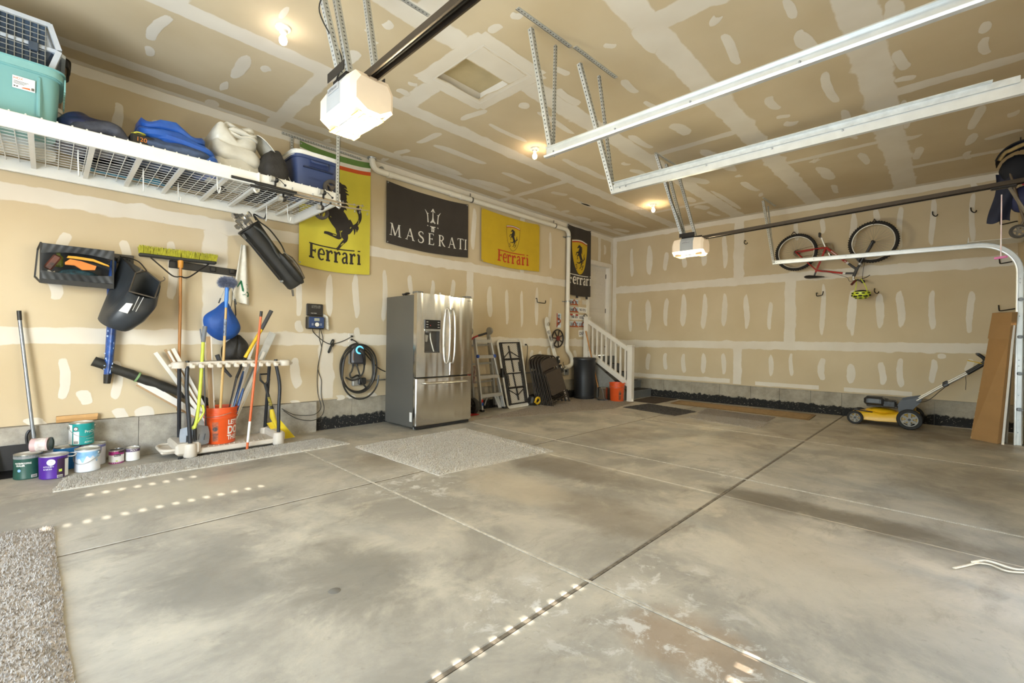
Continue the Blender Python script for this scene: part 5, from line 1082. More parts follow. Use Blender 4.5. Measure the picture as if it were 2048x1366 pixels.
def shield_outline(n=16):
    L_ = [(-.5, 1.28)]; L_ += [(-.5 + .16 * k / 6 - .012, 1.28 + .03 * math.sin(PI / 2 * k / 6)) for k in range(1, 3)]
    top = [(-.5 + k / 10, 1.24 + .07 * math.sin(PI * k / 10)) for k in range(11)]
    right = spline([(.5, 1.24, 0), (.47, .78, 0), (.34, .32, 0), (.16, .07, 0), (0, 0, 0)], 5); left = spline([(0, 0, 0), (-.16, .07, 0), (-.34, .32, 0), (-.47, .78, 0), (-.5, 1.24, 0)], 5)
    return top + [(p.x, p.y) for p in right[1:]] + [(p.x, p.y) for p in left[1:-1]]
def shield(t, fn, scale, cx, cy, field, outline_w=.02, sub=True):
    """fn(x, y, lift) takes banner metres from its upper left corner"""
    g_ = lambda l: (lambda x, y: fn(cx + x * scale, cy + y * scale, l))
    o_ = shield_outline()
    mb = MB(); k = len(o_)
    # filled field as a fan of rings so that it follows the cloth
    for j in range(6):
        for i in range(k):
            a, b = o_[i], o_[(i + 1) % k]; q0, q1 = j / 6, (j + 1) / 6; ce = (0, .72)
            P = lambda p, q: (ce[0] + (p[0] - ce[0]) * q, ce[1] + (p[1] - ce[1]) * q)
            mb.flat([P(a, q0), P(b, q0), P(b, q1), P(a, q1)] if j else [ce, P(b, q1), P(a, q1)], g_(.0018))
    sh = part('shield', mb, field, t, smooth=False)
    if outline_w:
        mb = MB(); mb.ribbon(o_ + [o_[0]], outline_w, g_(.0026), 1); part('shield_outline', mb, M_INK, sh, smooth=False)
    top = [(-.48 + .96 * k_ / 10, 1.215 + .07 * math.sin(PI * k_ / 10)) for k_ in range(11)]
    for dy, m_ in ((0, M_WHT), (-.045, M_RED)):
        mb = MB(); mb.ribbon([(x, y + dy) for x, y in top], .045, g_(.0024), 1); part('stripe', mb, m_, sh, smooth=False)
    mb = MB(); horse(mb, lambda x, y: g_(.0024)(-.30 + x * .62, .20 + y * .60)); part('horse', mb, M_INK, sh, smooth=False)
    mb = MB()
    for p in ([(-.18, .34), (-.26, .36), (-.25, .30), (-.18, .27), (-.20, .21), (-.27, .22)],): mb.ribbon(p, .025, g_(.0024), 4)
    for p in ([(.08, .33), (.26, .36)], [(.19, .34), (.16, .22), (.08, .19)], [(.12, .28), (.22, .29)]): mb.ribbon(p, .025, g_(.0024), 4)
    part('initials', mb, M_INK, sh, smooth=False)

# 1: the tall yellow banner with the striped head, part hidden by the cooler
f1 = cloth_fn(2.10, 3.03, 2.045, 3.555, .035, 3, .012, bl=.01)
def m1(i, j): return 1 if j < 3 else (2 if j < 5 else (3 if j < 7 else 0))
t1 = banner('banner', f1, M_FY, 'tall yellow banner with a big black prancing horse behind the blue cooler', m1, [M_FY, M_GRN, M_WHT, M_ORR], nu=40, nv=60)
W1, H1 = .93, 1.51
on1 = lambda l: (lambda x, y: f1(min(max(x / W1, 0), 1), min(max(y / H1, 0), 1), l))   # metres from the upper left corner
def crop1(l):     # the big horse was measured on a 690 x 1210 grid over the banner
    return lambda x, y: f1((x - 35) / 690, (y - 20 - 275 * (x - 35) / 690) / (1195 - 190 * (x - 35) / 690), l)
mb = MB(); g1 = crop1(.003)
def st1(p, w_, s_=6): mb.ribbon(p, w_, g1, s_)
st1([(330, 420), (380, 470), (410, 560), (395, 650), (365, 700), (400, 760), (450, 830), (480, 850)], [90, 120, 130, 130, 150, 160, 140, 90])
st1([(470, 790), (490, 850), (460, 900), (470, 955), (440, 985), (400, 1030), (385, 1045)], [90, 110, 75, 40, 32, 24, 34])
st1([(380, 800), (400, 870), (415, 930), (350, 910), (300, 890), (262, 882)], [30, 52, 40, 32, 30, 22])
st1([(525, 850), (575, 830), (610, 790), (612, 740), (590, 690), (600, 650)], [34, 30, 34, 38, 34, 14]); st1([(590, 700), (575, 660)], [24, 6]); st1([(610, 720), (628, 680)], [20, 4])
for a in ((548, 850, 552, 920), (565, 850, 580, 900), (575, 840, 592, 882)): st1([(a[0], a[1]), ((a[0] + a[2]) / 2 + 8, (a[1] + a[3]) / 2), (a[2], a[3])], [24, 18, 3], 4)
for k, y in enumerate((450, 480, 510, 545, 580, 615, 650)): st1([(420, y), (455, y + 12), (478 + (k % 3) * 10, y + 36)], [34, 24, 3], 4)
hb = part('horse', mb, M_INK, t1, smooth=False)
mb = MB(); g1 = crop1(.0042)
for p in ([(320, 730), (345, 765), (370, 790)], [(400, 670), (415, 705), (432, 730)], [(365, 805), (400, 845), (415, 870), (425, 930)], [(440, 820), (425, 850), (415, 860)], [(600, 790), (598, 810), (590, 825)]): st1(p, [4, 6, 5, 3][:len(p)] if len(p) < 5 else 5, 5)
for x, y in ((427, 773), (516, 850), (430, 876)): st1([(x - 5, y + 6), (x + 5, y - 6)], 7, 2)
st1([(425, 1005), (450, 985)], 7, 3); st1([(345, 905), (380, 915)], 6, 3)
part('highlights', mb, MATS['banner_yellow'], hb, smooth=False, kind='stuff')
mb = MB(); wordmark(mb, lambda x, y: on1(.003)(.115 + x * .128, 1.385 - y * .185)); part('lettering', mb, M_INK, t1, smooth=False)

# 2: black banner with the trident
f2_ = cloth_fn(3.275, 4.765, 2.515, 3.385, .035, 8, .010)
t2_ = banner('banner', f2_, M_FK, 'wide black banner with a white trident and the name MASERATI')
W2, H2 = 1.49, .87
on2 = lambda x, y: f2_(min(max(x / W2, 0.002), .998), min(max(y / H2, 0), 1), .003)
mb = MB()
def caps(mb, ch, x, y, s_, fn):
    T, t_, sf = .135, .06, .05
    def st(p, w_, k=5): mb.ribbon([(x + a * s_, y - b * s_) for a, b in p], [q * s_ for q in (w_ if isinstance(w_, list) else [w_] * len(p))], fn, k)
    ser = lambda a, b, w_=.24: st([(a - w_ / 2, b), (a + w_ / 2, b)], sf, 2)
    if ch == 'M': st([(.12, .0), (.18, .97)], t_); st([(.18, .97), (.50, .04)], T); st([(.50, .04), (.84, .97)], t_); st([(.84, .97), (.92, 0)], T); ser(.10, .02); ser(.92, .02, .30); ser(.14, .98, .22); ser(.88, .98, .2)
    if ch == 'A': st([(.12, .02), (.44, .98)], t_); st([(.44, .98), (.78, .02)], T); st([(.24, .34), (.64, .34)], t_); ser(.10, .02); ser(.80, .02, .28)
    if ch == 'S': st([(.56, .78), (.52, .92), (.34, .97), (.14, .86), (.14, .68), (.32, .54), (.52, .42), (.58, .22), (.44, .04), (.22, .02), (.08, .12), (.07, .26)], [.05, .07, .07, .10, .13, .15, .15, .13, .09, .07, .07, .05])
    if ch == 'E': st([(.20, .02), (.20, .98)], T); st([(.08, .02), (.62, .02)], sf, 2); st([(.08, .98), (.58, .98)], sf, 2); st([(.2, .52), (.48, .52)], sf, 2); st([(.60, .02), (.64, .20)], [.09, .02], 2); st([(.57, .98), (.59, .82)], [.08, .02], 2); st([(.48, .44), (.48, .60)], t_, 2)
    if ch == 'R': st([(.20, .02), (.20, .98)], T); ser(.2, .02); st([(.08, .98), (.40, .97), (.56, .86), (.56, .66), (.42, .54), (.22, .52)], [.05, .06, .12, .12, .07, .05]); st([(.38, .52), (.60, .16), (.78, .02)], [.10, .13, .08])
    if ch == 'T': st([(.36, .02), (.36, .98)], T); ser(.36, .02, .3); st([(.04, .97), (.68, .97)], sf, 2); st([(.04, .98), (.03, .80)], [.08, .02], 2); st([(.68, .98), (.69, .80)], [.08, .02], 2)
    if ch == 'I': st([(.20, .02), (.20, .98)], T); ser(.2, .02, .32); ser(.2, .98, .32)
for ch, x in zip('MASERATI', (.055, .31, .525, .70, .88, 1.075, 1.265, 1.40)): caps(mb, ch, x, .745, .172 if ch != 'I' else .165, on2)
part('lettering', mb, M_WHT, t2_, smooth=False)
mb = MB(); ox, oy, k = .79, .535, .34
tf = lambda x, y: on2(ox + x * k, oy - y * k)
for p, w_ in (([(0, .38), (0, .70), (0, .98)], [.05, .05, .01]), ([(-.12, .36), (-.04, .46), (0, .66)], [.07, .05, .03]), ([(.12, .36), (.04, .46), (0, .66)], [.07, .05, .03]), ([(-.11, .84), (-.05, .90), (0, 1.0)], [.015, .05, .03]), ([(.11, .84), (.05, .90), (0, 1.0)], [.015, .05, .03]),
               ([(-.25, .36), (-.27, .58), (-.30, .74), (-.42, .90)], [.06, .05, .05, .01]), ([(.25, .36), (.27, .58), (.30, .74), (.42, .90)], [.06, .05, .05, .01]), ([(-.30, .74), (-.22, .76)], [.05, .01]), ([(.30, .74), (.22, .76)], [.05, .01]),
               ([(-.14, .20), (0, .185), (.14, .20)], [.03, .05, .03]), ([(0, .18), (0, .11)], .16), ([(0, .09), (0, .065)], .20), ([(-.045, .05), (-.045, -.04)], .06), ([(.035, .05), (.035, -.04)], .06), ([(-.29, .22), (-.24, .20)], .035), ([(.24, .20), (.29, .16)], .035)):
    mb.ribbon(p, w_, tf, 4)
part('trident', mb, M_WHT, t2_, smooth=False)

# 3: golden yellow banner with the shield
f3 = cloth_fn(5.05, 6.54, 2.50, 3.40, .03, 14, .014)
t3 = banner('banner', f3, M_FY2, 'wide golden yellow banner with a small horse shield above red lettering')
W3, H3 = 1.49, .90
on3 = lambda x, y, l=.003: f3(min(max(x / W3, 0), 1), min(max(y / H3, 0), 1), l)
shield(t3, lambda x, y, l: on3(x, -y, l), .345, .775, -.585, M_FY2, .022)
mb = MB(); wordmark(mb, lambda x, y: on3(.375 + x * .15, .815 - y * .20)); part('lettering', mb, M_RED, t3, smooth=False)

# 4: narrow black banner by the pipe
f4 = cloth_fn(7.445, 8.275, 2.155, 3.60, .02, 19, .012)
t4 = banner('banner', f4, M_FK, 'narrow black banner with a yellow horse shield next to the house door')
W4, H4 = .83, 1.445
on4 = lambda x, y, l=.003: f4(min(max(x / W4, 0.0), .999), min(max(y / H4, 0), 1), l)
shield(t4, lambda x, y, l: on4(x, -y, l), .56, .415, -.985, M_FY2, 0)
mb = MB(); wordmark(mb, lambda x, y: on4(.03 + x * .155, 1.20 - y * .20)); part('lettering', mb, M_WHT, t4, smooth=False)
for u in (.42, .84):
    mb = MB(); mb.box((7.445 + .83 * u, D - .03, 2.125), (.05, .03, .06), bev=.006); part('corner_weight', mb, M_BLACK, t4)
# ================================================================== FLOOR, LEFT: RUGS, PAINT CANS, TOOL STAND
def rug(name, pts, h, m, label, pile=0, seed=1, edge=None):
    """a mat lying on the floor: pts are its four corners, pile adds cut tufts"""
    P = [V((p[0], p[1], 0)) for p in pts]; r = random.Random(seed); nu, nv = 40, 40
    t = thing(name, label, 'rug', sum(P, V()) / 4)
    def fn(u, v, lift=0):
        p = P[0].lerp(P[1], u).lerp(P[3].lerp(P[2], u), v)
        e = min(u, v, 1 - u, 1 - v); z = h * min(1, .35 + e * 22)
        return p + V((.004 * math.sin(17 * v + seed), .004 * math.sin(19 * u + seed), z + .0015 * math.sin(23 * u + 3) * math.sin(21 * v) + lift))
    mb = MB(); mb.sheet(fn, nu, nv); o = len(mb.v)
    rim = [fn(i / nu, 0) for i in range(nu)] + [fn(1, i / nv) for i in range(nv)] + [fn(1 - i / nu, 1) for i in range(nu)] + [fn(0, 1 - i / nv) for i in range(nv)]
    k = len(rim); mb.v += rim + [V((p.x, p.y, .0005)) for p in rim]
    for i in range(k): mb.f.append([o + i, o + k + i, o + k + (i + 1) % k, o + (i + 1) % k]); mb.mi.append(0)
    part('base', mb, m, t, ang=80)
    if pile:
        mb = MB()
        for i in range(pile):
            p = fn(r.random(), r.random()); a = r.random() * 6.28; l = h * r.uniform(.5, .95); w_ = r.uniform(.002, .0042)
            d = V((math.cos(a), math.sin(a), 0)); q = V((r.uniform(-.006, .006), r.uniform(-.006, .006), l)); o = len(mb.v)
            mb.v += [p - d * w_, p + d * w_, p + q + d * w_ * .4]; mb.f.append([o, o + 1, o + 2]); mb.mi.append(0)
        part('pile', mb, m, t, kind='stuff', smooth=False)
    return t
M_RUG = mat('rug_beige', 'D0C9BC', .95, scale=55, c2='B3AA9B', bump=.5, bscale=160); M_RUG2 = mat('rug_taupe', 'BDB2A4', .95, scale=60, c2='9E9385', bump=.5, bscale=160)
rug('carpet_runner', ((.03, 4.715), (2.33, 4.735), (2.23, 5.16), (.10, 5.10)), .016, M_RUG, 'long beige shag runner on the floor under the tool stand and paint cans', 26000, 2)
rug('rug', ((2.34, 3.13), (3.74, 3.0), (3.83, 4.55), (2.30, 4.56)), .014, M_RUG, 'square beige shag rug on the floor in front of the refrigerator', 26000, 3)
rug('carpet_piece', ((-1.5, 1.6), (.075, 1.75), (.03, 3.86), (-1.5, 4.35)), .016, M_RUG2, 'taupe carpet piece on the floor at the lower left corner', 60000, 5)

# ---- paint cans
M_LID, M_RIM = mat('lid_cream', 'D8D3C8', .45, var=.05, scale=20, c2='BFB8AA'), mat('can_metal', 'A5A5A0', .3, .8)
def cyl_map(c, r_, a0, z0):
    """wraps print metres (x, y) on a can: x along the wall from angle a0, y up"""
    return lambda l: (lambda x, y: V((c[0] + (r_ + l) * math.cos(a0 + x / r_), c[1] + (r_ + l) * math.sin(a0 + x / r_), c[2] + z0 + y)))
AV = math.radians(-100)    # middle of the side that faces the room
def paint_can(name, label, c, r_, h, body, lid=None, handle=True, plastic=False, extra=None, hand_a=2.4, lid_dark=False, M=None, group='paint cans by the left wall'):
    t = thing(name, label, 'paint can', c, group)
    top = r_ * (1.0 if not plastic else 1.06)
    mb = MB(); mb.lathe([(0, 0.002), (r_ * .97, .002), (r_, .004), (r_ * 1.012, .008), (r_, .013), (top, h - .012), (top * 1.015, h - .006), (top * 1.01, h), (top * .93, h), (top * .92, h - .007), (top * .80, h - .009)], c, n=40); part('body', mb, body, t)
    mb = MB(); mb.lathe([(0, h - .006), (top * .78, h - .006), (top * .80, h - .002), (top * .88, h - .002), (top * .90, h + .002), (top * .93, h + .001), (top * .93, h - .004)], c, n=40); part('lid', mb, lid or M_LID, t)
    mb = MB(); mb.lathe([(top * .93, h - .002), (top * .96, h + .004), (top * 1.015, h + .003), (top * 1.015, h - .006)], c, n=40); part('rim', mb, M_RIM if not plastic else (lid or M_LID), t)
    if handle:
        a = AV + hand_a; p = [V((c[0] + (top + .006) * math.cos(b), c[1] + (top + .006) * math.sin(b), c[2] + h * (.80 - .42 * math.sin(PI * k / 12)))) for k, b in enumerate([a - PI * k / 12 for k in range(13)])]
        mb = MB(); mb.tube(p, .0022, 6); part('bail', mb, MATS['wire_grey'], t)
        for e in (p[0], p[-1]): mb = MB(); d = V((e.x - c[0], e.y - c[1], 0)).normalized(); mb.lathe([(.016, -.008), (.016, .002), (.009, .006), (0, .006)], e, d, 12); part('ear', mb, M_RIM, t)
    return t
def wrapband(mb, g_, x0, x1, y0, y1, n=10):
    for i in range(n):
        a, b = x0 + (x1 - x0) * i / n, x0 + (x1 - x0) * (i + 1) / n; mb.flat([(a, y0), (b, y0), (b, y1), (a, y1)], g_)
def decal(t, g_, items, parent=None):
    """items: (kind, args, material)"""
    for nm, m_, fn in items:
        mb = MB(); fn(mb, g_); part(nm, mb, m_, parent or t, smooth=False)
P_W, P_K = mat('print_white', 'E4E2DC', .5, var=.02), MATS['print_black']
def barcode(mb, g_, x, y, w_=.03, h=.02):
    rr_ = random.Random(int(x * 1e4)); q = x
    while q < x + w_: k = rr_.uniform(.0008, .002); mb.flat([(q, y), (q + k, y), (q + k, y + h), (q, y + h)], g_); q += k + rr_.uniform(.0008, .0018)

def dot(mb, g_, x, y, r_, n=18): mb.flat([(x + r_ * math.cos(2 * PI * i / n), y + r_ * math.sin(2 * PI * i / n)) for i in range(n)], g_)
# deep green can
c = (-.105, 5.36, 0); t = paint_can('paint_can', 'deep green sealer can on the floor at the left end of the paint cans', c, .082, .195, mat('can_green', '1F4A3F', .4, var=.08), handle=False)
g_ = cyl_map(c, .082, AV, 0)
mb = MB(); wrapband(mb, g_(.0008), -.13, .13, .165, .19, 14); part('grey_band', mb, mat('band_grey', '7E7F80', .4), t, smooth=False)
mb = MB(); mb.text('WATERPROOFING', lambda a, b: g_(.0012)(-.065 + a, .125 + b), h=.013, bold=.02, width=.10); part('lettering', mb, P_W, t, smooth=False)
mb = MB(); mb.text('SEALER', lambda a, b: g_(.0012)(-.055 + a, .107 + b), h=.013, bold=.02, width=.055); part('lettering', mb, P_W, t, smooth=False)
mb = MB(); dot(mb, g_(.0012), -.035, .075, .011); part('round_mark', mb, mat('mark_blue', '7FA8D0', .5), t, smooth=False)
mb = MB(); wrapband(mb, g_(.0012), .035, .07, .012, .035, 3); part('barcode_box', mb, P_W, t, smooth=False); mb = MB(); barcode(mb, g_(.0018), .038, .014, .028, .018); part('barcode', mb, P_K, t, kind='stuff', smooth=False)
# purple plastic can
c = (.04, 5.235, 0); t = paint_can('paint_can', 'purple plastic paint can in front of the deep green can', c, .083, .185, mat('can_purple', '4A1F86', .38, var=.12, scale=6), mat('lid_black', '26242A', .4, c2='CFCBC4', scale=9), handle=False, plastic=True)
g_ = cyl_map(c, .0865, AV, 0)
mb = MB(); dot(mb, g_(.003), .00, .138, .025, 22); part('round_label', mb, P_W, t, smooth=False)
for s_, x, y, h, w_ in (('OVATION', -.011, .14, .006, .024), ('PLUS', -.008, .128, .006, .018)):
    mb = MB(); mb.text(s_, lambda a, b: g_(.0036)(x + a, y + b), h=h, width=w_); part('lettering', mb, MATS['print_orange'], t, smooth=False)
mb = MB(); mb.text('KITCHEN', lambda a, b: g_(.0028)(-.045 + a, .098 + b), h=.011, width=.06); part('lettering', mb, P_W, t, smooth=False)
mb = MB(); mb.text('& BATH', lambda a, b: g_(.0024)(-.045 + a, .078 + b), h=.011, width=.05); part('lettering', mb, P_W, t, smooth=False)
mb = MB(); wrapband(mb, g_(.001), .035, .13, .01, .165, 10); part('side_panel', mb, mat('panel_aubergine', '3A2540', .4), t, smooth=False)
mb = MB(); wrapband(mb, g_(.0026), .085, .125, .01, .15, 5); part('white_label', mb, P_W, t, smooth=False)
mb = MB(); wrapband(mb, g_(.002), .045, .065, .055, .075, 3); part('green_mark', mb, mat('mark_lime', 'B9C84A', .5), t, smooth=False)
mb = MB(); wrapband(mb, g_(.0021), .035, .07, .008, .03, 3); part('barcode_box', mb, P_W, t, smooth=False); mb = MB(); barcode(mb, g_(.0028), .038, .01, .028, .017); part('barcode', mb, P_K, t, kind='stuff', smooth=False)
mb = MB(); mb.tube(spline([(.115, 5.2, .165), (.15, 5.2, .16), (.172, 5.21, .172), (.16, 5.24, .18), (.125, 5.26, .178)], 5), .004, 6); part('handle', mb, MATS['lid_black'], t)
# white and blue gallon at the front
c = (.245, 5.31, 0); t = paint_can('paint_can', 'white can with a blue splash in the front row, right of the purple can', c, .082, .192, mat('can_white', 'D5D7DA', .35, var=.04), hand_a=1.2)
g_ = cyl_map(c, .082, AV, 0)
mb = MB()
for i in range(24):
    x0 = -.10 + i * .0085; x1 = x0 + .0085; lo = lambda x: .115 + .02 * math.sin(x * 60) + .016 * math.sin(x * 140 + 1)
    mb.flat([(x0, lo(x0)), (x1, lo(x1)), (x1, .172), (x0, .172)], g_(.0009))
part('blue_splash', mb, mat('splash_blue', '6FA3CF', .4, c2='9CC0DD', scale=14), t, smooth=False)
mb = MB(); mb.text('SPEEDHIDE', lambda a, b: g_(.0016)(.022 + a, .098 + b), h=.02, bold=.02, width=.10); part('lettering', mb, P_W, t, smooth=False)
# blue can and white can behind
c = (.12, 5.52, 0); t = paint_can('paint_can', 'bright blue can in the back row, half hidden by the purple can', c, .082, .19, mat('can_blue', '2677B8', .35, var=.08), handle=False)
c = (.295, 5.52, 0); t = paint_can('paint_can', 'off white can with a violet top edge behind the blue splash can', c, .082, .19, mat('can_pale', 'CFCFD4', .35, var=.05), handle=False)
g_ = cyl_map(c, .082, AV, 0); mb = MB(); wrapband(mb, g_(.0008), -.1, .12, .16, .186, 14); part('top_band', mb, mat('band_violet', '6E6FA8', .4), t, smooth=False)
mb = MB()
for k, x in enumerate((.0, .02, .035, .06)): mb.ribbon([(x, .165), (x + .001, .14 - k * .008)], [.008, .004], g_(.0014), 3)
part('drips', mb, mat('drip_blue', '4A5B95', .4), t, smooth=False, kind='stuff')
# teal gallon on top of the back row
zc_ = .1975; c = (.215, 5.52, zc_); t = paint_can('paint_can', 'teal can standing on top of the two cans in the back row', c, .082, .192, mat('can_teal', '178E8C', .35, var=.04), hand_a=2.0)
g_ = cyl_map(c, .082, AV, 0)
mb = MB(); wrapband(mb, g_(.0009), -.125, -.055, .01, .18, 6); part('white_side', mb, P_W, t, smooth=False)
mb = MB(); wrapband(mb, g_(.0010), -.045, -.005, .012, .12, 4); part('label_panel', mb, P_W, t, smooth=False)
mb = MB(); dot(mb, g_(.0012), -.028, .145, .018); part('round_mark', mb, mat('mark_brown', '5A3B33', .5), t, smooth=False); mb = MB(); dot(mb, g_(.0018), -.028, .145, .012); part('round_mark', mb, P_W, t, smooth=False)
mb = MB(); mb.text('6', lambda a, b: g_(.0024)(-.033 + a, .138 + b), h=.014); part('lettering', mb, P_K, t, smooth=False)
mb = MB(); mb.text('ProClassic', lambda a, b: g_(.0014)(.032 + a, .105 + b), h=.024, width=.12); part('lettering', mb, P_W, t, smooth=False)
mb = MB(); mb.text('WATERBORNE', lambda a, b: g_(.0014)(.04 + a, .05 + b), h=.006, width=.07); part('lettering', mb, P_W, t, smooth=False)
mb = MB(); mb.text('ACRYLIC', lambda a, b: g_(.0014)(.03 + a, .018 + b), h=.013, bold=.02, width=.06); part('lettering', mb, P_W, t, smooth=False)
mb = MB(); barcode(mb, g_(.0018), -.04, .016, .03, .022); part('barcode', mb, P_K, t, kind='stuff', smooth=False)
# two quarts
c = (.445, 5.455, 0); t = paint_can('paint_can', 'small magenta and white can, the left one of the two small cans', c, .0535, .118, mat('can_offwhite', 'DAD8D4', .4, var=.03), mat('lid_dark', '4A4642', .4), handle=False)
g_ = cyl_map(c, .0535, AV, 0)
mb = MB(); wrapband(mb, g_(.0008), -.09, .09, .078, .114, 12); wrapband(mb, g_(.0008), -.09, .09, .0, .014, 12); part('magenta_bands', mb, mat('band_magenta', '97206E', .4), t, smooth=False, kind='stuff')
mb = MB(); wrapband(mb, g_(.0011), .02, .075, .095, .116, 4); part('dark_corner', mb, mat('panel_plum', '3F2A33', .4), t, smooth=False)
mb = MB(); wrapband(mb, g_(.0012), -.012, .035, .066, .086, 4); part('name_box', mb, P_K, t, smooth=False); mb = MB(); mb.text('Minwax', lambda a, b: g_(.0018)(-.008 + a, .071 + b), h=.009, width=.038); part('lettering', mb, P_W, t, smooth=False)
mb = MB(); wrapband(mb, g_(.0012), .0, .014, .02, .03, 2); part('green_mark', mb, MATS['mark_lime'], t, smooth=False)
c = (.56, 5.475, 0); t = paint_can('paint_can', 'small white can with a violet top band, the right one of the two small cans', c, .0535, .118, MATS['can_offwhite'], handle=False)
g_ = cyl_map(c, .0535, AV, 0); mb = MB(); wrapband(mb, g_(.0008), -.09, .09, .085, .114, 12); part('violet_band', mb, mat('band_plum', '5C4A66', .4), t, smooth=False)
mb = MB(); mb.text('POLY', lambda a, b: g_(.0014)(-.01 + a, .092 + b), h=.013, width=.05); part('lettering', mb, P_W, t, smooth=False)
# pink quart lying on its side on the purple and green cans
t = thing('paint_can', 'pink can lying on its side on top of the purple and green cans', 'paint can', (-.03, 5.30, .20), 'paint cans by the left wall')
a, b = V((-.105, 5.315, .265)), V((.045, 5.265, .268)); d = (b - a).normalized(); Lq = .118; a = (a + b) / 2 - d * Lq / 2
mb = MB(); mb.lathe([(0, .0), (.050, 0), (.0535, .002), (.0545, .006), (.053, .010), (.053, Lq - .01), (.0545, Lq - .005), (.054, Lq), (.049, Lq), (.048, Lq - .006), (0, Lq - .006)], a, d, 36); part('body', mb, mat('can_pink', 'CDB0AE', .45, c2='BFA09E', scale=7), t)
mb = MB(); mb.lathe([(0, Lq - .004), (.044, Lq - .003), (.047, Lq + .001)], a, d, 30); part('base_plate', mb, mat('base_dark', '3C4A46', .3, .7), t)
mb = MB(); mb.lathe([(.054, Lq - .012), (.0565, Lq - .004), (.0545, Lq + .002), (.047, Lq + .001)], a, d, 36); part('rim', mb, mat('rim_dark', '55544F', .3, .8), t)
mb = MB(); mb.lathe([(.0538, .035), (.0538, .095)], a, d, 36); part('label', mb, mat('label_stained', 'D9D3CC', .6, c2='B5A7A0', scale=40), t, label='stained white label')

# ---- upright dustpan with its long grey handle
t = thing('lobby_dustpan', 'black upright dustpan with a long grey pole leaning on the wall at far left', 'dustpan', (-.15, 5.55, 0))
mb = MB(); quadpanel(mb, [(-.30, 5.40, .004), (-.04, 5.42, .004), (-.05, 5.58, .03), (-.29, 5.57, .03)], .004); quadpanel(mb, [(-.29, 5.57, .03), (-.05, 5.58, .03), (-.075, 5.60, .235), (-.27, 5.60, .235)], .006); quadpanel(mb, [(-.30, 5.40, .004), (-.29, 5.57, .03), (-.27, 5.60, .235), (-.285, 5.56, .2)], .005); quadpanel(mb, [(-.04, 5.42, .004), (-.05, 5.58, .03), (-.075, 5.60, .235), (-.06, 5.56, .2)], .005); part('pan', mb, mat('pan_black', '0E0D10', .4), t)
mb = MB(); mb.tube(spline([(-.115, 5.605, .23), (-.12, 5.607, .30), (-.105, 5.61, .34), (-.082, 5.61, .335), (-.075, 5.607, .29), (-.08, 5.605, .23)], 5), .010, 8); part('grip', mb, MATS['pan_black'], t)
mb = MB(); mb.tube([(-.075, 5.585, .24), (-.17, 5.63, 1.29)], .0125, 12); part('pole', mb, mat('pole_grey', '8D939B', .3, .7), t)
mb = MB(); mb.tube([(-.169, 5.63, 1.28), (-.174, 5.632, 1.36)], .0145, 12); part('pole_grip', mb, M_BLACK, t)
mb = MB(); mb.tube(spline([(-.10, 5.58, .20), (-.09, 5.57, .255), (-.07, 5.57, .265), (-.06, 5.575, .22)], 5), .003, 6); part('wire_clip', mb, M_RIM, t)
# ---- flat cardboard box on the stem wall ledge
t = thing('cardboard_box', 'small flat cardboard box standing on the concrete ledge above the paint cans', 'box', (.19, D - .03, ZF))
mb = MB(); mb.box((.19, D - .028, ZF + .03), (.27, .045, .055), bev=.002); part('body', mb, mat('cardboard', 'B58B58', .85, var=.06, scale=8), t); mb = MB(); quadpanel(mb, [(.057, D - .052, ZF + .03), (.327, D - .052, ZF + .034), (.327, D - .05, ZF + .062), (.057, D - .05, ZF + .058)], .003); part('flap', mb, mat('cardboard_light', 'C39A66', .85), t)

# ---- beige tool stand
M_ST = mat('stand_beige', 'CDC3B4', .5, var=.04, scale=8); M_LEG = mat('stand_leg_black', '23252A', .4)
t = thing('tool_stand', 'beige plastic tool stand with black legs holding long handled tools', 'tool stand', (1.3, 5.4, .016))
zt = .016
mb = MB(); mb.box((1.34, 5.42, zt + .035), (.86, .44, .05), bev=.012); part('tray', mb, M_ST, t)
for k in range(16):
    mb = MB(); mb.bar((.98 + k * .045, 5.25, zt + .062), (1.06 + k * .045, 5.58, zt + .062), .008, .006); part('tray_rib', mb, M_ST, t)
mb = MB(); mb.box((.94, 5.40, zt + .075), (.20, .46, .11), bev=.02); part('end_block', mb, M_ST, t); mb = MB(); mb.box((1.765, 5.42, zt + .075), (.10, .46, .11), bev=.02); part('end_block', mb, M_ST, t)
for (x, y) in ((.955, 5.19), (1.745, 5.195), (.93, 5.57), (1.735, 5.60)):
    mb = MB(); mb.lathe([(0, 0), (.052, 0), (.055, .01), (.052, .10), (.046, .125), (0, .13)], (x, y, zt), n=20); part('post_foot', mb, M_ST, t)
mb = MB(); mb.box((.82, 5.40, zt + .05), (.16, .30, .035), bev=.015); mb.tube(spline([(.90, 5.24, zt + .07), (.80, 5.23, zt + .072), (.745, 5.30, zt + .072), (.745, 5.5, zt + .072), (.80, 5.57, zt + .072), (.9, 5.57, zt + .072)], 4), .014, 8); part('side_tray', mb, M_ST, t)
legs = (((.955, 5.19, zt + .12), (.925, 5.20, .88)), ((.93, 5.57, zt + .12), (.90, 5.43, .88)), ((1.745, 5.195, zt + .12), (1.71, 5.20, .88)), ((1.735, 5.60, zt + .12), (1.72, 5.43, .88)))
for k, (a, b) in enumerate(legs):
    a, b = V(a), V(b); bow = V((.03 if k > 1 else -.012, 0, 0)) if k in (2, 0) else V((0, 0, 0))
    mb = MB(); mb.tube(spline([a, a.lerp(b, .35) + bow * .4, a.lerp(b, .7) + bow, b], 6), .0175, 12); part('leg', mb, M_LEG, t)
mb = MB()
def toprim(u, v):
    x = .86 + .93 * u; y = 5.19 + .26 * v - .012 * math.sin(PI * u) * (1 - v); z = .912 + .012 * math.sin(PI * u)
    return (V((x, y, z)), V((0, 0, 1)))
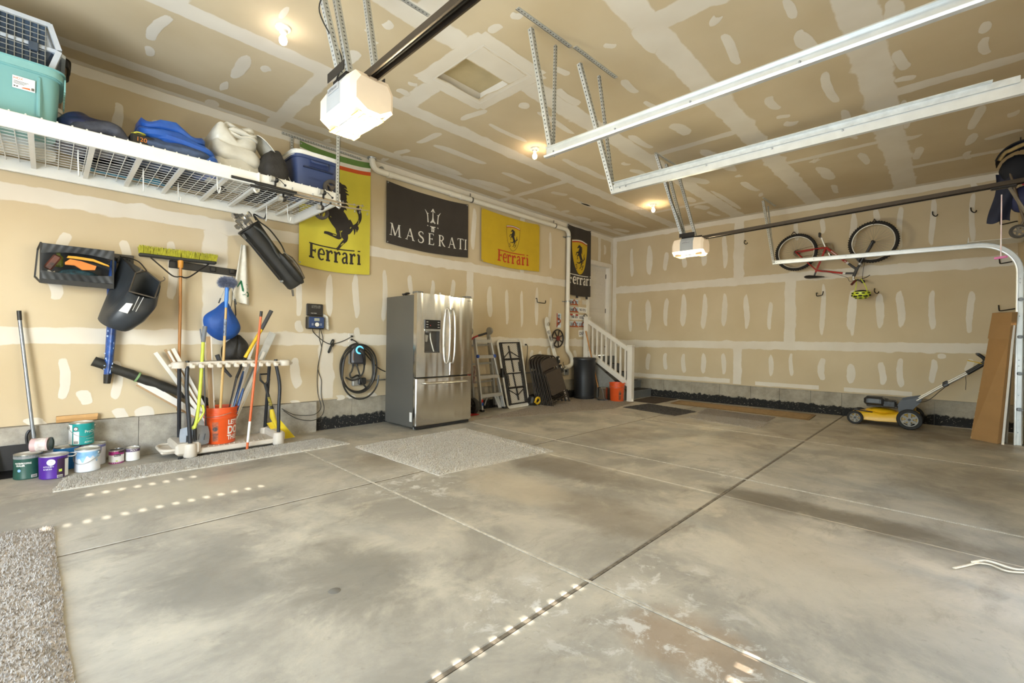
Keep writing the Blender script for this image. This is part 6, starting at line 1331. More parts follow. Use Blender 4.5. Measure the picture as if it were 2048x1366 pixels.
mb.slab(toprim, 24, 4, .035); part('top_tray', mb, M_ST, t)
for k in range(11):
    x = .95 + k * .074
    mb = MB(); mb.box((x, 5.165, .885), (.03, .05, .05), bev=.010); mb.box((x + .012, 5.145, .878), (.03, .018, .035), bev=.006); part('tool_clip', mb, M_ST, t)
for x in (.86, 1.80):
    mb = MB(); mb.lathe([(0, -.028), (.055, -.028), (.06, -.01), (.06, .02), (.05, .032), (0, .034)], (x, 5.205, .89), n=18); mb.box((x + (-.05 if x < 1 else .05), 5.21, .888), (.06, .05, .035), bev=.012); part('corner_cap', mb, M_ST, t)
for x, y in ((1.71, 5.20), (.925, 5.20)): mb = MB(); mb.cyl((x, y, .915), (x, y, .932), .017, n=12); part('leg_cap', mb, M_BLACK, t)
for x, y in ((.88, 5.2), (1.78, 5.2)): mb = MB(); mb.cyl((x, y, .0), (x, y, .018), .02, n=10); part('caster', mb, M_BLACK, t)

def bucket(c, label, h=.368, rot=0.0, sticker=True):
    t = thing('bucket', label, 'bucket', c, 'orange five gallon buckets'); c = V(c)
    prof = [(0, .002), (.128, .002), (.131, .006), (.140, h * .70), (.142, h * .71), (.151, h * .715), (.151, h * .735), (.143, h * .74), (.145, h * .83), (.152, h * .835), (.152, h * .85), (.146, h * .855), (.147, h * .955), (.156, h * .96), (.156, h), (.147, h), (.138, h * .7), (.124, .008), (0, .008)]
    mb = MB(); mb.lathe(prof, c, n=44); part('body', mb, mat('bucket_orange', 'D9541F', .42, var=.04), t)
    ra = lambda z: .131 + (.140 - .131) * min(1, z / (h * .70))
    g_ = lambda l: (lambda x, y: V((c.x + (ra(y) + l) * math.cos(AV + rot + x / .136), c.y + (ra(y) + l) * math.sin(AV + rot + x / .136), c.z + y)))
    for s_, x, y, hh_, w_ in (("LET'S", .015, .195, .044, .115), ('DO', .012, .10, .075, .12), ('THIS.', .008, .04, .045, .12)):
        mb = MB(); mb.text(s_, lambda a, b: g_(.0014)(x + a, y + b), h=hh_, bold=.035, width=w_); part('lettering', mb, P_W, t, smooth=False)
    if sticker:
        mb = MB(); wrapband(mb, g_(.0010), -.125, -.07, .03, .225, 5); part('warning_label', mb, mat('warning_brown', '7A4128', .6, c2='C9602F', scale=30), t, smooth=False)
        mb = MB(); dot(mb, g_(.0016), -.097, .155, .022, 14); part('warning_mark', mb, P_K, t, smooth=False)
        for k in range(5): mb = MB(); wrapband(mb, g_(.0016), -.118, -.076 - .006 * (k % 2), .045 + k * .014, .051 + k * .014, 3); part('warning_text', mb, P_K, t, smooth=False)
    a = AV + .55; p = [V((c.x + .158 * math.cos(b), c.y + .158 * math.sin(b), c.z + h * (.86 - .10 * math.sin(PI * k / 12)))) for k, b in enumerate([a - PI * .85 * k / 12 for k in range(13)])]
    mb = MB(); mb.tube(p, .0025, 6); part('bail', mb, M_RIM, t)
    return t
bucket((1.25, 5.40, .078), 'orange bucket of trim boards standing on the tool stand', rot=.33)

# boards and trims standing in the bucket, and others leaning
M_TW, M_TB = mat('trim_board_white', 'DDD8CF', .45, var=.03), mat('trim_board_raw', 'A88A66', .7, stretch=(20, 20, 1), scale=4)
def board(a, b, w_, th, label, m=M_TW, back=None, name='trim_board', group='trim boards in the bucket', up=(0, 1, 0)):
    t = thing(name, label, 'board', a, group); mb = MB(); a, b = V(a), V(b)
    mb.bar(a, b, w_, th, up=up, bev=.0015); part('face', mb, m, t)
    if back:
        d = (b - a).normalized(); s_ = d.cross(V(up)).normalized(); mb = MB(); mb.bar(a + s_ * w_ * .5 * back[1] , b + s_ * w_ * .5 * back[1], w_ * .55, th * .9, up=up, bev=.001); part('raw_edge', mb, back[0], t)
    return t
bz = .12
board((1.24, 5.46, bz), (.735, 5.60, 1.0), .034, .012, 'white trim board leaning farthest left out of the bucket')
board((1.23, 5.43, bz), (.83, 5.55, 1.015), .018, .012, 'thin white trim strip second from the left in the bucket')
board((1.26, 5.47, bz), (.87, 5.58, 1.04), .034, .014, 'white trim board with a raw brown edge leaning left in the bucket', M_TW, (M_TB, 1.0))
board((1.22, 5.48, bz), (.815, 5.62, 1.03), .022, .012, 'raw brown strip behind the left white trim boards', M_TB)
board((1.175, 5.37, bz), (1.145, 5.47, 1.165), .040, .012, 'upright raw brown board with a white edge in the bucket', M_TB, (M_TW, -1.0))
board((1.27, 5.42, bz), (1.60, 5.52, 1.14), .028, .012, 'white trim board leaning right behind the orange pole')
board((1.29, 5.40, bz), (1.70, 5.55, 1.00), .034, .012, 'wide white trim board leaning right under the metal strip')
board((1.26, 5.38, bz), (1.55, 5.5, .93), .03, .012, 'white trim board leaning right closest to the bucket middle')
board((1.30, 5.44, bz), (1.81, 5.62, 1.22), .075, .006, 'broad pale metal strip standing highest on the right of the bucket', mat('strip_metal', 'BFC1C0', .4, .3))
board((1.31, 5.42, bz), (1.76, 5.63, 1.02), .02, .012, 'thin raw wooden strip lowest on the right of the bucket', mat('strip_wood', 'C4B08C', .7), None)
board((1.12, 5.56, .33), (.62, 5.62, .72), .06, .012, 'white board lying diagonally below the black carry sleeve', M_TW, (M_TB, 1.0), 'trim_board', None)
# blue-handled tools in the bucket
for a, b, lab in (((1.28, 5.34, bz), (1.46, 5.42, .80), 'blue handled tool standing upright in the orange bucket'), ((1.31, 5.33, bz), (1.45, 5.38, .62), 'short blue and white tool low in the orange bucket')):
    t = thing('hand_tool', lab, 'tool', a, 'tools in the bucket'); a, b = V(a), V(b)
    mb = MB(); mb.tube([a, a.lerp(b, .5)], .010, 8); part('shaft', mb, M_RIM, t); mb = MB(); mb.tube([a.lerp(b, .45), a.lerp(b, .55), a.lerp(b, .9), b], [.012, .02, .022, .012], 10, flat=.6); part('handle', mb, mat('handle_blue', '33507F', .45), t)

# long tools clipped in the stand
# extendable duster
t = thing('cobweb_duster', 'long wooden handled duster with a round blue grey brush head', 'duster', (1.245, 5.43, .08))
A0, A1, A2, A3 = V((1.235, 5.30, .078)), V((1.228, 5.22, .99)), V((1.238, 5.20, 1.48)), V((1.243, 5.195, 1.66))
A0 = V((1.22, 5.34, .08))
mb = MB(); mb.tube([A0, A1, A2], [.0125, .0125, .011], 12); part('handle', mb, mat('handle_pine', 'C2A066', .5, stretch=(10, 10, 1), scale=5), t)
mb = MB(); mb.tube([A0 + V((0, 0, -.0)), A0.lerp(A1, .10)], [.019, .015], 12); part('handle_end', mb, M_BLACK, t)
mb = MB(); mb.tube([A1.lerp(A2, .38), A1.lerp(A2, .72)], .0135, 12); part('sticker', mb, mat('sticker_black', '232A3A', .4, c2='9FA9B9', scale=30), t)
mb = MB(); mb.tube([A2.lerp(A3, -.12), A2.lerp(A3, .3), A3], [.013, .019, .017], 12); part('socket', mb, mat('socket_blue', '3E7BD0', .4), t)
rb = random.Random(8); mb = MB(); hc = V((1.244, 5.19, 1.705))
for i in range(5200):
    th_, ph_ = rb.uniform(0, 2 * PI), math.acos(rb.uniform(-.75, .95)); d = V((math.sin(ph_) * math.cos(th_), math.sin(ph_) * math.sin(th_), math.cos(ph_)))
    l = rb.uniform(.75, 1.0); p1 = hc + V((d.x * .10 * l, d.y * .085 * l, d.z * .082 * l)); p0 = hc + V((d.x * .05, d.y * .045, d.z * .03)); s_ = d.cross(V((rb.random(), rb.random(), rb.random()))).normalized() * .0016; o = len(mb.v)
    mb.v += [p0 - s_, p0 + s_, p1 + V((rb.uniform(-.008, .008), rb.uniform(-.008, .008), rb.uniform(-.008, .008)))]; mb.f.append([o, o + 1, o + 2]); mb.mi.append(0)
part('bristles', mb, mat('bristle_greyblue', '8C94AC', .8, c2='5E667E', scale=40), t, kind='stuff', smooth=False)
mb = MB(); mb.sphere(hc, .058, 12, 8, (1, .9, .85)); part('brush_core', mb, MATS['bristle_greyblue'], t)
# orange fibreglass pole
t = thing('extension_pole', 'orange pole with a white sticker standing in the right of the tool stand', 'pole', (1.43, 5.16, .02))
q0, q1 = V((1.425, 5.135, .02)), V((1.545, 5.15, 1.43))
mb = MB(); mb.tube([q0, q1], .012, 12); part('pole', mb, mat('pole_orange', 'D0622F', .4, var=.05), t)
mb = MB(); mb.tube([q0.lerp(q1, .05), q0.lerp(q1, .2)], .0128, 12); part('sticker', mb, P_W, t); mb = MB(); mb.tube([q0.lerp(q1, .965), q1 + (q1 - q0) * .005], .014, 12); part('grip', mb, M_BLACK, t); mb = MB(); mb.tube([q0 - (q1 - q0) * .003, q0.lerp(q1, .025)], .009, 10); part('tip', mb, M_RIM, t)
# yellow handled lopper
t = thing('lopper', 'lopper with yellow and dark grey grips leaning right in the tool stand', 'lopper', (1.3, 5.35, .3))
p = [V(q) for q in ((1.30, 5.36, .36), (1.37, 5.32, .74), (1.435, 5.28, .95), (1.585, 5.27, 1.25), (1.68, 5.27, 1.455))]
mb = MB(); mb.tube(p[2:4], .017, 12); part('handle', mb, mat('lopper_yellow', 'D6AE1E', .4), t); mb = MB(); mb.tube(p[3:], [.019, .021], 12); part('grip', mb, mat('grip_grey', '3F4043', .6), t)
mb = MB(); mb.tube([p[1], p[2]], [.014, .012], 10); mb.tube([p[0], p[1]], [.006, .022], 8, flat=.5); part('blade', mb, M_IRON, t)
mb = MB(); mb.tube([V((1.33, 5.36, .75)), V((1.24, 5.34, .86)), V((1.195, 5.33, .98))], [.012, .018, .021], 10); part('grip', mb, MATS['grip_grey'], t)
# lime green weeder with grey grip
t = thing('weed_puller', 'lime green long handled weed tool with a grey grip at the left of the stand', 'weed tool', (1.02, 5.3, .1))
p = [V(q) for q in ((1.01, 5.24, .16), (1.0, 5.22, .36), (1.055, 5.2, .46), (1.03, 5.215, .70), (1.05, 5.215, 1.12), (1.07, 5.22, 1.25))]
mb = MB(); mb.tube(spline([(.985, 5.20, .27), (1.005, 5.2, .36), (1.02, 5.2, .5), (1.035, 5.205, .75), (1.052, 5.21, 1.13)], 5), .0145, 10); part('handle', mb, mat('lime_green', 'BFC843', .4), t)
mb = MB(); mb.tube(spline([(.965, 5.2, .28), (1.02, 5.2, .35), (1.06, 5.2, .43), (1.05, 5.2, .50)], 5), .011, 8); part('lever', mb, MATS['lime_green'], t)
mb = MB(); mb.tube([(1.051, 5.21, 1.11), (1.066, 5.215, 1.265)], .019, 12); part('grip', mb, mat('grip_mid_grey', '6B6E73', .6), t)
mb = MB(); mb.tube([(.99, 5.2, .28), (1.0, 5.21, .16)], [.018, .012], 8); part('claw', mb, M_BLACK, t); mb = MB(); mb.cyl((1.035, 5.185, .43), (1.035, 5.215, .43), .012, n=10); part('pivot', mb, M_RIM, t)
t = thing('pole', 'thin dark pole behind the lime green weed tool', 'pole', (1.08, 5.34, .1)); mb = MB(); mb.tube([(1.12, 5.36, .10), (1.075, 5.30, .98), (1.045, 5.31, 1.24)], .006, 8); part('rod', mb, mat('pole_dark', '55575A', .4, .5), t)
# grey snow scoop (leaf rake head) low on the left
t = thing('scoop', 'grey plastic scoop head resting on the left of the tool stand tray', 'scoop', (1.0, 5.3, .08))
def sc_fn(u, v):
    x = .895 + .225 * u + .02 * math.sin(PI * v) * (u - .5); y = 5.30 - .05 * math.sin(PI * u) - .03 * v; z = .27 - .165 * v + .03 * math.sin(PI * u) * (1 - v)
    return (V((x, y, z)), V((0, -1, .2)))
mb = MB(); mb.slab(sc_fn, 16, 8, .012); part('blade', mb, mat('scoop_grey', '85898F', .5), t)
for k in range(4): mb = MB(); mb.bar((.935 + k * .05, 5.243, .21), (.93 + k * .048, 5.235, .15), .012, .004); part('slot', mb, mat('slot_dark', '33353A', .6), t)
mb = MB(); mb.tube([(1.0, 5.29, .26), (1.02, 5.29, .36), (1.035, 5.30, .46)], [.03, .016, .013], 10); part('neck', mb, M_BLACK, t)
# yellow shovel behind the right leg
t = thing('shovel', 'yellow plastic shovel with a black D handle behind the right side of the tool stand', 'shovel', (1.85, 5.45, .02))
q0, q1 = V((1.755, 5.43, .36)), V((1.69, 5.47, .64))
mb = MB(); mb.tube([V((1.745, 5.435, .33)), q0, q1], [.016, .015, .015], 10); part('shaft', mb, M_BLACK, t)
mb = MB(); mb.tube([q0.lerp(q1, .15), q0.lerp(q1, .5)], .0162, 10); part('sticker', mb, mat('sticker_yellow', 'B5A23A', .5, c2='2B2A26', scale=40), t)
mb = MB(); mb.tube([q1, V((1.643, 5.47, .69)), V((1.636, 5.47, .755)), V((1.73, 5.47, .757)), V((1.733, 5.47, .69)), q1], .011, 8); part('d_handle', mb, M_BLACK, t)
def sh_fn(u, v):
    a = V((1.695, 5.42, .215)).lerp(V((1.815, 5.37, .25)), u); b = V((1.79, 5.36, .03)).lerp(V((1.96, 5.31, .04)), u); q = a.lerp(b, v)
    return (q + V((0, .03 * math.sin(PI * u), -.01 * math.sin(PI * u))), V((-.2, -1, .3)))
mb = MB(); mb.slab(sh_fn, 12, 10, .005); part('blade', mb, mat('shovel_yellow', 'D9BE2C', .4, var=.04), t)
mb = MB(); mb.tube([V((1.748, 5.43, .36)), V((1.755, 5.41, .28)), V((1.79, 5.385, .16))], [.02, .03, .012], 10); part('socket', mb, MATS['shovel_yellow'], t)
# ================================================================== TIMER, CHARGER, REFRIGERATOR AND WHAT LEANS ON THE BACK WALL
t = thing('sprinkler_timer', 'black sprinkler timer with open lid and blue face on the wall near the fridge', 'timer', (2.30, D - .05, 1.28))
mb = MB(); mb.box((2.305, D - .045, 1.355), (.205, .09, .155), bev=.012); part('case', mb, M_BLACK, t)
mb = MB(); mb.box((2.305, D - .03, 1.515), (.205, .02, .15), bev=.012); ld = part('lid', mb, mat('timer_lid', '24211F', .5), t); mb = MB(); mb.box((2.315, D - .042, 1.555), (.11, .004, .036)); part('window', mb, mat('timer_window', '6C6B66', .3, c2='33322F', scale=60), ld)
mb = MB(); mb.text('RAIN BIRD', lambda a, b: (2.255 + a, D - .0425, 1.468 + b), h=.011, width=.07); part('lettering', mb, P_W, ld, smooth=False)
mb = MB(); mb.box((2.305, D - .0905, 1.358), (.18, .004, .135), bev=.0015); fc = part('face', mb, mat('timer_blue', '27406E', .4), t)
mb = MB(); mb.box((2.307, D - .094, 1.394), (.062, .004, .034)); part('display', mb, mat('lcd_grey', '9DA08E', .3), fc)
mb = MB(); mb.lathe([(.033, 0), (.033, .006), (0, .006)], (2.307, D - .092, 1.333), (0, -1, 0), 22); part('dial_ring', mb, M_BLACK, fc); mb = MB(); mb.lathe([(.026, 0), (.025, .014), (.009, .014), (.008, .009), (0, .009)], (2.307, D - .092, 1.333), (0, -1, 0), 22); part('dial', mb, P_W, fc)
for x in (2.25, 2.262, 2.352, 2.365):
    mb = MB(); mb.box((x, D - .0935, 1.335), (.008, .004, .03)); part('button', mb, mat('button_grey', '8A93A5', .4), fc)
mb = MB(); mb.slab(lambda u, v: (V((2.41 + .06 * u + .012 * v, D - .012 - .05 * math.sin(u * 2.2), 1.475 - .05 * u - .17 * v)), V((0, -1, 0))), 8, 8, .001); part('leaflet', mb, mat('paper_white', 'D5D0C4', .8, c2='B8B3A8', scale=50), t)
def cord(name, pts, r_, m, label, sub=8, cat='cord'):
    mb = MB(); mb.tube(spline(pts, sub), r_, 7); return solo(name, mb, m, label, cat)
M_CORD = mat('cord_black', '26241F', .5)
y = D - .012
cord('power_cord', [(2.272, y - .04, 1.28), (2.30, y, 1.24), (2.363, y, 1.178), (2.44, y, 1.12), (2.511, y - .005, 1.093), (2.60, y, 1.105), (2.70, y, 1.14), (2.775, y - .02, 1.185)], .0048, M_CORD, 'black cord sagging from the sprinkler timer to the wall outlet')
mb = MB(); mb.tube(spline([(2.511, y - .01, 1.09), (2.53, y - .015, 1.14), (2.548, y - .015, 1.145), (2.545, y - .015, 1.11), (2.51, y - .018, 1.06), (2.485, y - .015, .995), (2.50, y - .012, .99), (2.53, y - .018, 1.07), (2.555, y - .015, 1.09), (2.54, y - .012, 1.065), (2.515, y - .018, 1.09)], 6), .0085, 7); solo('cord_bundle', mb, M_CORD, 'tied bundle of spare black cord hanging below the sprinkler timer', 'cord')
cord('valve_wire', [(2.36, y - .04, 1.28), (2.375, y, 1.16), (2.402, y, 1.05), (2.38, y, .92), (2.36, y, .79), (2.385, y, .70), (2.408, y, .62), (2.408, y, .45), (2.42, y - .06, .30), (2.38, y - .085, .20), (2.26, y - .09, .155), (2.08, y - .09, .20), (1.93, y - .085, .31)], .0042, M_CORD, 'black wire hanging in a low loop from the timer toward the tool stand')
cord('valve_wire', [(2.37, y - .04, 1.28), (2.418, y, 1.165), (2.40, y, 1.03), (2.365, y, .82), (2.355, y, .65), (2.368, y, .46), (2.385, y - .055, .31), (2.32, y - .088, .24), (2.23, y - .09, .222), (2.05, y - .09, .25), (1.91, y - .085, .335)], .0042, M_CORD, 'second black wire, running just above the low looping one')
t = thing('wall_outlet', 'white wall outlet with two black plugs above the car charger', 'outlet', (2.796, D, 1.176))
mb = MB(); mb.box((2.796, D - .004, 1.176), (.075, .01, .118), bev=.004); part('plate', mb, M_TRIM, t)
for z, x in ((1.196, 2.80), (1.152, 2.80)): mb = MB(); mb.cyl((x, D - .005, z), (x, D - .035, z), .015, .012, n=12); part('plug', mb, M_BLACK, t)
# EV charger with coiled cable
t = thing('car_charger', 'dark grey electric car charger with a glowing blue ring on the wall', 'charger', (2.87, D - .05, .83))
M_EV = mat('charger_grey', '47464A', .4, .2, var=.05)
mb = MB(); mb.box((2.862, D - .06, .955), (.185, .09, .25), bev=.022); part('case', mb, M_EV, t)
mb = MB(); mb.box((2.855, D - .012, .955), (.19, .02, .255), bev=.008); part('back_shell', mb, mat('charger_silver', 'B5B3AE', .4, .3), t)
mb = MB(); mb.torus((2.868, D - .108, 1.018), (0, 1, 0), .045, .011, 30, 8); part('light_ring', mb, mat('ring_blue', '5FB6D6', .3, emit=('6FD0F0', .9)), t)
mb = MB(); mb.tube([(2.868, D - .105, 1.018), (2.872, D - .15, 1.01), (2.89, D - .165, .97), (2.92, D - .14, .89), (2.93, D - .12, .82)], [.036, .032, .024, .018, .015], 14); part('connector', mb, M_BLACK, t)
mb = MB(); mb.box((2.783, D - .108, .93), (.006, .003, .10)); part('status_strip', mb, mat('strip_copper', 'A5754E', .4, .4), t)
for x in (2.806, 2.858): mb = MB(); mb.cyl((x, D - .055, .835), (x, D - .055, .80), .016, n=12); part('gland', mb, M_BLACK, t)
t = thing('charging_cable', 'thick black charging cable coiled round the car charger', 'cable', (2.88, D - .06, .44))
pts = []
for k in range(0, 61):
    a = PI * .5 + 2 * PI * k / 16.0; lp = k / 16.0; rx = .235 + .022 * math.sin(2.1 * lp) + .012 * math.cos(5 * lp + 1); rz = .29 + .035 * math.sin(1.7 * lp + 1)
    pts.append((2.875 + .012 * math.sin(lp * 2.3) + rx * math.cos(a), D - .035 - .016 * (lp % 4) - .012, .785 - .03 * lp * (math.sin(a) < 0) + rz * math.sin(a)))
mb = MB(); mb.tube(spline(pts, 4), .0115, 8); part('coil', mb, mat('cable_black', '2C2A27', .35), t)
mb = MB(); mb.tube(spline([(2.93, D - .12, .82), (2.925, D - .10, .72), (2.87, D - .09, .645), (2.78, D - .09, .62), (2.69, D - .09, .66)], 5), .0115, 8); mb.tube(spline([(2.806, D - .055, .81), (2.785, D - .06, .74), (2.76, D - .06, .70), (2.78, D - .07, .65), (2.86, D - .06, .68), (2.90, D - .05, .66)], 5), .012, 8); mb.tube(spline([(2.858, D - .055, .81), (2.89, D - .08, .68), (2.92, D - .09, .58), (3.0, D - .09, .49)], 5), .0115, 8); part('leads', mb, MATS['cable_black'], t, kind='stuff')
t = thing('outlet_box', 'grey outlet box with a black plug and a conduit inside the cable coil', 'outlet', (2.9, D, .55))
mb = MB(); mb.box((2.87, D - .025, .60), (.12, .05, .12), bev=.006); part('box', mb, mat('box_grey', '9B9A96', .4, .4), t); mb = MB(); mb.box((2.93, D - .065, .60), (.11, .04, .09), bev=.012); part('plug', mb, M_BLACK, t)
mb = MB(); mb.cyl((2.92, D - .018, .60), (3.30, D - .018, .60), .011, n=10); part('conduit', mb, M_RIM, t)
cord('power_cord', [(2.80, D - .03, 1.152), (2.86, D - .03, 1.12), (2.95, D - .02, 1.02), (3.08, D - .02, .87), (3.20, D - .02, .76), (3.30, D - .02, .71)], .007, M_CORD, 'black cord running from the outlet down behind the refrigerator')

# ---- refrigerator
X0, X1, YF, YB, HT = 3.265, 4.20, 4.865, 5.62, 1.765
t = thing('refrigerator', 'stainless french door refrigerator with a water dispenser against the back wall', 'refrigerator', ((X0 + X1) / 2, 5.25, 0))
def steel_mat(name, c, wave):
    m = mat(name, c, .16, 1.0, var=.03, scale=3); nt = m.node_tree; N = nt.nodes; L = nt.links; b = N['Principled BSDF']
    tc = N.new('ShaderNodeTexCoord'); mp = N.new('ShaderNodeMapping'); mp.inputs['Scale'].default_value = (1, 1, .10); L.new(tc.outputs['Object'], mp.inputs[0])
    n1 = N.new('ShaderNodeTexNoise'); n1.inputs['Scale'].default_value = 7; n1.inputs['Detail'].default_value = 1; L.new(mp.outputs[0], n1.inputs[0])
    mp2 = N.new('ShaderNodeMapping'); mp2.inputs['Scale'].default_value = (260, 260, .8); L.new(tc.outputs['Object'], mp2.inputs[0]); n2 = N.new('ShaderNodeTexNoise'); n2.inputs['Scale'].default_value = 1; L.new(mp2.outputs[0], n2.inputs[0])
    b1 = N.new('ShaderNodeBump'); b1.inputs['Strength'].default_value = wave; b1.inputs['Distance'].default_value = .05; L.new(n1.outputs[0], b1.inputs['Height'])
    b2 = N.new('ShaderNodeBump'); b2.inputs['Strength'].default_value = .05; b2.inputs['Distance'].default_value = .002; L.new(n2.outputs[0], b2.inputs['Height']); L.new(b1.outputs[0], b2.inputs['Normal']); L.new(b2.outputs[0], b.inputs['Normal'])
    return m
M_SS = steel_mat('stainless_door', 'D6D3CE', .26); M_FS = mat('fridge_side', '6B6963', .45, .35, var=.03, scale=3); M_DK = mat('fridge_gap', '1B1A19', .6)
mb = MB(); wbox(mb, X0 + .012, X1 - .012, YF + .085, YB, .03, HT - .02); part('cabinet', mb, M_FS, t)
mb = MB(); wbox(mb, X0 + .03, X1 - .03, YF + .065, YF + .09, .04, HT - .03); part('gasket', mb, M_DK, t)
xm = 3.795
def doorbox(x0, x1, z0, z1): mb = MB(); mb.box(((x0 + x1) / 2, YF + .034, (z0 + z1) / 2), (x1 - x0, .068, z1 - z0), bev=.012); return mb
dx0, dx1, dz0, dz1 = 3.385, 3.63, .995, 1.28
# left door is built round the dispenser recess
mb = MB(); ld_ = [(X0, dx0), (dx1, xm - .003)]
for a, b in ld_: mb.box(((a + b) / 2, YF + .034, (.682 + HT) / 2), (b - a, .068, HT - .682))
mb.box(((dx0 + dx1) / 2, YF + .034, (dz1 + HT) / 2), (dx1 - dx0, .068, HT - dz1)); mb.box(((dx0 + dx1) / 2, YF + .034, (.682 + dz0) / 2), (dx1 - dx0, .068, dz0 - .682)); dl = part('left_door', mb, M_SS, t)
mb = doorbox(xm + .003, X1, .682, HT); dr = part('right_door', mb, M_SS, t)
mb = doorbox(X0, X1, .05, .668); fz = part('freezer_drawer', mb, M_SS, t)
M_DSP = mat('dispenser_grey', '5D5A57', .3, .5)
mb = MB(); wbox(mb, dx0, dx1, YF + .058, YF + .075, dz0, dz1); wbox(mb, dx0 - .001, dx0 + .012, YF + .002, YF + .06, dz0, dz1); wbox(mb, dx1 - .012, dx1 + .001, YF + .002, YF + .06, dz0, dz1); wbox(mb, dx0, dx1, YF + .002, YF + .06, dz0 - .001, dz0 + .015); part('dispenser_recess', mb, M_DSP, dl)
mb = MB(); mb.box(((dx0 + dx1) / 2, YF - .003, 1.366), (.252, .014, .118), bev=.003); cp = part('control_panel', mb, mat('panel_black', '141316', .2), dl)
mb = MB()
for x in (3.42, 3.60):
    for k in range(3): mb.box((x, YF - .0108, 1.397 - k * .033), (.030, .002, .008))
part('panel_print', mb, mat('panel_print', 'A9A6A0', .5), dl, kind='stuff')
mb = MB(); mb.box((3.47, YF - .011, 1.352), (.008, .002, .008)); part('indicator', mb, mat('indicator_red', 'A8281E', .4, emit=('C0281C', .6)), dl)
mb = MB(); mb.box(((dx0 + dx1) / 2, YF + .01, 1.292), (.252, .03, .022), bev=.004); part('chrome_strip', mb, MATS['zinc'], dl)
mb = MB(); mb.lathe([(.06, 0), (.055, .02), (.03, .03), (0, .03)], (3.45, YF + .04, 1.28), (0, 0, -1), 18); part('spout', mb, mat('spout_grey', '77746F', .35, .5), dl)
mb = MB(); mb.box((3.425, YF + .03, 1.185), (.065, .014, .095), bev=.006, rot=Matrix.Rotation(.2, 3, 'Y')); part('paddle', mb, mat('paddle_grey', 'A7A39C', .35, .4), dl)
mb = MB(); mb.tube(spline([(3.495, YF + .03, 1.265), (3.50, YF + .028, 1.18), (3.525, YF + .025, 1.09), (3.555, YF + .022, 1.0)], 4), .008, 8); part('water_tube', mb, mat('tube_white', 'D2CFC6', .3), dl)
for x, par in ((3.752, dl), (3.838, dr)):
    mb = MB(); mb.tube(spline([(x, YF + .005, 1.585), (x, YF - .03, 1.575), (x, YF - .055, 1.45), (x, YF - .065, 1.22), (x, YF - .055, .98), (x, YF - .03, .865), (x, YF + .005, .855)], 6), .0125, 12); part('handle', mb, mat('handle_steel', 'D0CCC4', .25, .9), par)
mb = MB(); mb.tube(spline([(3.385, YF + .005, .602), (3.39, YF - .04, .60), (3.5, YF - .052, .598), (3.74, YF - .058, .596), (3.98, YF - .052, .594), (4.085, YF - .04, .594), (4.09, YF + .005, .594)], 6), .0125, 12); part('handle', mb, MATS['handle_steel'], fz)
for x in (X0 + .06, X1 - .06): mb = MB(); mb.box((x, YF + .07, HT + .008), (.10, .11, .03), bev=.006); part('hinge_cover', mb, mat('hinge_grey', '6F6D68', .4), t)
mb = MB(); mb.box(((X0 + X1) / 2, YF + .05, .028), (X1 - X0 - .06, .05, .035)); part('kick_plate', mb, M_DK, t)
for x in (X0 + .05, X1 - .05): mb = MB(); mb.cyl((x, YF + .1, 0), (x, YF + .1, .04), .022, n=12); part('foot', mb, M_FS, t)
mb = MB(); wbox(mb, X0 + .0085, X0 + .0125, YF + .10, YF + .15, .10, .22); part('rating_label', mb, P_W, t, label='small white rating label')
mb = MB(); mb.text('SAMSUNG', lambda a, b: (X1 - .11 + a, YF - .0008, HT - .05 + b), h=.012, width=.08); part('lettering', mb, mat('badge_grey', '6B6862', .4), dr, smooth=False)
mb = MB(); mb.tube(spline([(3.30, 5.25, HT - .01), (3.33, 5.22, HT + .02), (3.40, 5.25, HT + .025), (3.36, 5.3, HT + .015), (3.31, 5.27, HT + .005), (3.4, 5.25, HT - .005), (3.55, 5.3, HT - .008), (3.7, 5.35, HT - .01)], 6), .009, 8); solo('appliance_cord', mb, mat('cord_brown', '2E2822', .5), 'black cord lying looped on top of the refrigerator', 'cord')
t = solo('small_bottle', (lambda m_: (m_.lathe([(0, 0), (.02, 0), (.022, .05), (.012, .065), (.012, .08), (0, .08)], (3.80, 5.1, HT - .02), n=14), m_)[1])(MB()), P_W, 'small white bottle standing on top of the refrigerator', 'bottle')

# ---- red hand truck behind the fridge
t = thing('hand_truck', 'red hand truck with black wheels showing past the right side of the fridge', 'hand truck', (4.62, 5.42, 0))
M_RT = mat('truck_red', 'A5231C', .4, var=.06)
for x0 in (4.38, 4.665):
    mb = MB(); mb.tube(spline([(x0 - .01, 5.42, .10), (x0, 5.44, .45), (x0 + .005, 5.46, .9), (x0 + .01, 5.47, 1.12), (x0 + .035, 5.44, 1.20)], 5), .0135, 10); part('rail', mb, M_RT, t)
mb = MB(); mb.tube(spline([(4.70, 5.44, 1.20), (4.76, 5.40, 1.235), (4.84, 5.34, 1.265), (4.875, 5.31, 1.275)], 5), .0135, 10); part('handle_bar', mb, M_RT, t); mb = MB(); mb.tube([(4.775, 5.39, 1.24), (4.885, 5.305, 1.285)], .018, 12); part('grip', mb, M_BLACK, t)
for z in (.35, .62, .95): mb = MB(); mb.cyl((4.375, 5.45, z), (4.67, 5.45, z), .01, n=8); part('cross_bar', mb, M_RT, t)
mb = MB(); mb.box((4.52, 5.34, .015), (.34, .20, .008)); part('toe_plate', mb, M_RT, t)
for x in (4.42, 4.69): wheel(t, (x, 5.40, .128), (1, 0, 0), .128, .075, mat('tyre_black', '2B2927', .75, bump=.3), mat('hub_black', '3A3835', .5), 5)
mb = MB(); mb.cyl((4.38, 5.40, .128), (4.74, 5.40, .128), .01, n=8); part('axle', mb, M_RIM, t)

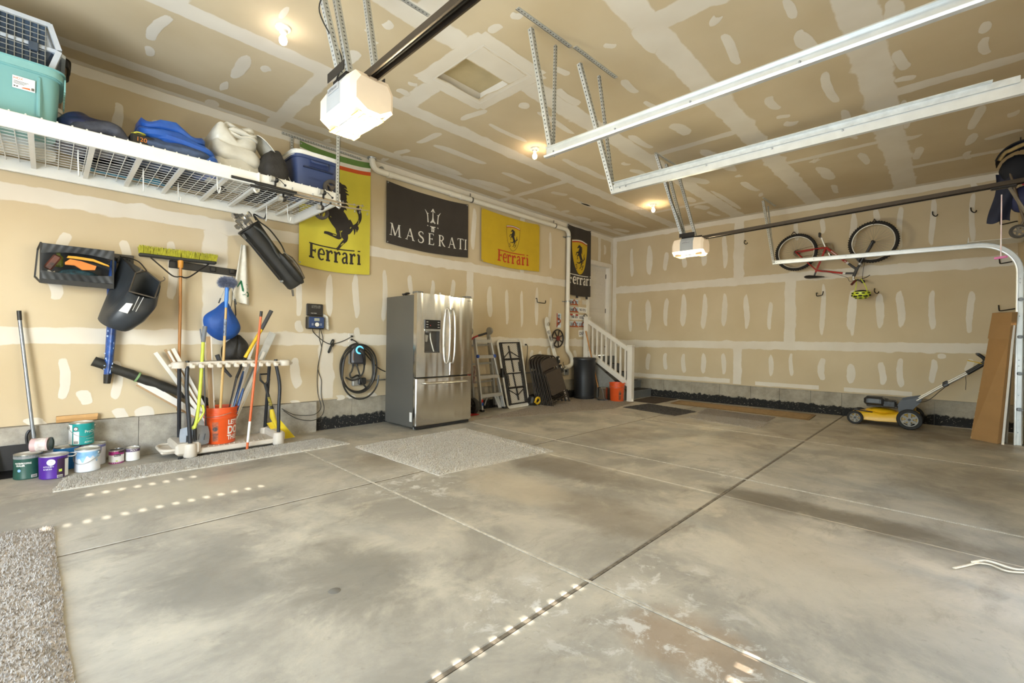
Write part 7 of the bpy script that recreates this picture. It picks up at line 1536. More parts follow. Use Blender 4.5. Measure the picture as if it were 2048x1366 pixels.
# ---- aluminium ladder
M_AL = mat('ladder_aluminium', 'C6C5C2', .35, .75, var=.06, scale=10)
t = thing('ladder', 'folded aluminium step ladder with blue locks beside the refrigerator', 'ladder', (5.1, 5.4, 0))
fl0, fl1, fr0, fr1 = V((4.86, 5.37, .02)), V((4.795, 5.50, 1.20)), V((5.345, 5.35, .03)), V((5.125, 5.50, 1.20))
bl0, bl1, br0, br1 = V((4.88, 5.60, .02)), V((4.72, 5.56, 1.28)), V((5.40, 5.62, .03)), V((5.16, 5.57, 1.30))
for a, b in ((fl0, fl1), (fr0, fr1)): mb = MB(); mb.bar(a, b, .030, .065, up=(0, 1, 0), bev=.004); part('front_rail', mb, M_AL, t)
for a, b in ((bl0, bl1), (br0, br1)): mb = MB(); mb.bar(a, b, .035, .07, up=(0, 1, 0), bev=.004); part('rear_rail', mb, mat('ladder_grey', 'A9A8A4', .4, .7), t)
for k, z in enumerate((.28, .58, .91, 1.165)):
    f_ = (z - .02) / 1.18; a, b = fl0.lerp(fl1, f_), fr0.lerp(fr1, f_); mb = MB(); mb.bar(a, b, .075, .035, up=(0, 0, 1), bev=.006); mb.bar(a + V((0, -.03, -.02)), b + V((0, -.03, -.02)), .02, .03, up=(0, 0, 1)); part('step', mb, M_AL, t)
for z in (.45, .75, 1.05): f_ = z / 1.25; mb = MB(); mb.bar(bl0.lerp(bl1, f_), br0.lerp(br1, f_), .03, .03, up=(0, 0, 1)); part('rear_rung', mb, MATS['ladder_grey'], t)
f_ = (.91 - .02) / 1.18
for q in (fl0.lerp(fl1, f_), fr0.lerp(fr1, f_)): mb = MB(); mb.box(q + V((0, -.035, .0)), (.05, .05, .055), bev=.012); part('lock', mb, mat('lock_blue', '20479E', .4), t)
for q in (bl1, br1): mb = MB(); mb.lathe([(0, -.02), (.06, -.02), (.065, 0), (.06, .02), (0, .02)], q + V((0, -.03, .03)), (1, .1, 0), 20); part('hinge', mb, mat('hinge_light', '9C9A94', .4, .6), t)
for a in (fl0, fr0, bl0, br0): mb = MB(); mb.box(a + V((0, 0, .018)), (.05, .08, .036), bev=.006); part('foot', mb, M_BLACK, t)
mb = MB(); mb.bar((4.92, 5.37, .12), (5.02, 5.42, .27), .02, .008); mb.bar((5.30, 5.37, .12), (5.20, 5.42, .27), .02, .008); part('brace', mb, M_AL, t, kind='stuff')
for k in range(3): mb = MB(); mb.tube([V((5.28 + .035 * k, 5.40, .045)), V((5.20 + .03 * k, 5.45, .27))], .016, 8); part('telescoping_leg', mb, M_AL, t)
for k, (z, m_) in enumerate(((.18, 'truck_red'), (.13, 'lock_blue'))): q = fl0.lerp(fl1, z / 1.2); mb = MB(); mb.box(q + V((-.0, -.036, 0)), (.032, .003, .05)); part('sticker', mb, MATS[m_], t)
mb = MB(); q = fl0.lerp(fl1, .5); mb.box(q + V((-.03, .06, 0)), (.003, .05, .28)); part('instruction_label', mb, mat('label_print', 'CFCBC4', .5, c2='8F5A52', scale=25), t)

# ---- folding table leaning on the wall, underside out
t = thing('folding_table', 'folding table leaning on the wall with its black frame and pale underside showing', 'table', (5.8, 5.5, 0))
c00, c10, c01, c11 = V((5.52, 5.46, .0)), V((6.09, 5.49, .0)), V((5.40, 5.635, 1.175)), V((6.0, 5.65, 1.19))
def tp(u, v, l=0):
    p = c00.lerp(c10, u).lerp(c01.lerp(c11, u), v); return p + V((.0, -.99, .13)) * l
def tab(u, v, w_=.60, h_=1.19):   # rounded outline
    x = (u - .5) * 2; z = (v - .5) * 2; return tp(u, v)
mb = MB(); out = []
rc = .07
for cx_, cy_, a0 in ((1 - rc / .6, 1 - rc / 1.19, 0), (rc / .6, 1 - rc / 1.19, PI / 2), (rc / .6, rc / 1.19, PI), (1 - rc / .6, rc / 1.19, PI * 1.5)):
    for k in range(7): a = a0 + PI / 2 * k / 6; out.append((cx_ + rc / .6 * math.cos(a), cy_ + rc / 1.19 * math.sin(a)))
mb.prism(out, lambda p: tp(p[0], p[1], p[2]), .028); part('top', mb, mat('table_plastic', 'CFCAC0', .5, var=.04), t)
mb = MB(); k = len(out); mb.tube([tp(u, v, .030) for u, v in out], .014, 8, closed=True); part('rim', mb, mat('table_rim', 'D6D1C7', .45), t)
m_tx = mat('table_texture', 'C2BCB0', .6, scale=1, bump=0)
nt = m_tx.node_tree; wv = nt.nodes.new('ShaderNodeTexWave'); wv.inputs['Scale'].default_value = 13; wv.bands_direction = 'DIAGONAL'; wv.inputs['Distortion'].default_value = 2; tcc = nt.nodes.new('ShaderNodeTexCoord'); nt.links.new(tcc.outputs['Object'], wv.inputs[0]); rpp = nt.nodes.new('ShaderNodeValToRGB'); rpp.color_ramp.elements[0].color = (*lin('9E978B'), 1); rpp.color_ramp.elements[1].color = (*lin('CBC5BA'), 1); nt.links.new(wv.outputs[0], rpp.inputs[0]); nt.links.new(rpp.outputs[0], nt.nodes['Principled BSDF'].inputs['Base Color'])
mb = MB(); mb.sheet(lambda u, v: tp(.08 + .84 * u, .05 + .90 * v, .0292), 4, 8); part('underside', mb, m_tx, t)
def tbar(a, b, r_=.012, nm='frame_bar'): mb = MB(); mb.tube([tp(*a, .045), tp(*b, .045)], r_, 8); part(nm, mb, M_IRON, t)
for a, b, r_ in (((.07, .04), (.07, .96), .015), ((.14, .06), (.14, .96), .009), ((.9, .05), (.9, .96), .016), ((.82, .06), (.82, .96), .010), ((.07, .955), (.9, .955), .011), ((.1, .055), (.9, .055), .012), ((.14, .71), (.82, .71), .017), ((.14, .29), (.82, .29), .017), ((.16, .50), (.82, .50), .010),
                 ((.42, .91), (.44, .72), .014), ((.46, .70), (.48, .52), .012), ((.44, .50), (.47, .30), .012), ((.49, .28), (.51, .10), .014), ((.16, .74), (.43, .83), .008), ((.80, .74), (.43, .83), .008), ((.15, .26), (.50, .17), .008), ((.82, .26), (.50, .17), .008), ((.20, .49), (.20, .32), .008), ((.76, .66), (.76, .52), .009)):
    tbar(a, b, r_)
mb = MB(); mb.box(tp(-.01, .52, .03), (.035, .07, .16), bev=.008); part('carry_handle', mb, M_BLACK, t)
# outlet with cord, wall bar, U hook
t = thing('wall_outlet', 'white wall outlet with one black plug right of the folding table', 'outlet', (6.19, D, 1.14)); mb = MB(); mb.box((6.19, D - .004, 1.13), (.075, .01, .12), bev=.004); part('plate', mb, M_TRIM, t); mb = MB(); mb.cyl((6.21, D - .005, 1.105), (6.215, D - .04, 1.10), .014, n=12); part('plug', mb, M_BLACK, t)
cord('power_cord', [(6.215, D - .04, 1.10), (6.25, D - .03, 1.06), (6.26, D - .012, .85), (6.23, D - .012, .68), (6.20, D - .012, .56)], .0055, M_CORD, 'thin black cord hanging from the outlet right of the folding table')
mb = MB(); mb.cyl((4.5, D - .015, .578), (6.9, D - .015, .57), .012, n=10); solo('conduit', mb, mat('conduit_grey', '7E7C77', .4, .5), 'grey conduit running low along the wall behind the folding chairs', 'pipe')
def uhook(name, pts, label, group='black storage hooks'):
    mb = MB(); mb.tube(spline(pts, 4), .0075, 8); return solo(name, mb, M_IRON, label, 'hook', group=group)
uhook('storage_hook', [(6.50, D, 1.985), (6.50, D - .03, 1.985), (6.505, D - .035, 1.93), (6.53, D - .035, 1.912), (6.72, D - .035, 1.91), (6.75, D - .035, 1.925), (6.755, D - .035, 1.965)], 'black U hook alone on the back wall above the folding chairs')

# ---- folded metal chairs leaning one behind another
def folding_chair(label):
    """folded chair standing upright in its own frame: x across, z up, front toward -y"""
    t = thing('folding_chair', label, 'folding chair', (0, 0, 0), 'folding chairs leaning on the wall')
    M_CH = mat('chair_brown', '4A4038', .38, .35, var=.06); M_CF = mat('chair_frame', '3E362F', .35, .5); h_ = .92
    fr_ = [(-.245, .0, 0), (-.225, 0, .35), (-.215, 0, .70), (-.20, 0, .84), (-.13, 0, .905), (0, 0, .92), (.13, 0, .905), (.20, 0, .84), (.215, 0, .70), (.225, 0, .35), (.245, 0, 0)]
    mb = MB(); mb.tube(spline(fr_, 6), .0125, 9); part('back_frame', mb, M_CF, t)
    def bk(u, v): x = (u - .5) * .40; return (V((x, -.004 + .03 * math.sin(PI * u), .70 + .185 * v - .05 * (abs(u - .5) * 2) ** 3 * v)), V((0, -1, 0)))
    mb = MB(); mb.slab(bk, 14, 6, .006); part('backrest', mb, M_CH, t)
    poly = []
    for cx_, cz_, a0 in ((.165, .62, 0), (-.165, .62, PI / 2), (-.165, .27, PI), (.165, .27, 1.5 * PI)):
        for k in range(5): a = a0 + PI / 2 * k / 4; poly.append((cx_ + .035 * math.cos(a), cz_ + .035 * math.sin(a)))
    mb = MB(); mb.prism(poly, lambda p: V((p[0], -.055 + p[2], p[1])), .022); part('seat', mb, M_CH, t)
    for s_ in (-1, 1):
        mb = MB(); mb.tube(spline([(s_ * .205, -.03, .66), (s_ * .21, -.03, .35), (s_ * .222, -.028, .03)], 4), .0115, 9); part('rear_leg', mb, M_CF, t)
        mb = MB(); mb.bar((s_ * .205, -.04, .60), (s_ * .212, -.03, .40), .006, .02); part('link', mb, M_CF, t)
        for x_, y_ in ((s_ * .245, 0), (s_ * .223, -.028)): mb = MB(); mb.cyl((x_, y_, -.002), (x_, y_, .03), .0155, n=10); part('foot_cap', mb, M_BLACK, t)
    for z, y_ in ((.20, 0), (.14, -.028), (.10, 0)): mb = MB(); mb.cyl((-.23, y_, z), (.23, y_, z), .009, n=8); part('cross_bar', mb, M_CF, t)
    return t
ch = folding_chair('brown folding chair at the front of the leaning row'); rxl = math.radians(-9)
labs = ['brown folding chair second from the front of the leaning row', 'brown folding chair third from the front, in the middle of the leaning row', 'brown folding chair second from the back of the leaning row', 'brown folding chair at the back of the leaning row against the wall']
base = V((6.54, 5.085, .006)); step = V((-.012, .078, 0))
ch.location = base; ch.rotation_euler = (rxl, math.radians(-15), math.radians(-3)); MW[ch.name] = Matrix.Identity(4)
for k, lb_ in enumerate(labs):
    c2 = copy_tree(ch, base + step * (k + 1), label=lb_); c2.rotation_euler = (rxl, math.radians(-13.5 + k * 1.6), math.radians(-3))

# ---- black and yellow tool case on the floor
t = thing('tape_reel', 'black and yellow power tool case on the floor beside the folding table', 'tool case', (6.18, 5.42, 0))
mb = MB(); mb.box((6.16, 5.44, .085), (.20, .16, .16), bev=.03, rot=Matrix.Rotation(.25, 3, 'Y')); part('case', mb, M_BLACK, t); mb = MB(); mb.torus((6.205, 5.355, .09), (.1, 1, .1), .055, .02, 18, 8); mb.bar((6.12, 5.35, .06), (6.18, 5.35, .14), .03, .02); part('guard', mb, mat('tool_case_yellow', 'CFA51F', .4), t, kind='stuff')

# ---- skis, steering wheel
t = thing('ski', 'white and black ski with its binding leaning on the wall behind the folding chairs', 'ski', (7.2, 5.5, 0))
def ski_c(v): return V((6.735, 5.655, 1.64)).lerp(V((7.18, 5.42, .02)), v)
def ski_f(u, v):
    p = ski_c(v); w_ = .115 * (1 - .28 * math.sin(PI * min(1, v * 1.05))) * (min(1, (v + .0035) / .035) ** .5 if v < .035 else 1); d = V((.265, 0, -.96)).normalized(); s_ = V((.96, 0, .265)); return (p + s_ * (u - .5) * w_ + V((0, -.05 * (1 - v / .1) if v < .1 else 0, 0)) , V((0, -1, 0)))
mb = MB(); mb.slab(ski_f, 4, 50, .014, lambda i, j: 0 if (j < 8 or 18 < j < 26) else 1); 
m_sk = mat('ski_graphic', 'D8D5CF', .35, c2='2B2A2A', scale=16); part('ski', mb, [mat('ski_white', 'DBD8D0', .35), m_sk], t)
mb = MB(); c = ski_c(.085) + V((0, -.045, 0)); mb.torus(c, (0, 1, 0), .032, .004, 22, 5); mb.ribbon([(-.016, -.012), (0, .018), (.016, -.012)], .006, lambda x, y: c + V((x, -.003, y)), 2); mb.ribbon([(-.012, -.004), (.012, -.004)], .006, lambda x, y: c + V((x, -.003, y)), 2); part('emblem', mb, P_K, t, kind='stuff')
for v, l in ((.50, .09), (.60, .12)):
    q = ski_c(v); mb = MB(); mb.bar(q + V((0, -.035, .05)), q + V((.03, -.04, -l)), .065, .05, up=(0, -1, 0), bev=.012); part('binding', mb, M_BLACK, t); mb = MB(); mb.box(q + V((.01, -.066, 0)), (.03, .012, .04), bev=.004); part('binding_cap', mb, P_W, t)
def steering_wheel(c, R_, label, rim, sp, d=(0, -1, 0)):
    t = thing('steering_wheel', label, 'steering wheel', c, 'steering wheels on the wall'); c = V(c)
    mb = MB(); mb.torus(c, d, R_, R_ * .085, 34, 8); part('rim', mb, rim, t)
    mb = MB(); mb.lathe([(R_ * .30, 0), (R_ * .28, .025), (0, .028)], c, d, 20); part('hub', mb, mat('horn_red', '6B2A1F', .5), t)
    for k in range(sp): a = 2 * PI * k / sp + .4; mb = MB(); mb.bar(c + V((math.cos(a) * R_ * .25, .0, math.sin(a) * R_ * .25)), c + V((math.cos(a) * R_, 0, math.sin(a) * R_)), R_ * .14, .012, up=d); part('spoke', mb, rim, t)
    return t
M_SW = mat('wheel_rim_black', '2A2320', .4)
steering_wheel((7.15, D - .035, 1.232), .175, 'black spoked steering wheel hung on the wall behind the ski', M_SW, 7)
steering_wheel((8.10, D - .035, 1.695), .075, 'small dark steering wheel hung over the license plates', M_SW, 3)
# ---- license plates and cards
def plate(x0, z1, x1, z0, label, kind, rot_=0.0, words='DRZ'):
    t = thing('license_plate', label, 'license plate', ((x0 + x1) / 2, D, (z0 + z1) / 2), 'license plates on the wall'); cx_, cz_ = (x0 + x1) / 2, (z0 + z1) / 2; vert = (z1 - z0) > (x1 - x0); W_, H_ = (max(x1 - x0, z1 - z0), min(x1 - x0, z1 - z0)); a_ = rot_ + (-PI / 2 if vert else 0)
    def P(x, y, l=0): return V((cx_ + x * math.cos(a_) - y * math.sin(a_), D - .006 - l, cz_ + x * math.sin(a_) + y * math.cos(a_)))
    g_ = lambda l: (lambda x, y: P(x, y, l))
    ol = []
    for sx, sy, a0 in ((1, 1, 0), (-1, 1, PI / 2), (-1, -1, PI), (1, -1, 1.5 * PI)):
        for k in range(4): a = a0 + PI / 2 * k / 3; ol.append((sx * (W_ / 2 - .012) + .012 * math.cos(a), sy * (H_ / 2 - .012) + .012 * math.sin(a)))
    mb = MB(); mb.prism(ol, lambda p: P(p[0], p[1], p[2] - .003), .003); part('plate', mb, P_W if kind != 'arch' else mat('plate_sky', 'AFC6D8', .4, c2='D6DCDD', scale=10), t)
    if kind == 'arch':     # red rock arch under a pale sky
        mb = MB(); mb.flat([(-W_ * .49, -H_ * .48), (W_ * .49, -H_ * .48), (W_ * .49, -H_ * .30), (W_ * .3, -H_ * .18), (W_ * .25, -H_ * .25), (-W_ * .4, -H_ * .28), (-W_ * .49, -H_ * .22)], g_(.0012)); part('ground', mb, mat('plate_rock', 'C2622A', .5, c2='8E3F1C', scale=40), t, smooth=False)
        mb = MB(); mb.ribbon([(-W_ * .12, -H_ * .3), (-W_ * .08, H_ * .1), (W_ * .04, H_ * .38), (W_ * .18, H_ * .1), (W_ * .26, -H_ * .3)], [H_ * .3, H_ * .25, H_ * .22, H_ * .28, H_ * .36], g_(.0015), 4); part('arch', mb, MATS['plate_rock'], t, smooth=False)
    mb = MB(); mb.text(words, g_(.002) if kind != 'x' else g_(.002), h=H_ * .42, bold=.02, width=W_ * (.78 if kind != 'arch' else .80))
    q = P(0, 0, .002); off = P(-W_ * .40, -H_ * .2, .002) - q
    for v_ in mb.v: v_ += off
    part('lettering', mb, mat('plate_navy', '26304E', .5), t, smooth=False)
    if kind == 'red':
        for sx in (-1, 1): mb = MB(); mb.flat([(sx * W_ * .15, H_ * .2), (sx * W_ * .45, H_ * .2), (sx * W_ * .45, H_ * .48), (sx * W_ * .15, H_ * .48)], g_(.0013)); part('red_mark', mb, mat('plate_red', 'A53A2E', .5), t, smooth=False)
    return t
plate(7.557, 2.065, 7.868, 1.940, 'license plate with an orange arch, topmost of the group', 'arch', 0, '546 YE')
plate(7.569, 1.905, 7.882, 1.788, 'license plate with an orange arch, second from the top', 'arch', 0, 'A80 ZK')
plate(7.889, 1.915, 8.186, 1.797, 'greenish white license plate right of the second arch plate', 'plain', 0, '967-SYU')
plate(7.572, 1.759, 7.886, 1.630, 'white license plate with red corners in the third row', 'red', 0, 'Y48 AN')
plate(7.893, 1.747, 8.195, 1.637, 'white license plate partly covered by the small steering wheel', 'plain', 0, 'E02 93')
plate(7.576, 1.605, 7.889, 1.474, 'license plate with an orange arch, left one of the bottom row', 'arch', 0, '2E9 UT')
plate(7.896, 1.607, 8.194, 1.484, 'license plate with an orange arch, right one of the bottom row', 'arch', 0, 'K71 PD')
plate(7.90, 1.43, 8.205, 1.285, 'white license plate hung crooked below all the others', 'plain', .10, 'DLR 8')
plate(7.134, 1.741, 7.285, 1.452, 'upright license plate with orange rocks left of the vent pipe', 'arch', 0, 'B36 RL')
plate(7.462, 1.73, 7.565, 1.43, 'upright white license plate half behind the vent pipe', 'plain', 0, 'KS 441')
for (x, z, w_, h__, lb_) in ((8.10, 2.025, .165, .09, 'blank white card pinned to the wall right of the top plate'), (7.91, 2.09, .09, .07, 'small pale note pinned under the black banner')):
    mb = MB(); mb.box((x, D - .003, z), (w_, .002, h__)); solo('card', mb, mat('card_cream', 'CFC8BA', .8), lb_, 'card')
for z, lb_ in ((1.99, 'brown wall hook disc beside the top license plate'), (1.85, 'brown wall hook disc beside the second license plate')):
    mb = MB(); mb.torus((7.505, D - .02, z), (0, 1, 0), .05, .012, 20, 6); mb.bar((7.47, D - .02, z), (7.54, D - .02, z), .02, .01, up=(0, 1, 0)); solo('wall_disc', mb, mat('disc_brown', '5B3322', .5), lb_, 'disc')
# ---- electrical box under the pipe end
t = thing('outlet_box', 'grey outlet box on the wall below the end of the vent pipe', 'outlet', (7.42, D, .55)); mb = MB(); mb.box((7.43, D - .03, .56), (.16, .06, .15), bev=.008); part('box', mb, MATS['box_grey'], t); mb = MB(); mb.box((7.39, D - .07, .565), (.06, .03, .04), bev=.008); part('plug', mb, M_BLACK, t)
mb = MB(); mb.tube(spline([(7.34, D - .09, .65), (7.30, D - .1, .67), (7.28, D - .08, .72), (7.31, D - .06, .75)], 4), .006, 6); mb.tube(spline([(7.34, D - .09, .65), (7.28, D - .09, .62), (7.27, D - .07, .58), (7.33, D - .06, .56)], 4), .006, 6); part('lead', mb, M_IRON, t, kind='stuff')
# ================================================================== STEPS, RIGHT WALL
M_STEP = mat('step_grey', '6F7274', .6, var=.06, scale=5); M_MATK = mat('tread_black', '2A2826', .85, bump=.3, bscale=90)
t = thing('stair', 'grey wooden steps with a white railing up to the house door', 'stairs', (8.6, 5.2, 0))
sx0, sx1 = 8.09, R - .012; ty = [4.68, 4.93, 5.18, 5.43]
for k, y0 in enumerate(ty):
    mb = MB(); wbox(mb, sx0, sx1, y0, y0 + .27 if k < 3 else D - .07, .172 * k, .172 * (k + 1) - .03); part('riser_box', mb, M_STEP, t)
    mb = MB(); wbox(mb, sx0, sx1, y0 - .022, y0 + .26 if k < 3 else D - .07, .172 * (k + 1) - .03, .172 * (k + 1)); part('tread', mb, M_STEP, t)
    mb = MB(); wbox(mb, sx0 + .12, sx1 - .14, y0 - .012, y0 + .235, .172 * (k + 1), .172 * (k + 1) + .008); part('tread_mat', mb, M_MATK, t)
mb = MB(); wbox(mb, sx0, sx1, 5.56, D - .001, .70, .855); part('landing', mb, M_STEP, t)
mb = MB(); mb.prism([(4.66, 0), (D - .06, 0), (D - .06, .82), (5.5, .80), (4.66, .20)], lambda p: V((sx0 - .022 + p[2], p[0], p[1])), .02); part('skirt_board', mb, mat('skirt_grey', '85837E', .6), t)
nw = (8.055, 4.53)
mb = MB(); mb.box((nw[0], nw[1], .545), (.105, .105, 1.09), bev=.004); mb.box((nw[0], nw[1], 1.10), (.125, .125, .03), bev=.006); part('newel_post', mb, M_TRIM, t)
mb = MB(); mb.box((8.055, 5.585, 1.12), (.105, .105, 1.14), bev=.004); mb.box((8.055, 5.585, 1.70), (.125, .125, .025), bev=.006); part('newel_post', mb, M_TRIM, t)
def rl(y, z0, s_): return z0 + s_ * (y - 4.53)
mb = MB(); mb.bar((8.055, 4.57, rl(4.57, 1.0, .60)), (8.055, 5.55, rl(5.55, 1.0, .60)), .06, .085, up=(0, 0, 1), bev=.006); part('handrail', mb, M_TRIM, t)
mb = MB(); mb.bar((8.055, 4.57, rl(4.57, .31, .62)), (8.055, 5.55, rl(5.55, .31, .62)), .06, .10, up=(0, 0, 1), bev=.004); part('bottom_rail', mb, M_TRIM, t)
for k in range(8):
    y = 4.645 + k * .112
    mb = MB(); mb.box((8.055, y, (rl(y, .34, .62) + rl(y, .97, .60)) / 2), (.034, .034, rl(y, .97, .60) - rl(y, .34, .62))); part('baluster', mb, M_TRIM, t)
# trash can, steel pot, bucket, stick
t = thing('trash_can', 'tall round black trash can in front of the white stair railing', 'trash can', (7.735, 5.41, 0))
c = (7.735, 5.41, 0)
mb = MB(); mb.lathe([(0, 0), (.205, 0), (.21, .02), (.212, .05), (.205, .06), (.215, .45), (.222, .79), (.228, .80), (.228, .815), (.22, .82), (0, .82)], c, n=44); part('body', mb, mat('can_black', '222326', .42, var=.05), t)
mb = MB(); mb.lathe([(.226, .80), (.236, .805), (.236, .83), (.225, .845), (.12, .85), (0, .85)], c, n=44); part('lid', mb, MATS['can_black'], t)
t = thing('steel_pail', 'small shiny steel pail with a lid between the black can and the orange bucket', 'pail', (7.77, 4.98, 0))
c = (7.77, 4.98, 0)
M_POT = mat('pot_steel', 'B5B2AC', .18, .95)
mb = MB(); mb.lathe([(0, .02), (.095, .02), (.10, .03), (.10, .225), (.103, .23), (.103, .24), (0, .24)], c, n=36); part('body', mb, M_POT, t); mb = MB(); mb.lathe([(.106, .235), (.108, .25), (.09, .268), (.03, .275), (0, .275)], c, n=36); part('lid', mb, M_POT, t)
mb = MB(); mb.lathe([(.095, 0), (.104, .004), (.104, .03), (.095, .035)], c, n=36); part('base_ring', mb, M_BLACK, t)
mb = MB(); mb.tube(spline([(7.67, 4.94, .25), (7.655, 4.90, .17), (7.66, 4.89, .08), (7.69, 4.87, .02)], 4), .006, 7); mb.box((7.735, 4.872, .02), (.06, .03, .016), bev=.004); part('pedal', mb, mat('pedal_grey', '6A6B70', .5), t, kind='stuff')
bucket((7.905, 4.74, 0), 'orange bucket on the floor against the white stair railing', rot=.30)
mb = MB(); mb.tube([(8.0, 5.19, .01), (7.92, 5.52, 1.40)], .014, 10); solo('wooden_stick', mb, M_WOOD, 'wooden stick leaning on the upper stair post behind the black can', 'stick')

# mats
rug('floor_mat', ((7.01, 3.14), (7.71, 3.08), (8.0, 4.11), (7.2, 4.19)), .012, mat('mat_charcoal', '5A534C', .95, scale=50, c2='3A3531', bump=.5, bscale=120), 'dark charcoal door mat on the floor in front of the steps', 9000, 7)
rug('floor_mat', ((8.13, 4.03), (9.12, 4.03), (9.12, 4.63), (8.13, 4.56)), .012, mat('mat_brown', '4A3B2E', .95, scale=40, c2='332920', bump=.4), 'dark brown mat on the floor at the foot of the steps', 0, 8)
rug('floor_runner', ((8.22, 1.55), (8.92, 1.58), (8.92, 3.9), (8.39, 3.86)), .008, mat('runner_tan', 'A98C62', .9, scale=14, c2='93774F', bump=.3), 'tan runner with a darker border along the right wall', 0, 9)
mb = MB()
for a, b in (((8.25, 1.57), (8.90, 1.60)), ((8.90, 1.60), (8.90, 3.88)), ((8.90, 3.88), (8.41, 3.84)), ((8.41, 3.84), (8.25, 1.57))): mb.bar((*a, .0105), (*b, .0105), .05, .003, up=(0, 0, 1))
part('border', mb, mat('runner_border', '8A6F4B', .9, scale=14), [o for o in COL.objects if o.name == 'floor_runner'][0])
rug('rug', ((6.82, 1.88), (7.50, 1.90), (7.50, 2.95), (6.95, 2.95)), .010, mat('rug_pale_grey', 'ABA092', .95, scale=45, c2='938878', bump=.5, bscale=150), 'pale grey rug on the floor left of the tan runner', 8000, 10)
rug('rug', ((7.53, 1.95), (8.10, 1.98), (8.18, 3.10), (7.58, 3.02)), .010, mat('rug_mid_grey', '978A7B', .95, scale=45, c2='7F7365', bump=.5, bscale=150), 'darker grey rug between the pale rug and the tan runner', 8000, 11)
rug('carpet_piece', ((4.36, 4.98), (6.9, 4.22), (8.0, 4.42), (8.0, 5.68)), .008, mat('carpet_fawn', '9C8F7F', .95, scale=45, c2='847767', bump=.5, bscale=150), 'fawn carpet piece under the ladder, table, chairs and trash can', 14000, 12)
mb = MB(); mb.tube(spline([(3.30, -.03, .012), (3.42, -.09, .01), (3.47, -.12, .012), (3.50, -.17, .01), (3.46, -.22, .012), (3.50, -.28, .01), (3.58, -.36, .01)], 6), .008, 6, flat=.5); mb.tube(spline([(3.44, -.10, .02), (3.54, -.16, .014), (3.52, -.26, .012), (3.62, -.34, .01)], 6), .006, 6); solo('rope', mb, mat('rope_cream', 'CFC6B2', .8, bump=.4), 'cream rope lying on the floor near the right edge', 'rope')

# ---- bicycle hung upside down on the right wall
t = thing('bicycle', 'red bicycle hanging upside down on hooks on the right wall', 'bicycle', (9.02, 1.4, 2.2))
bx = 9.03
M_BR, M_BK, M_TYR, M_RM = mat('bike_red', 'A8211C', .3, var=.05, coat=.3), mat('bike_black', '242324', .4), mat('bike_tyre', '211F1D', .8, bump=.4, bscale=70), mat('bike_rim', 'B4B0A8', .3, .8)
BB, ST, HT0, HT1, RA, FA, CR = V((bx, 1.495, 2.80)), V((bx, 1.622, 2.43)), V((bx, 1.082, 2.395)), V((bx, 1.105, 2.315)), V((bx, 1.925, 2.775)), V((bx - .03, .875, 2.80)), V((bx, 1.035, 2.47))
def tb(nm, a, b, r_, m, n=10): mb = MB(); mb.tube([a, b], r_, n); return part(nm, mb, m, t)
tb('seat_tube', BB, ST + V((0, .012, -.03)), .016, M_BR); tb('down_tube', BB, HT0.lerp(BB, .28), .019, M_BR); tb('down_tube_end', HT0.lerp(BB, .28), HT0, .019, mat('bike_grey', '3F3F41', .35)); tb('top_tube', ST, ST.lerp(HT1, .74), .0155, M_BR); tb('top_tube_end', ST.lerp(HT1, .74), HT1 + V((0, 0, .02)), .0155, MATS['bike_grey']); tb('head_tube', HT1 + V((0, .012, -.03)), HT0 + V((0, -.012, .03)), .023, MATS['bike_grey'])
for q, d in ((ST.lerp(HT1, .74), (HT1 - ST)), (HT0.lerp(BB, .28), (HT0 - BB))): d = d.normalized(); tb('white_band', q - d * .02, q + d * .015, .0195, P_W)
for s_ in (-1, 1):
    o_ = V((s_ * .055, 0, 0)); tb('chain_stay', BB + V((s_ * .025, .02, 0)), RA + o_, .010, M_BR, 8); tb('seat_stay', ST + V((s_ * .022, .01, .01)), RA + o_, .009, M_BR, 8); tb('fork_leg', CR + V((s_ * .05, 0, 0)), FA + V((s_ * .06, 0, 0)), .0145, M_BK, 8)
    mb = MB(); mb.tube([CR + V((s_ * .05, -.0, 0)), (CR + V((s_ * .05, 0, 0))).lerp(FA + V((s_ * .06, 0, 0)), .45)], .019, 10); part('fork_stanchion', mb, M_BK, t)
mb = MB(); mb.box(CR, (.14, .05, .05), bev=.012); part('fork_crown', mb, mat('crown_silver', 'A9A6A0', .3, .7), t); tb('steerer', HT0, CR, .017, M_BK)
d = (HT0 - BB).normalized(); nrm = V((-1, 0, 0)); up_ = d.cross(nrm)
for body, q0, w_ in (('MARIN', .18, .12), ('SLX', .62, .07)):
    o_ = BB.lerp(HT0, q0); mb = MB(); mb.text(body, lambda a, b: o_ + d * a + V((0, -d.z, d.y)) * -1 * (b - .009) * (1 if True else 1) + nrm * .0195, h=.018, bold=.02, width=w_); part('lettering', mb, P_W, t, smooth=False)
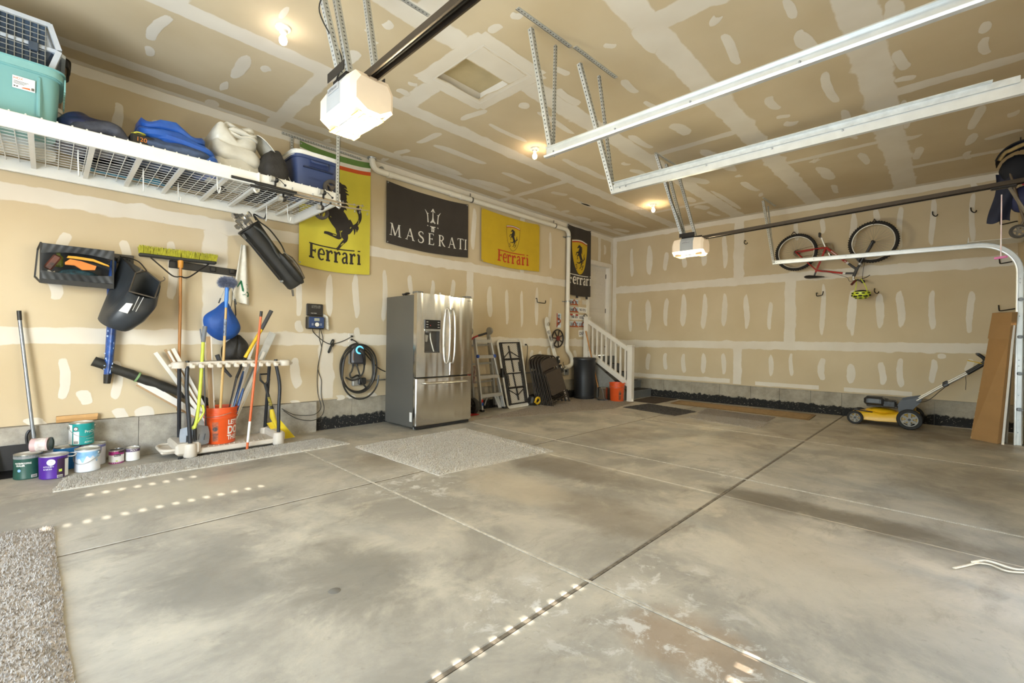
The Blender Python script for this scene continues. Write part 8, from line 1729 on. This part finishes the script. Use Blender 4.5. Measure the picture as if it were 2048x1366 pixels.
def bike_wheel(c, R_, axd, name):
    c = V(c); axd = V(axd).normalized(); sd, u, _ = frame_of(axd); mb = MB(); mb.torus(c, axd, R_ - .022, .022, 48, 10); wh = part(name, mb, M_TYR, t)
    mb = MB()
    for k in range(56):
        a = 2 * PI * k / 56; q = sd * math.cos(a) + u * math.sin(a); mb.box(c + q * (R_ + .001), (.007, .007, .007), rot=Matrix((axd, q, q.cross(axd))).transposed() @ Matrix.Diagonal((4.5, 1, 1.8)))
    part('tread_blocks', mb, M_TYR, wh, kind='stuff')
    mb = MB(); mb.lathe([(R_ - .045, -.012), (R_ - .058, -.011), (R_ - .062, 0), (R_ - .058, .011), (R_ - .045, .012), (R_ - .045, -.012)], c, axd, 48); part('rim', mb, M_RM, wh)
    mb = MB()
    for k in range(32):
        a = 2 * PI * k / 32; s_ = 1 if k % 2 else -1; a2 = a + (.35 if (k // 2) % 2 else -.35)
        mb.tube([c + axd * s_ * .028 + (sd * math.cos(a2) + u * math.sin(a2)) * .02, c + (sd * math.cos(a) + u * math.sin(a)) * (R_ - .06)], .0012, 4, caps=False)
    part('spokes', mb, M_RM, wh, kind='stuff')
    mb = MB(); mb.lathe([(0, -.05), (.008, -.05), (.01, -.035), (.024, -.03), (.013, -.015), (.013, .015), (.024, .03), (.01, .035), (.008, .05), (0, .05)], c, axd, 14); part('hub', mb, M_BK, wh); return wh
rw = bike_wheel(RA, .318, (1, 0, 0), 'rear_wheel'); fw_ = bike_wheel(FA + V((-.0, .0, 0)), .322, (1, -.12, .02), 'front_wheel')
mb = MB()
for r_, x in ((.055, -.048), (.045, -.053), (.035, -.058)): mb.lathe([(r_ * .6, 0), (r_, 0), (r_, .003), (r_ * .6, .003), (r_ * .6, 0)], RA + V((x + .1, 0, 0)), (1, 0, 0), 24)
part('cassette', mb, mat('sprocket_bronze', '6E6048', .4, .7), rw, kind='stuff')
mb = MB()
for r_, x in ((.085, .058), (.065, .052), (.045, .046)): mb.lathe([(r_ * .72, 0), (r_, 0), (r_, .003), (r_ * .72, .003), (r_ * .72, 0)], BB + V((x, 0, 0)), (1, 0, 0), 30)
part('chainrings', mb, MATS['sprocket_bronze'], t, kind='stuff')
mb = MB(); mb.tube([BB + V((.057, .0, .084)), RA + V((.05, .0, .052))], .0035, 5); mb.tube([BB + V((.057, .0, -.084)), RA + V((.05, -.02, -.075)), RA + V((.05, .03, -.05))], .0035, 5); part('chain', mb, MATS['sprocket_bronze'], t, kind='stuff')
for s_, dy, dz in ((-1, .055, .165), (1, -.055, -.165)):
    a = BB + V((s_ * .065, 0, 0)); b = a + V((s_ * .01, dy, dz)); mb = MB(); mb.bar(a, b, .022, .014, up=(1, 0, 0), bev=.003); cr_ = part('crank', mb, M_RM, t); mb = MB(); mb.box(b + V((s_ * .05, .01, .03)), (.09, .03, .075), bev=.008); part('pedal', mb, M_BK, cr_)
mb = MB(); mb.tube([ST + V((0, .012, -.03)), ST + V((0, .03, -.085))], .013, 10); part('seat_post', mb, M_BK, t)
sdl = [(-.15, .0, .014), (-.10, .0, .03), (-.02, 0, .052), (.06, 0, .07), (.11, 0, .06), (.135, 0, .03)]
mb = MB(); mb.tube([V((bx, 1.66 + a_, 2.312 + .028 * math.sin((a_ + .15) * 3) )) for a_, _, w_ in sdl], [w_ for _, _, w_ in sdl], 14, flat=.42); part('saddle', mb, M_BK, t)
mb = MB(); mb.tube([HT1 + V((0, .012, -.03)), HT1 + V((0, .02, -.08)), V((bx, 1.06, 2.22))], [.017, .016, .018], 10); part('stem', mb, mat('stem_silver', 'A8A59E', .3, .7), t)
hb_ = V((bx, 1.055, 2.22)); pts = [hb_ + V((-.26, .05, -.09)), hb_ + V((-.18, .02, -.03)), hb_ + V((-.08, 0, -.005)), hb_, hb_ + V((.08, 0, 0)), hb_ + V((.16, -.02, 0))]
mb = MB(); mb.tube(spline(pts, 5), .0125, 9); part('handlebar', mb, M_BK, t)
for a, b in ((0, .45),): mb = MB(); p = spline(pts, 5); mb.tube([p[0] + (p[0] - p[1]) * .5, p[3], p[6]], .018, 10); part('grip', mb, mat('grip_red_black', '7C2A22', .6, c2='242222', scale=20), t)
mb = MB(); mb.box(hb_ + V((-.02, -.06, -.03)), (.05, .05, .05), bev=.012); mb.tube([hb_ + V((-.06, -.03, -.0)), hb_ + V((-.06, -.11, .03)), hb_ + V((-.06, -.15, .06))], .006, 6); part('shifter', mb, M_BK, t, kind='stuff')
mb = MB(); mb.tube(spline([hb_ + V((-.05, -.04, -.0)), hb_ + V((-.06, .10, -.02)), hb_ + V((-.04, .16, .06)), ST + V((-.03, -.1, -.02)), ST + V((-.03, .0, .02))], 6), .0035, 5); mb.tube(spline([hb_ + V((-.02, -.05, .0)), hb_ + V((-.03, -.06, .12)), CR + V((-.03, -.06, .02))], 6), .0035, 5); part('brake_cables', mb, M_BK, t, kind='stuff')
mb = MB(); mb.bar(CR + V((-.06, .03, .05)), CR + V((-.06, -.02, .13)), .015, .03); mb.bar(CR + V((.06, .03, .05)), CR + V((.06, -.02, .13)), .015, .03); part('brake_arms', mb, M_BK, t, kind='stuff')
# helmet
t = thing('helmet', 'neon yellow bicycle helmet hanging from the upside down handlebar', 'helmet', (8.87, 1.0, 1.885))
hc = V((8.87, 1.0, 1.975)); mb = MB(); n, m_ = 36, 16; vs = []
rib = lambda a, tt: 1 + .05 * math.cos(7 * a) * math.sin(PI * tt)
for j in range(m_ + 1):
    tt = j / m_; z = -.095 * math.cos(tt * PI * .56); rr_ = math.sin(min(tt * PI * .56 + .02, PI / 2))
    for i in range(n): a = 2 * PI * i / n; vs.append(hc + V((math.cos(a) * .10 * rr_ * rib(a, tt), math.sin(a) * .122 * rr_ * rib(a, tt), z + .015)))
mb.v += vs
for j in range(m_):
    for i in range(n): mb.f.append([j * n + i, j * n + (i + 1) % n, (j + 1) * n + (i + 1) % n, (j + 1) * n + i]); mb.mi.append(0)
part('shell', mb, mat('helmet_neon', 'CBD83C', .4, var=.05), t)
mb = MB(); mb.sphere(hc + V((0, 0, .02)), .094, 24, 10, (.98, 1.2, .5)); part('liner', mb, mat('helmet_liner', '26261F', .8), t)
for a, z_, w_ in ((PI, -.03, .05), (PI + .62, -.035, .055), (PI - .62, -.035, .055), (PI + 1.2, -.02, .05), (PI - 1.2, -.02, .05), (PI + .3, .01, .04), (PI - .3, .01, .04), (PI + .9, .012, .04), (PI - .9, .012, .04), (PI, -.062, .04), (PI + .9, -.062, .035), (PI - .9, -.062, .035)):
    k = math.sqrt(max(.05, 1 - ((z_ - .015) / .095) ** 2)) if z_ < .015 else 1; p = hc + V((math.cos(a) * .103 * k, math.sin(a) * .126 * k, z_)); d = V((math.cos(a) / .1, math.sin(a) / .122, min(0, z_) / .06)).normalized(); s_ = d.cross(V((0, 0, 1))).normalized(); u = s_.cross(d)
    mb = MB(); mb.flat([p + d * .004 + s_ * w_ * .62 * math.cos(q * PI / 5) + u * w_ * .30 * math.sin(q * PI / 5) + s_ * 0 for q in range(10)] and [(q * PI / 5, 0) for q in range(10)], lambda q, _: p + d * .006 + s_ * w_ * .6 * math.cos(q) + u * w_ * .28 * math.sin(q) - d * .003 * abs(math.cos(q))); part('vent', mb, mat('vent_black', '1D1E18', .8), t, smooth=False)
for sy in (-1, 1): mb = MB(); mb.tube(spline([hc + V((-.06, sy * .08, .03)), hc + V((-.04, sy * .06, .12)), hb_ + V((-.16, .03 * sy - .02, .0))], 5), .006, 6); part('strap', mb, MATS['helmet_neon'], t)
# bike hooks and the other wall hooks
for y, z, lb_ in ((1.985, 3.10, 'black hook holding the rear wheel of the bicycle'), (.875, 3.13, 'black hook holding the front wheel of the bicycle')):
    uhook('storage_hook', [(R, y, z + .05), (R - .05, y, z + .055), (R - .12, y, z + .05), (R - .25, y, z - .02), (R - .27, y - .005, z - .06), (R - .28, y - .01, z - .035)], lb_)
for y, z, lb_ in ((2.80, 3.08, 'small black hook left of the bicycle near the wall joint'), (.20, 3.13, 'small black hook just right of the bicycle'), (-.20, 3.11, 'small black hook nearest the stroller on the right wall'), (.865, 2.03, 'small black hook right of the bicycle helmet')):
    uhook('storage_hook', [(R, y, z + .05), (R - .02, y, z + .055), (R - .06, y, z + .05), (R - .10, y - .005, z), (R - .105, y - .03, z - .03), (R - .09, y - .05, z - .02), (R - .08, y - .055, z + .0)], lb_)
uhook('storage_hook', [(R, 1.64, 2.065), (R - .08, 1.64, 2.06), (R - .085, 1.635, 2.015), (R - .08, 1.62, 2.008), (R - .08, 1.565, 2.02), (R - .08, 1.552, 2.03), (R - .07, 1.545, 2.085)], 'black U hook on the wall below the bicycle saddle')
for z, lb_, dx in ((2.88, 'long black arm hook under the folded stroller', .0), (2.34, 'long black arm hook behind the track bend', .0), (1.685, 'long black arm hook above the tall cardboard box', .0)):
    uhook('storage_hook', [(R, -.66 + .01, z + .02), (R - .02, -.64, z + .02), (R - .03, -.60, z + .012), (R - .04, -.54, z), (R - .045, -.50, z - .005), (R - .045, -.49, z + .01), (R - .05, -.485, z + .075)], lb_)

# ---- lawn mower
t = thing('lawn_mower', 'yellow and black push lawn mower parked along the right wall', 'lawn mower', (8.68, .7, 0))
M_MY, M_MB = mat('mower_yellow', 'D9A916', .38, var=.05), mat('mower_black', '2B2C2F', .42)
x0, x1 = 8.45, 8.92
prof = [(.30, .10), (.47, .085), (.75, .07), (.96, .075), (1.07, .10), (1.075, .15), (1.0, .165), (.92, .185), (.80, .20), (.68, .175), (.55, .20), (.45, .235), (.38, .24), (.30, .2)]
mb = MB(); n = len(prof); o = 0
for k, (x, sh) in enumerate(((x0, .80), (x0 + .02, 1.0), (x1 - .02, 1.0), (x1, .80))):
    mb.v += [V((x, .7 + (y - .7) * (1 if sh == 1 else .985), .07 + (z - .07) * (sh if z > .12 else 1))) for y, z in prof]
for k in range(3):
    for i in range(n): mb.f.append([k * n + i, k * n + (i + 1) % n, (k + 1) * n + (i + 1) % n, (k + 1) * n + i]); mb.mi.append(0)
mb.f.append(list(range(n))); mb.f.append([3 * n + i for i in range(n)]); mb.mi += [0, 0]; part('deck', mb, M_MY, t, ang=50)
mb = MB(); mb.sphere((8.68, .72, .20), .15, 20, 8, (1.0, 1.25, .35)); part('deck_dome', mb, M_MY, t)
mb = MB(); mb.lathe([(0, 0), (.15, 0), (.155, .02), (.15, .055), (.12, .09), (.06, .105), (0, .108)], (8.68, .76, .30), n=28); mb.box((8.58, .79, .355), (.2, .24, .13), bev=.035); en = part('engine', mb, M_MB, t)
mb = MB(); mb.box((8.60, .62, .325), (.18, .16, .11), bev=.02); mb.box((8.66, .70, .285), (.28, .36, .03), bev=.01); part('engine_block', mb, mat('engine_dark', '3A3B3D', .5, c2='232425', scale=30), en)
mb = MB(); mb.box((8.478, .79, .36), (.006, .13, .06), bev=.002); part('air_cover', mb, mat('cover_grey', '4A4C4F', .4), en)
mb = MB(); mb.tube(spline([(8.56, .50, .33), (8.54, .54, .335), (8.55, .58, .33)], 4), .014, 8); part('fuel_cap', mb, M_BLACK, en)
for x in (8.455, 8.905):
    mb = MB(); poly = [(.52, .33), (.49, .40), (.44, .415), (.30, .455), (.27, .44), (.27, .40), (.40, .22), (.42, .16), (.50, .16), (.51, .24)]
    mb.prism(poly, lambda p, x=x: V((x + p[2], p[0], p[1])), .02); part('handle_bracket', mb, M_MB, t)
    h0, h1, h2 = V((x + .01, .32, .41)), V((x + .01, .03, .655)), V((x + .01, -.205, .84))
    mb = MB(); mb.tube([h0, h1], .0135, 10); part('lower_handle', mb, M_AL, t); mb = MB(); mb.tube([h1, h2], .016, 10); part('upper_handle', mb, M_AL, t)
    mb = MB(); mb.box(h1, (.045, .07, .05), bev=.012, rot=Matrix.Rotation(-.65, 3, 'X')); part('clamp', mb, M_MB, t)
    mb = MB(); mb.tube(spline([h2 + V((0, .03, -.025)), V((x + .01, -.30, .925)), V((x + .01, -.345, .975)), V((x + .01, -.335, 1.02)), V((x + .01, -.275, 1.08))], 5), [.02] * 12 + [.018] * 9, 10); part('grip', mb, M_BLACK, t)
mb = MB(); mb.tube([(8.46, -.275, 1.08), (8.92, -.275, 1.08)], .015, 10); part('cross_handle', mb, M_BLACK, t)
mb = MB(); mb.tube([(8.47, -.31, .955), (8.49, -.25, .975), (8.52, -.18, .99), (8.86, -.18, .99), (8.9, -.3, .955)], .0055, 6); part('bail_bar', mb, mat('bail_yellow', 'CDA81C', .4), t)
mb = MB(); mb.tube(spline([(8.46, .33, .38), (8.45, .2, .43), (8.455, .08, .57), (8.46, .0, .66), (8.465, -.15, .78)], 6), .005, 6); mb.tube([(8.5, -.16, .80), (8.5, -.165, .70), (8.5, -.162, .60)], .003, 5); part('cable', mb, M_BLACK, t, kind='stuff')
M_MH = mat('mower_hub_grey', '8D887D', .5)
def mwheel(c, Rw, w_):
    wh = wheel(t, c, (1, 0, 0), Rw, w_, mat('mower_tyre', '1F1E1D', .75, bump=.3), M_MH, 6); mb = MB(); mb.lathe([(Rw * .42, -w_ * .5), (Rw * .47, -w_ * .52), (Rw * .47, -w_ * .3), (Rw * .42, -w_ * .3), (Rw * .42, -w_ * .5)], c, (1, 0, 0), 24); part('hub_ring', mb, M_MH, wh)
    mb = MB(); mb.cyl(V(c) + V((-w_ * .62, 0, 0)), V(c) + V((w_ * .4, 0, 0)), .016, n=12); part('axle_bolt', mb, M_BLACK, wh)
mwheel((8.42, .39, .142), .142, .05); mwheel((8.42, 1.0, .098), .098, .045); mwheel((8.95, .39, .142), .142, .05); mwheel((8.95, 1.0, .098), .098, .045)
mb = MB(); mb.tube(spline([(8.47, 1.03, .17), (8.45, .99, .21), (8.45, .93, .205), (8.46, .80, .195)], 4), .008, 7); mb.box((8.455, .99, .215), (.03, .05, .03), bev=.008); part('height_lever', mb, M_BLACK, t, kind='stuff')
mb = MB(); mb.tube([(8.66, .36, .10), (8.66, .33, .38)], .012, 8); part('rear_strut', mb, mat('strut_gold', '9C7C2E', .4, .4), t)

# ---- tall cardboard box and panels by the track
t = thing('cardboard_box', 'tall flat cardboard box leaning beside the garage door track', 'box', (8.13, -.32, 0))
bl, br_, tl, tr_ = V((8.235, -.205, .0)), V((8.035, -.43, .0)), V((8.215, -.392, 1.60)), V((7.925, -.527, 1.585)); bk_ = V((.05, -.05, .008))
M_CBD = mat('cardboard_brown', 'A27C4E', .85, var=.06, scale=5)
mb = MB(); m_l, m_r = bl.lerp(tl, .80), br_.lerp(tr_, .80); mb.add([bl, br_, m_r, m_l] + [q + bk_ for q in (bl, br_, m_r, m_l)], [(0, 1, 2, 3), (4, 7, 6, 5), (0, 4, 5, 1), (1, 5, 6, 2), (2, 6, 7, 3), (3, 7, 4, 0)]); part('body', mb, M_CBD, t)
mb = MB(); q_ = V((-.008, -.002, 0)); mb.add([m_l + q_ + V((.02, .012, 0)), m_r + q_, tr_ + q_, tl + q_ + V((.02, .012, 0))] + [q + bk_ for q in (m_l, m_r, tr_, tl)], [(0, 1, 2, 3), (4, 7, 6, 5), (0, 4, 5, 1), (1, 5, 6, 2), (2, 6, 7, 3), (3, 7, 4, 0)]); part('top_flap', mb, mat('cardboard_flap', 'A47F52', .85, var=.05, scale=5), t)
e1 = (br_ - bl).normalized(); e2 = (tl - bl).normalized(); nn = e1.cross(e2).normalized()
if nn.dot(V((-1, 0, 0))) < 0: nn = -nn
mb = MB(); o_ = bl.lerp(tl, .765) + e1 * .07 + nn * .003; mb.text('SPECIAL ORDER', lambda a, b: o_ + e1 * a + e2 * b, h=.022, width=.21); part('lettering', mb, mat('print_brown', '5E4226', .8), t, smooth=False)
rb = random.Random(5); mb = MB()
for k in range(46): q = rb.random(); p = bl.lerp(tl, q * .8) + e1 * rb.uniform(-.002, .012) + nn * .002; mb.add([p, p + e2 * rb.uniform(.006, .03), p + e1 * rb.uniform(.003, .01) + e2 * .01], [(0, 1, 2)])
part('torn_edge', mb, mat('torn_paper', 'CBB492', .9), t, kind='stuff', smooth=False)
for (a, b, w_, th, m_, lb_) in (((8.10, -.475, 0), (8.03, -.548, 1.44), .022, .15, M_TW, 'white edged panel leaning right of the tall cardboard box'), ((8.21, -.50, 0), (8.16, -.535, 1.25), .05, .05, mat('panel_beige', '9A8F7C', .6), 'beige board squeezed between the white panel and the track')):
    mb = MB(); mb.bar(a, b, w_, th, up=(1, 0, 0), bev=.002); solo('panel_board', mb, m_, lb_, 'board')
# ---- stroller hung from the ceiling by the wide garage door
t = thing('stroller', 'folded stroller with a navy hood hanging high at the right edge', 'stroller', (7.75, -.52, 2.5))
M_NV = mat('stroller_navy', '22273C', .7, var=.15, scale=8, bump=.3, bscale=12)
def hood(u, v):
    a = PI * (.10 + .85 * u); b = -.9 + 2.1 * v; r_ = .26
    return (V((7.78 + .15 * math.sin(b) * 1.1 - .05, -.585 + .235 * math.cos(a) * (1 - .12 * v * v), 3.24 + r_ * math.sin(a) * (1 - .10 * v * v) + .012 * math.sin(14 * v))), V((-1, 0, .2)))
mb = MB(); mb.slab(hood, 22, 14, .01); part('hood', mb, M_NV, t)
mb = MB(); mb.tube(spline([hood(u / 10, .0)[0] for u in range(11)], 3), .009, 7); part('hood_rim', mb, mat('hood_edge', '14171F', .7), t)
mb = MB(); mb.tube(spline([hood(u / 10, .12)[0] + V((.02, 0, -.05 - .01 * math.sin(u * 2.3))) for u in range(1, 9)], 4), .022, 8); part('fleece_trim', mb, mat('fleece_tan', 'B29867', .95, bump=.6, bscale=60), t)
mb = MB(); mb.sphere((7.80, -.55, 3.23), .17, 18, 10, (.7, .9, 1.0)); mb.jitter(.006, 4); part('seat_lining', mb, mat('lining_black', '181A22', .8), t)
def skirt(u, v): return (V((7.74 + .03 * math.sin(u * 5 + v * 3), -.37 - .14 * u + .05 * v * (1 - u) - .02 * math.sin(v * 5), 3.2 - .56 * v - .02 * math.sin(u * 6) * v)), V((-1, 0, 0)))
mb = MB(); mb.slab(skirt, 12, 16, .012); part('seat_fabric', mb, M_NV, t)
mb = MB(); mb.sphere((7.80, -.60, 2.88), .14, 16, 10, (.6, .9, 1.1)); mb.jitter(.005, 9); part('basket', mb, mat('stroller_blue', '2E3358', .7, bump=.3), t)
M_SF = mat('stroller_frame', '6E6459', .35, .7)
for y_, dy in ((-.485, -.11), (-.62, -.02)):
    mb = MB(); mb.tube([(7.72, y_, 3.18), (7.72, y_ + dy * .55, 2.86), (7.72, y_ + dy, 2.62), (7.73, y_ + dy + .035, 2.53)], .014, 10); part('frame_tube', mb, M_SF, t)
wheel(t, (7.72, -.555, 2.50), (1, .25, 0), .078, .035, mat('stroller_tyre', '4A4743', .7), mat('stroller_hub', '8C877E', .4, .3), 5)
mb = MB(); mb.tube([(7.85, -.56, 3.46), (7.85, -.57, 3.56), (7.85, -.57, ZC)], .006, 6); part('hang_strap', mb, M_BLACK, t)
mb = MB(); mb.box((7.72, -.60, 3.05), (.03, .05, .06), bev=.01); part('red_tag', mb, mat('tag_red', 'A32135', .6), t)
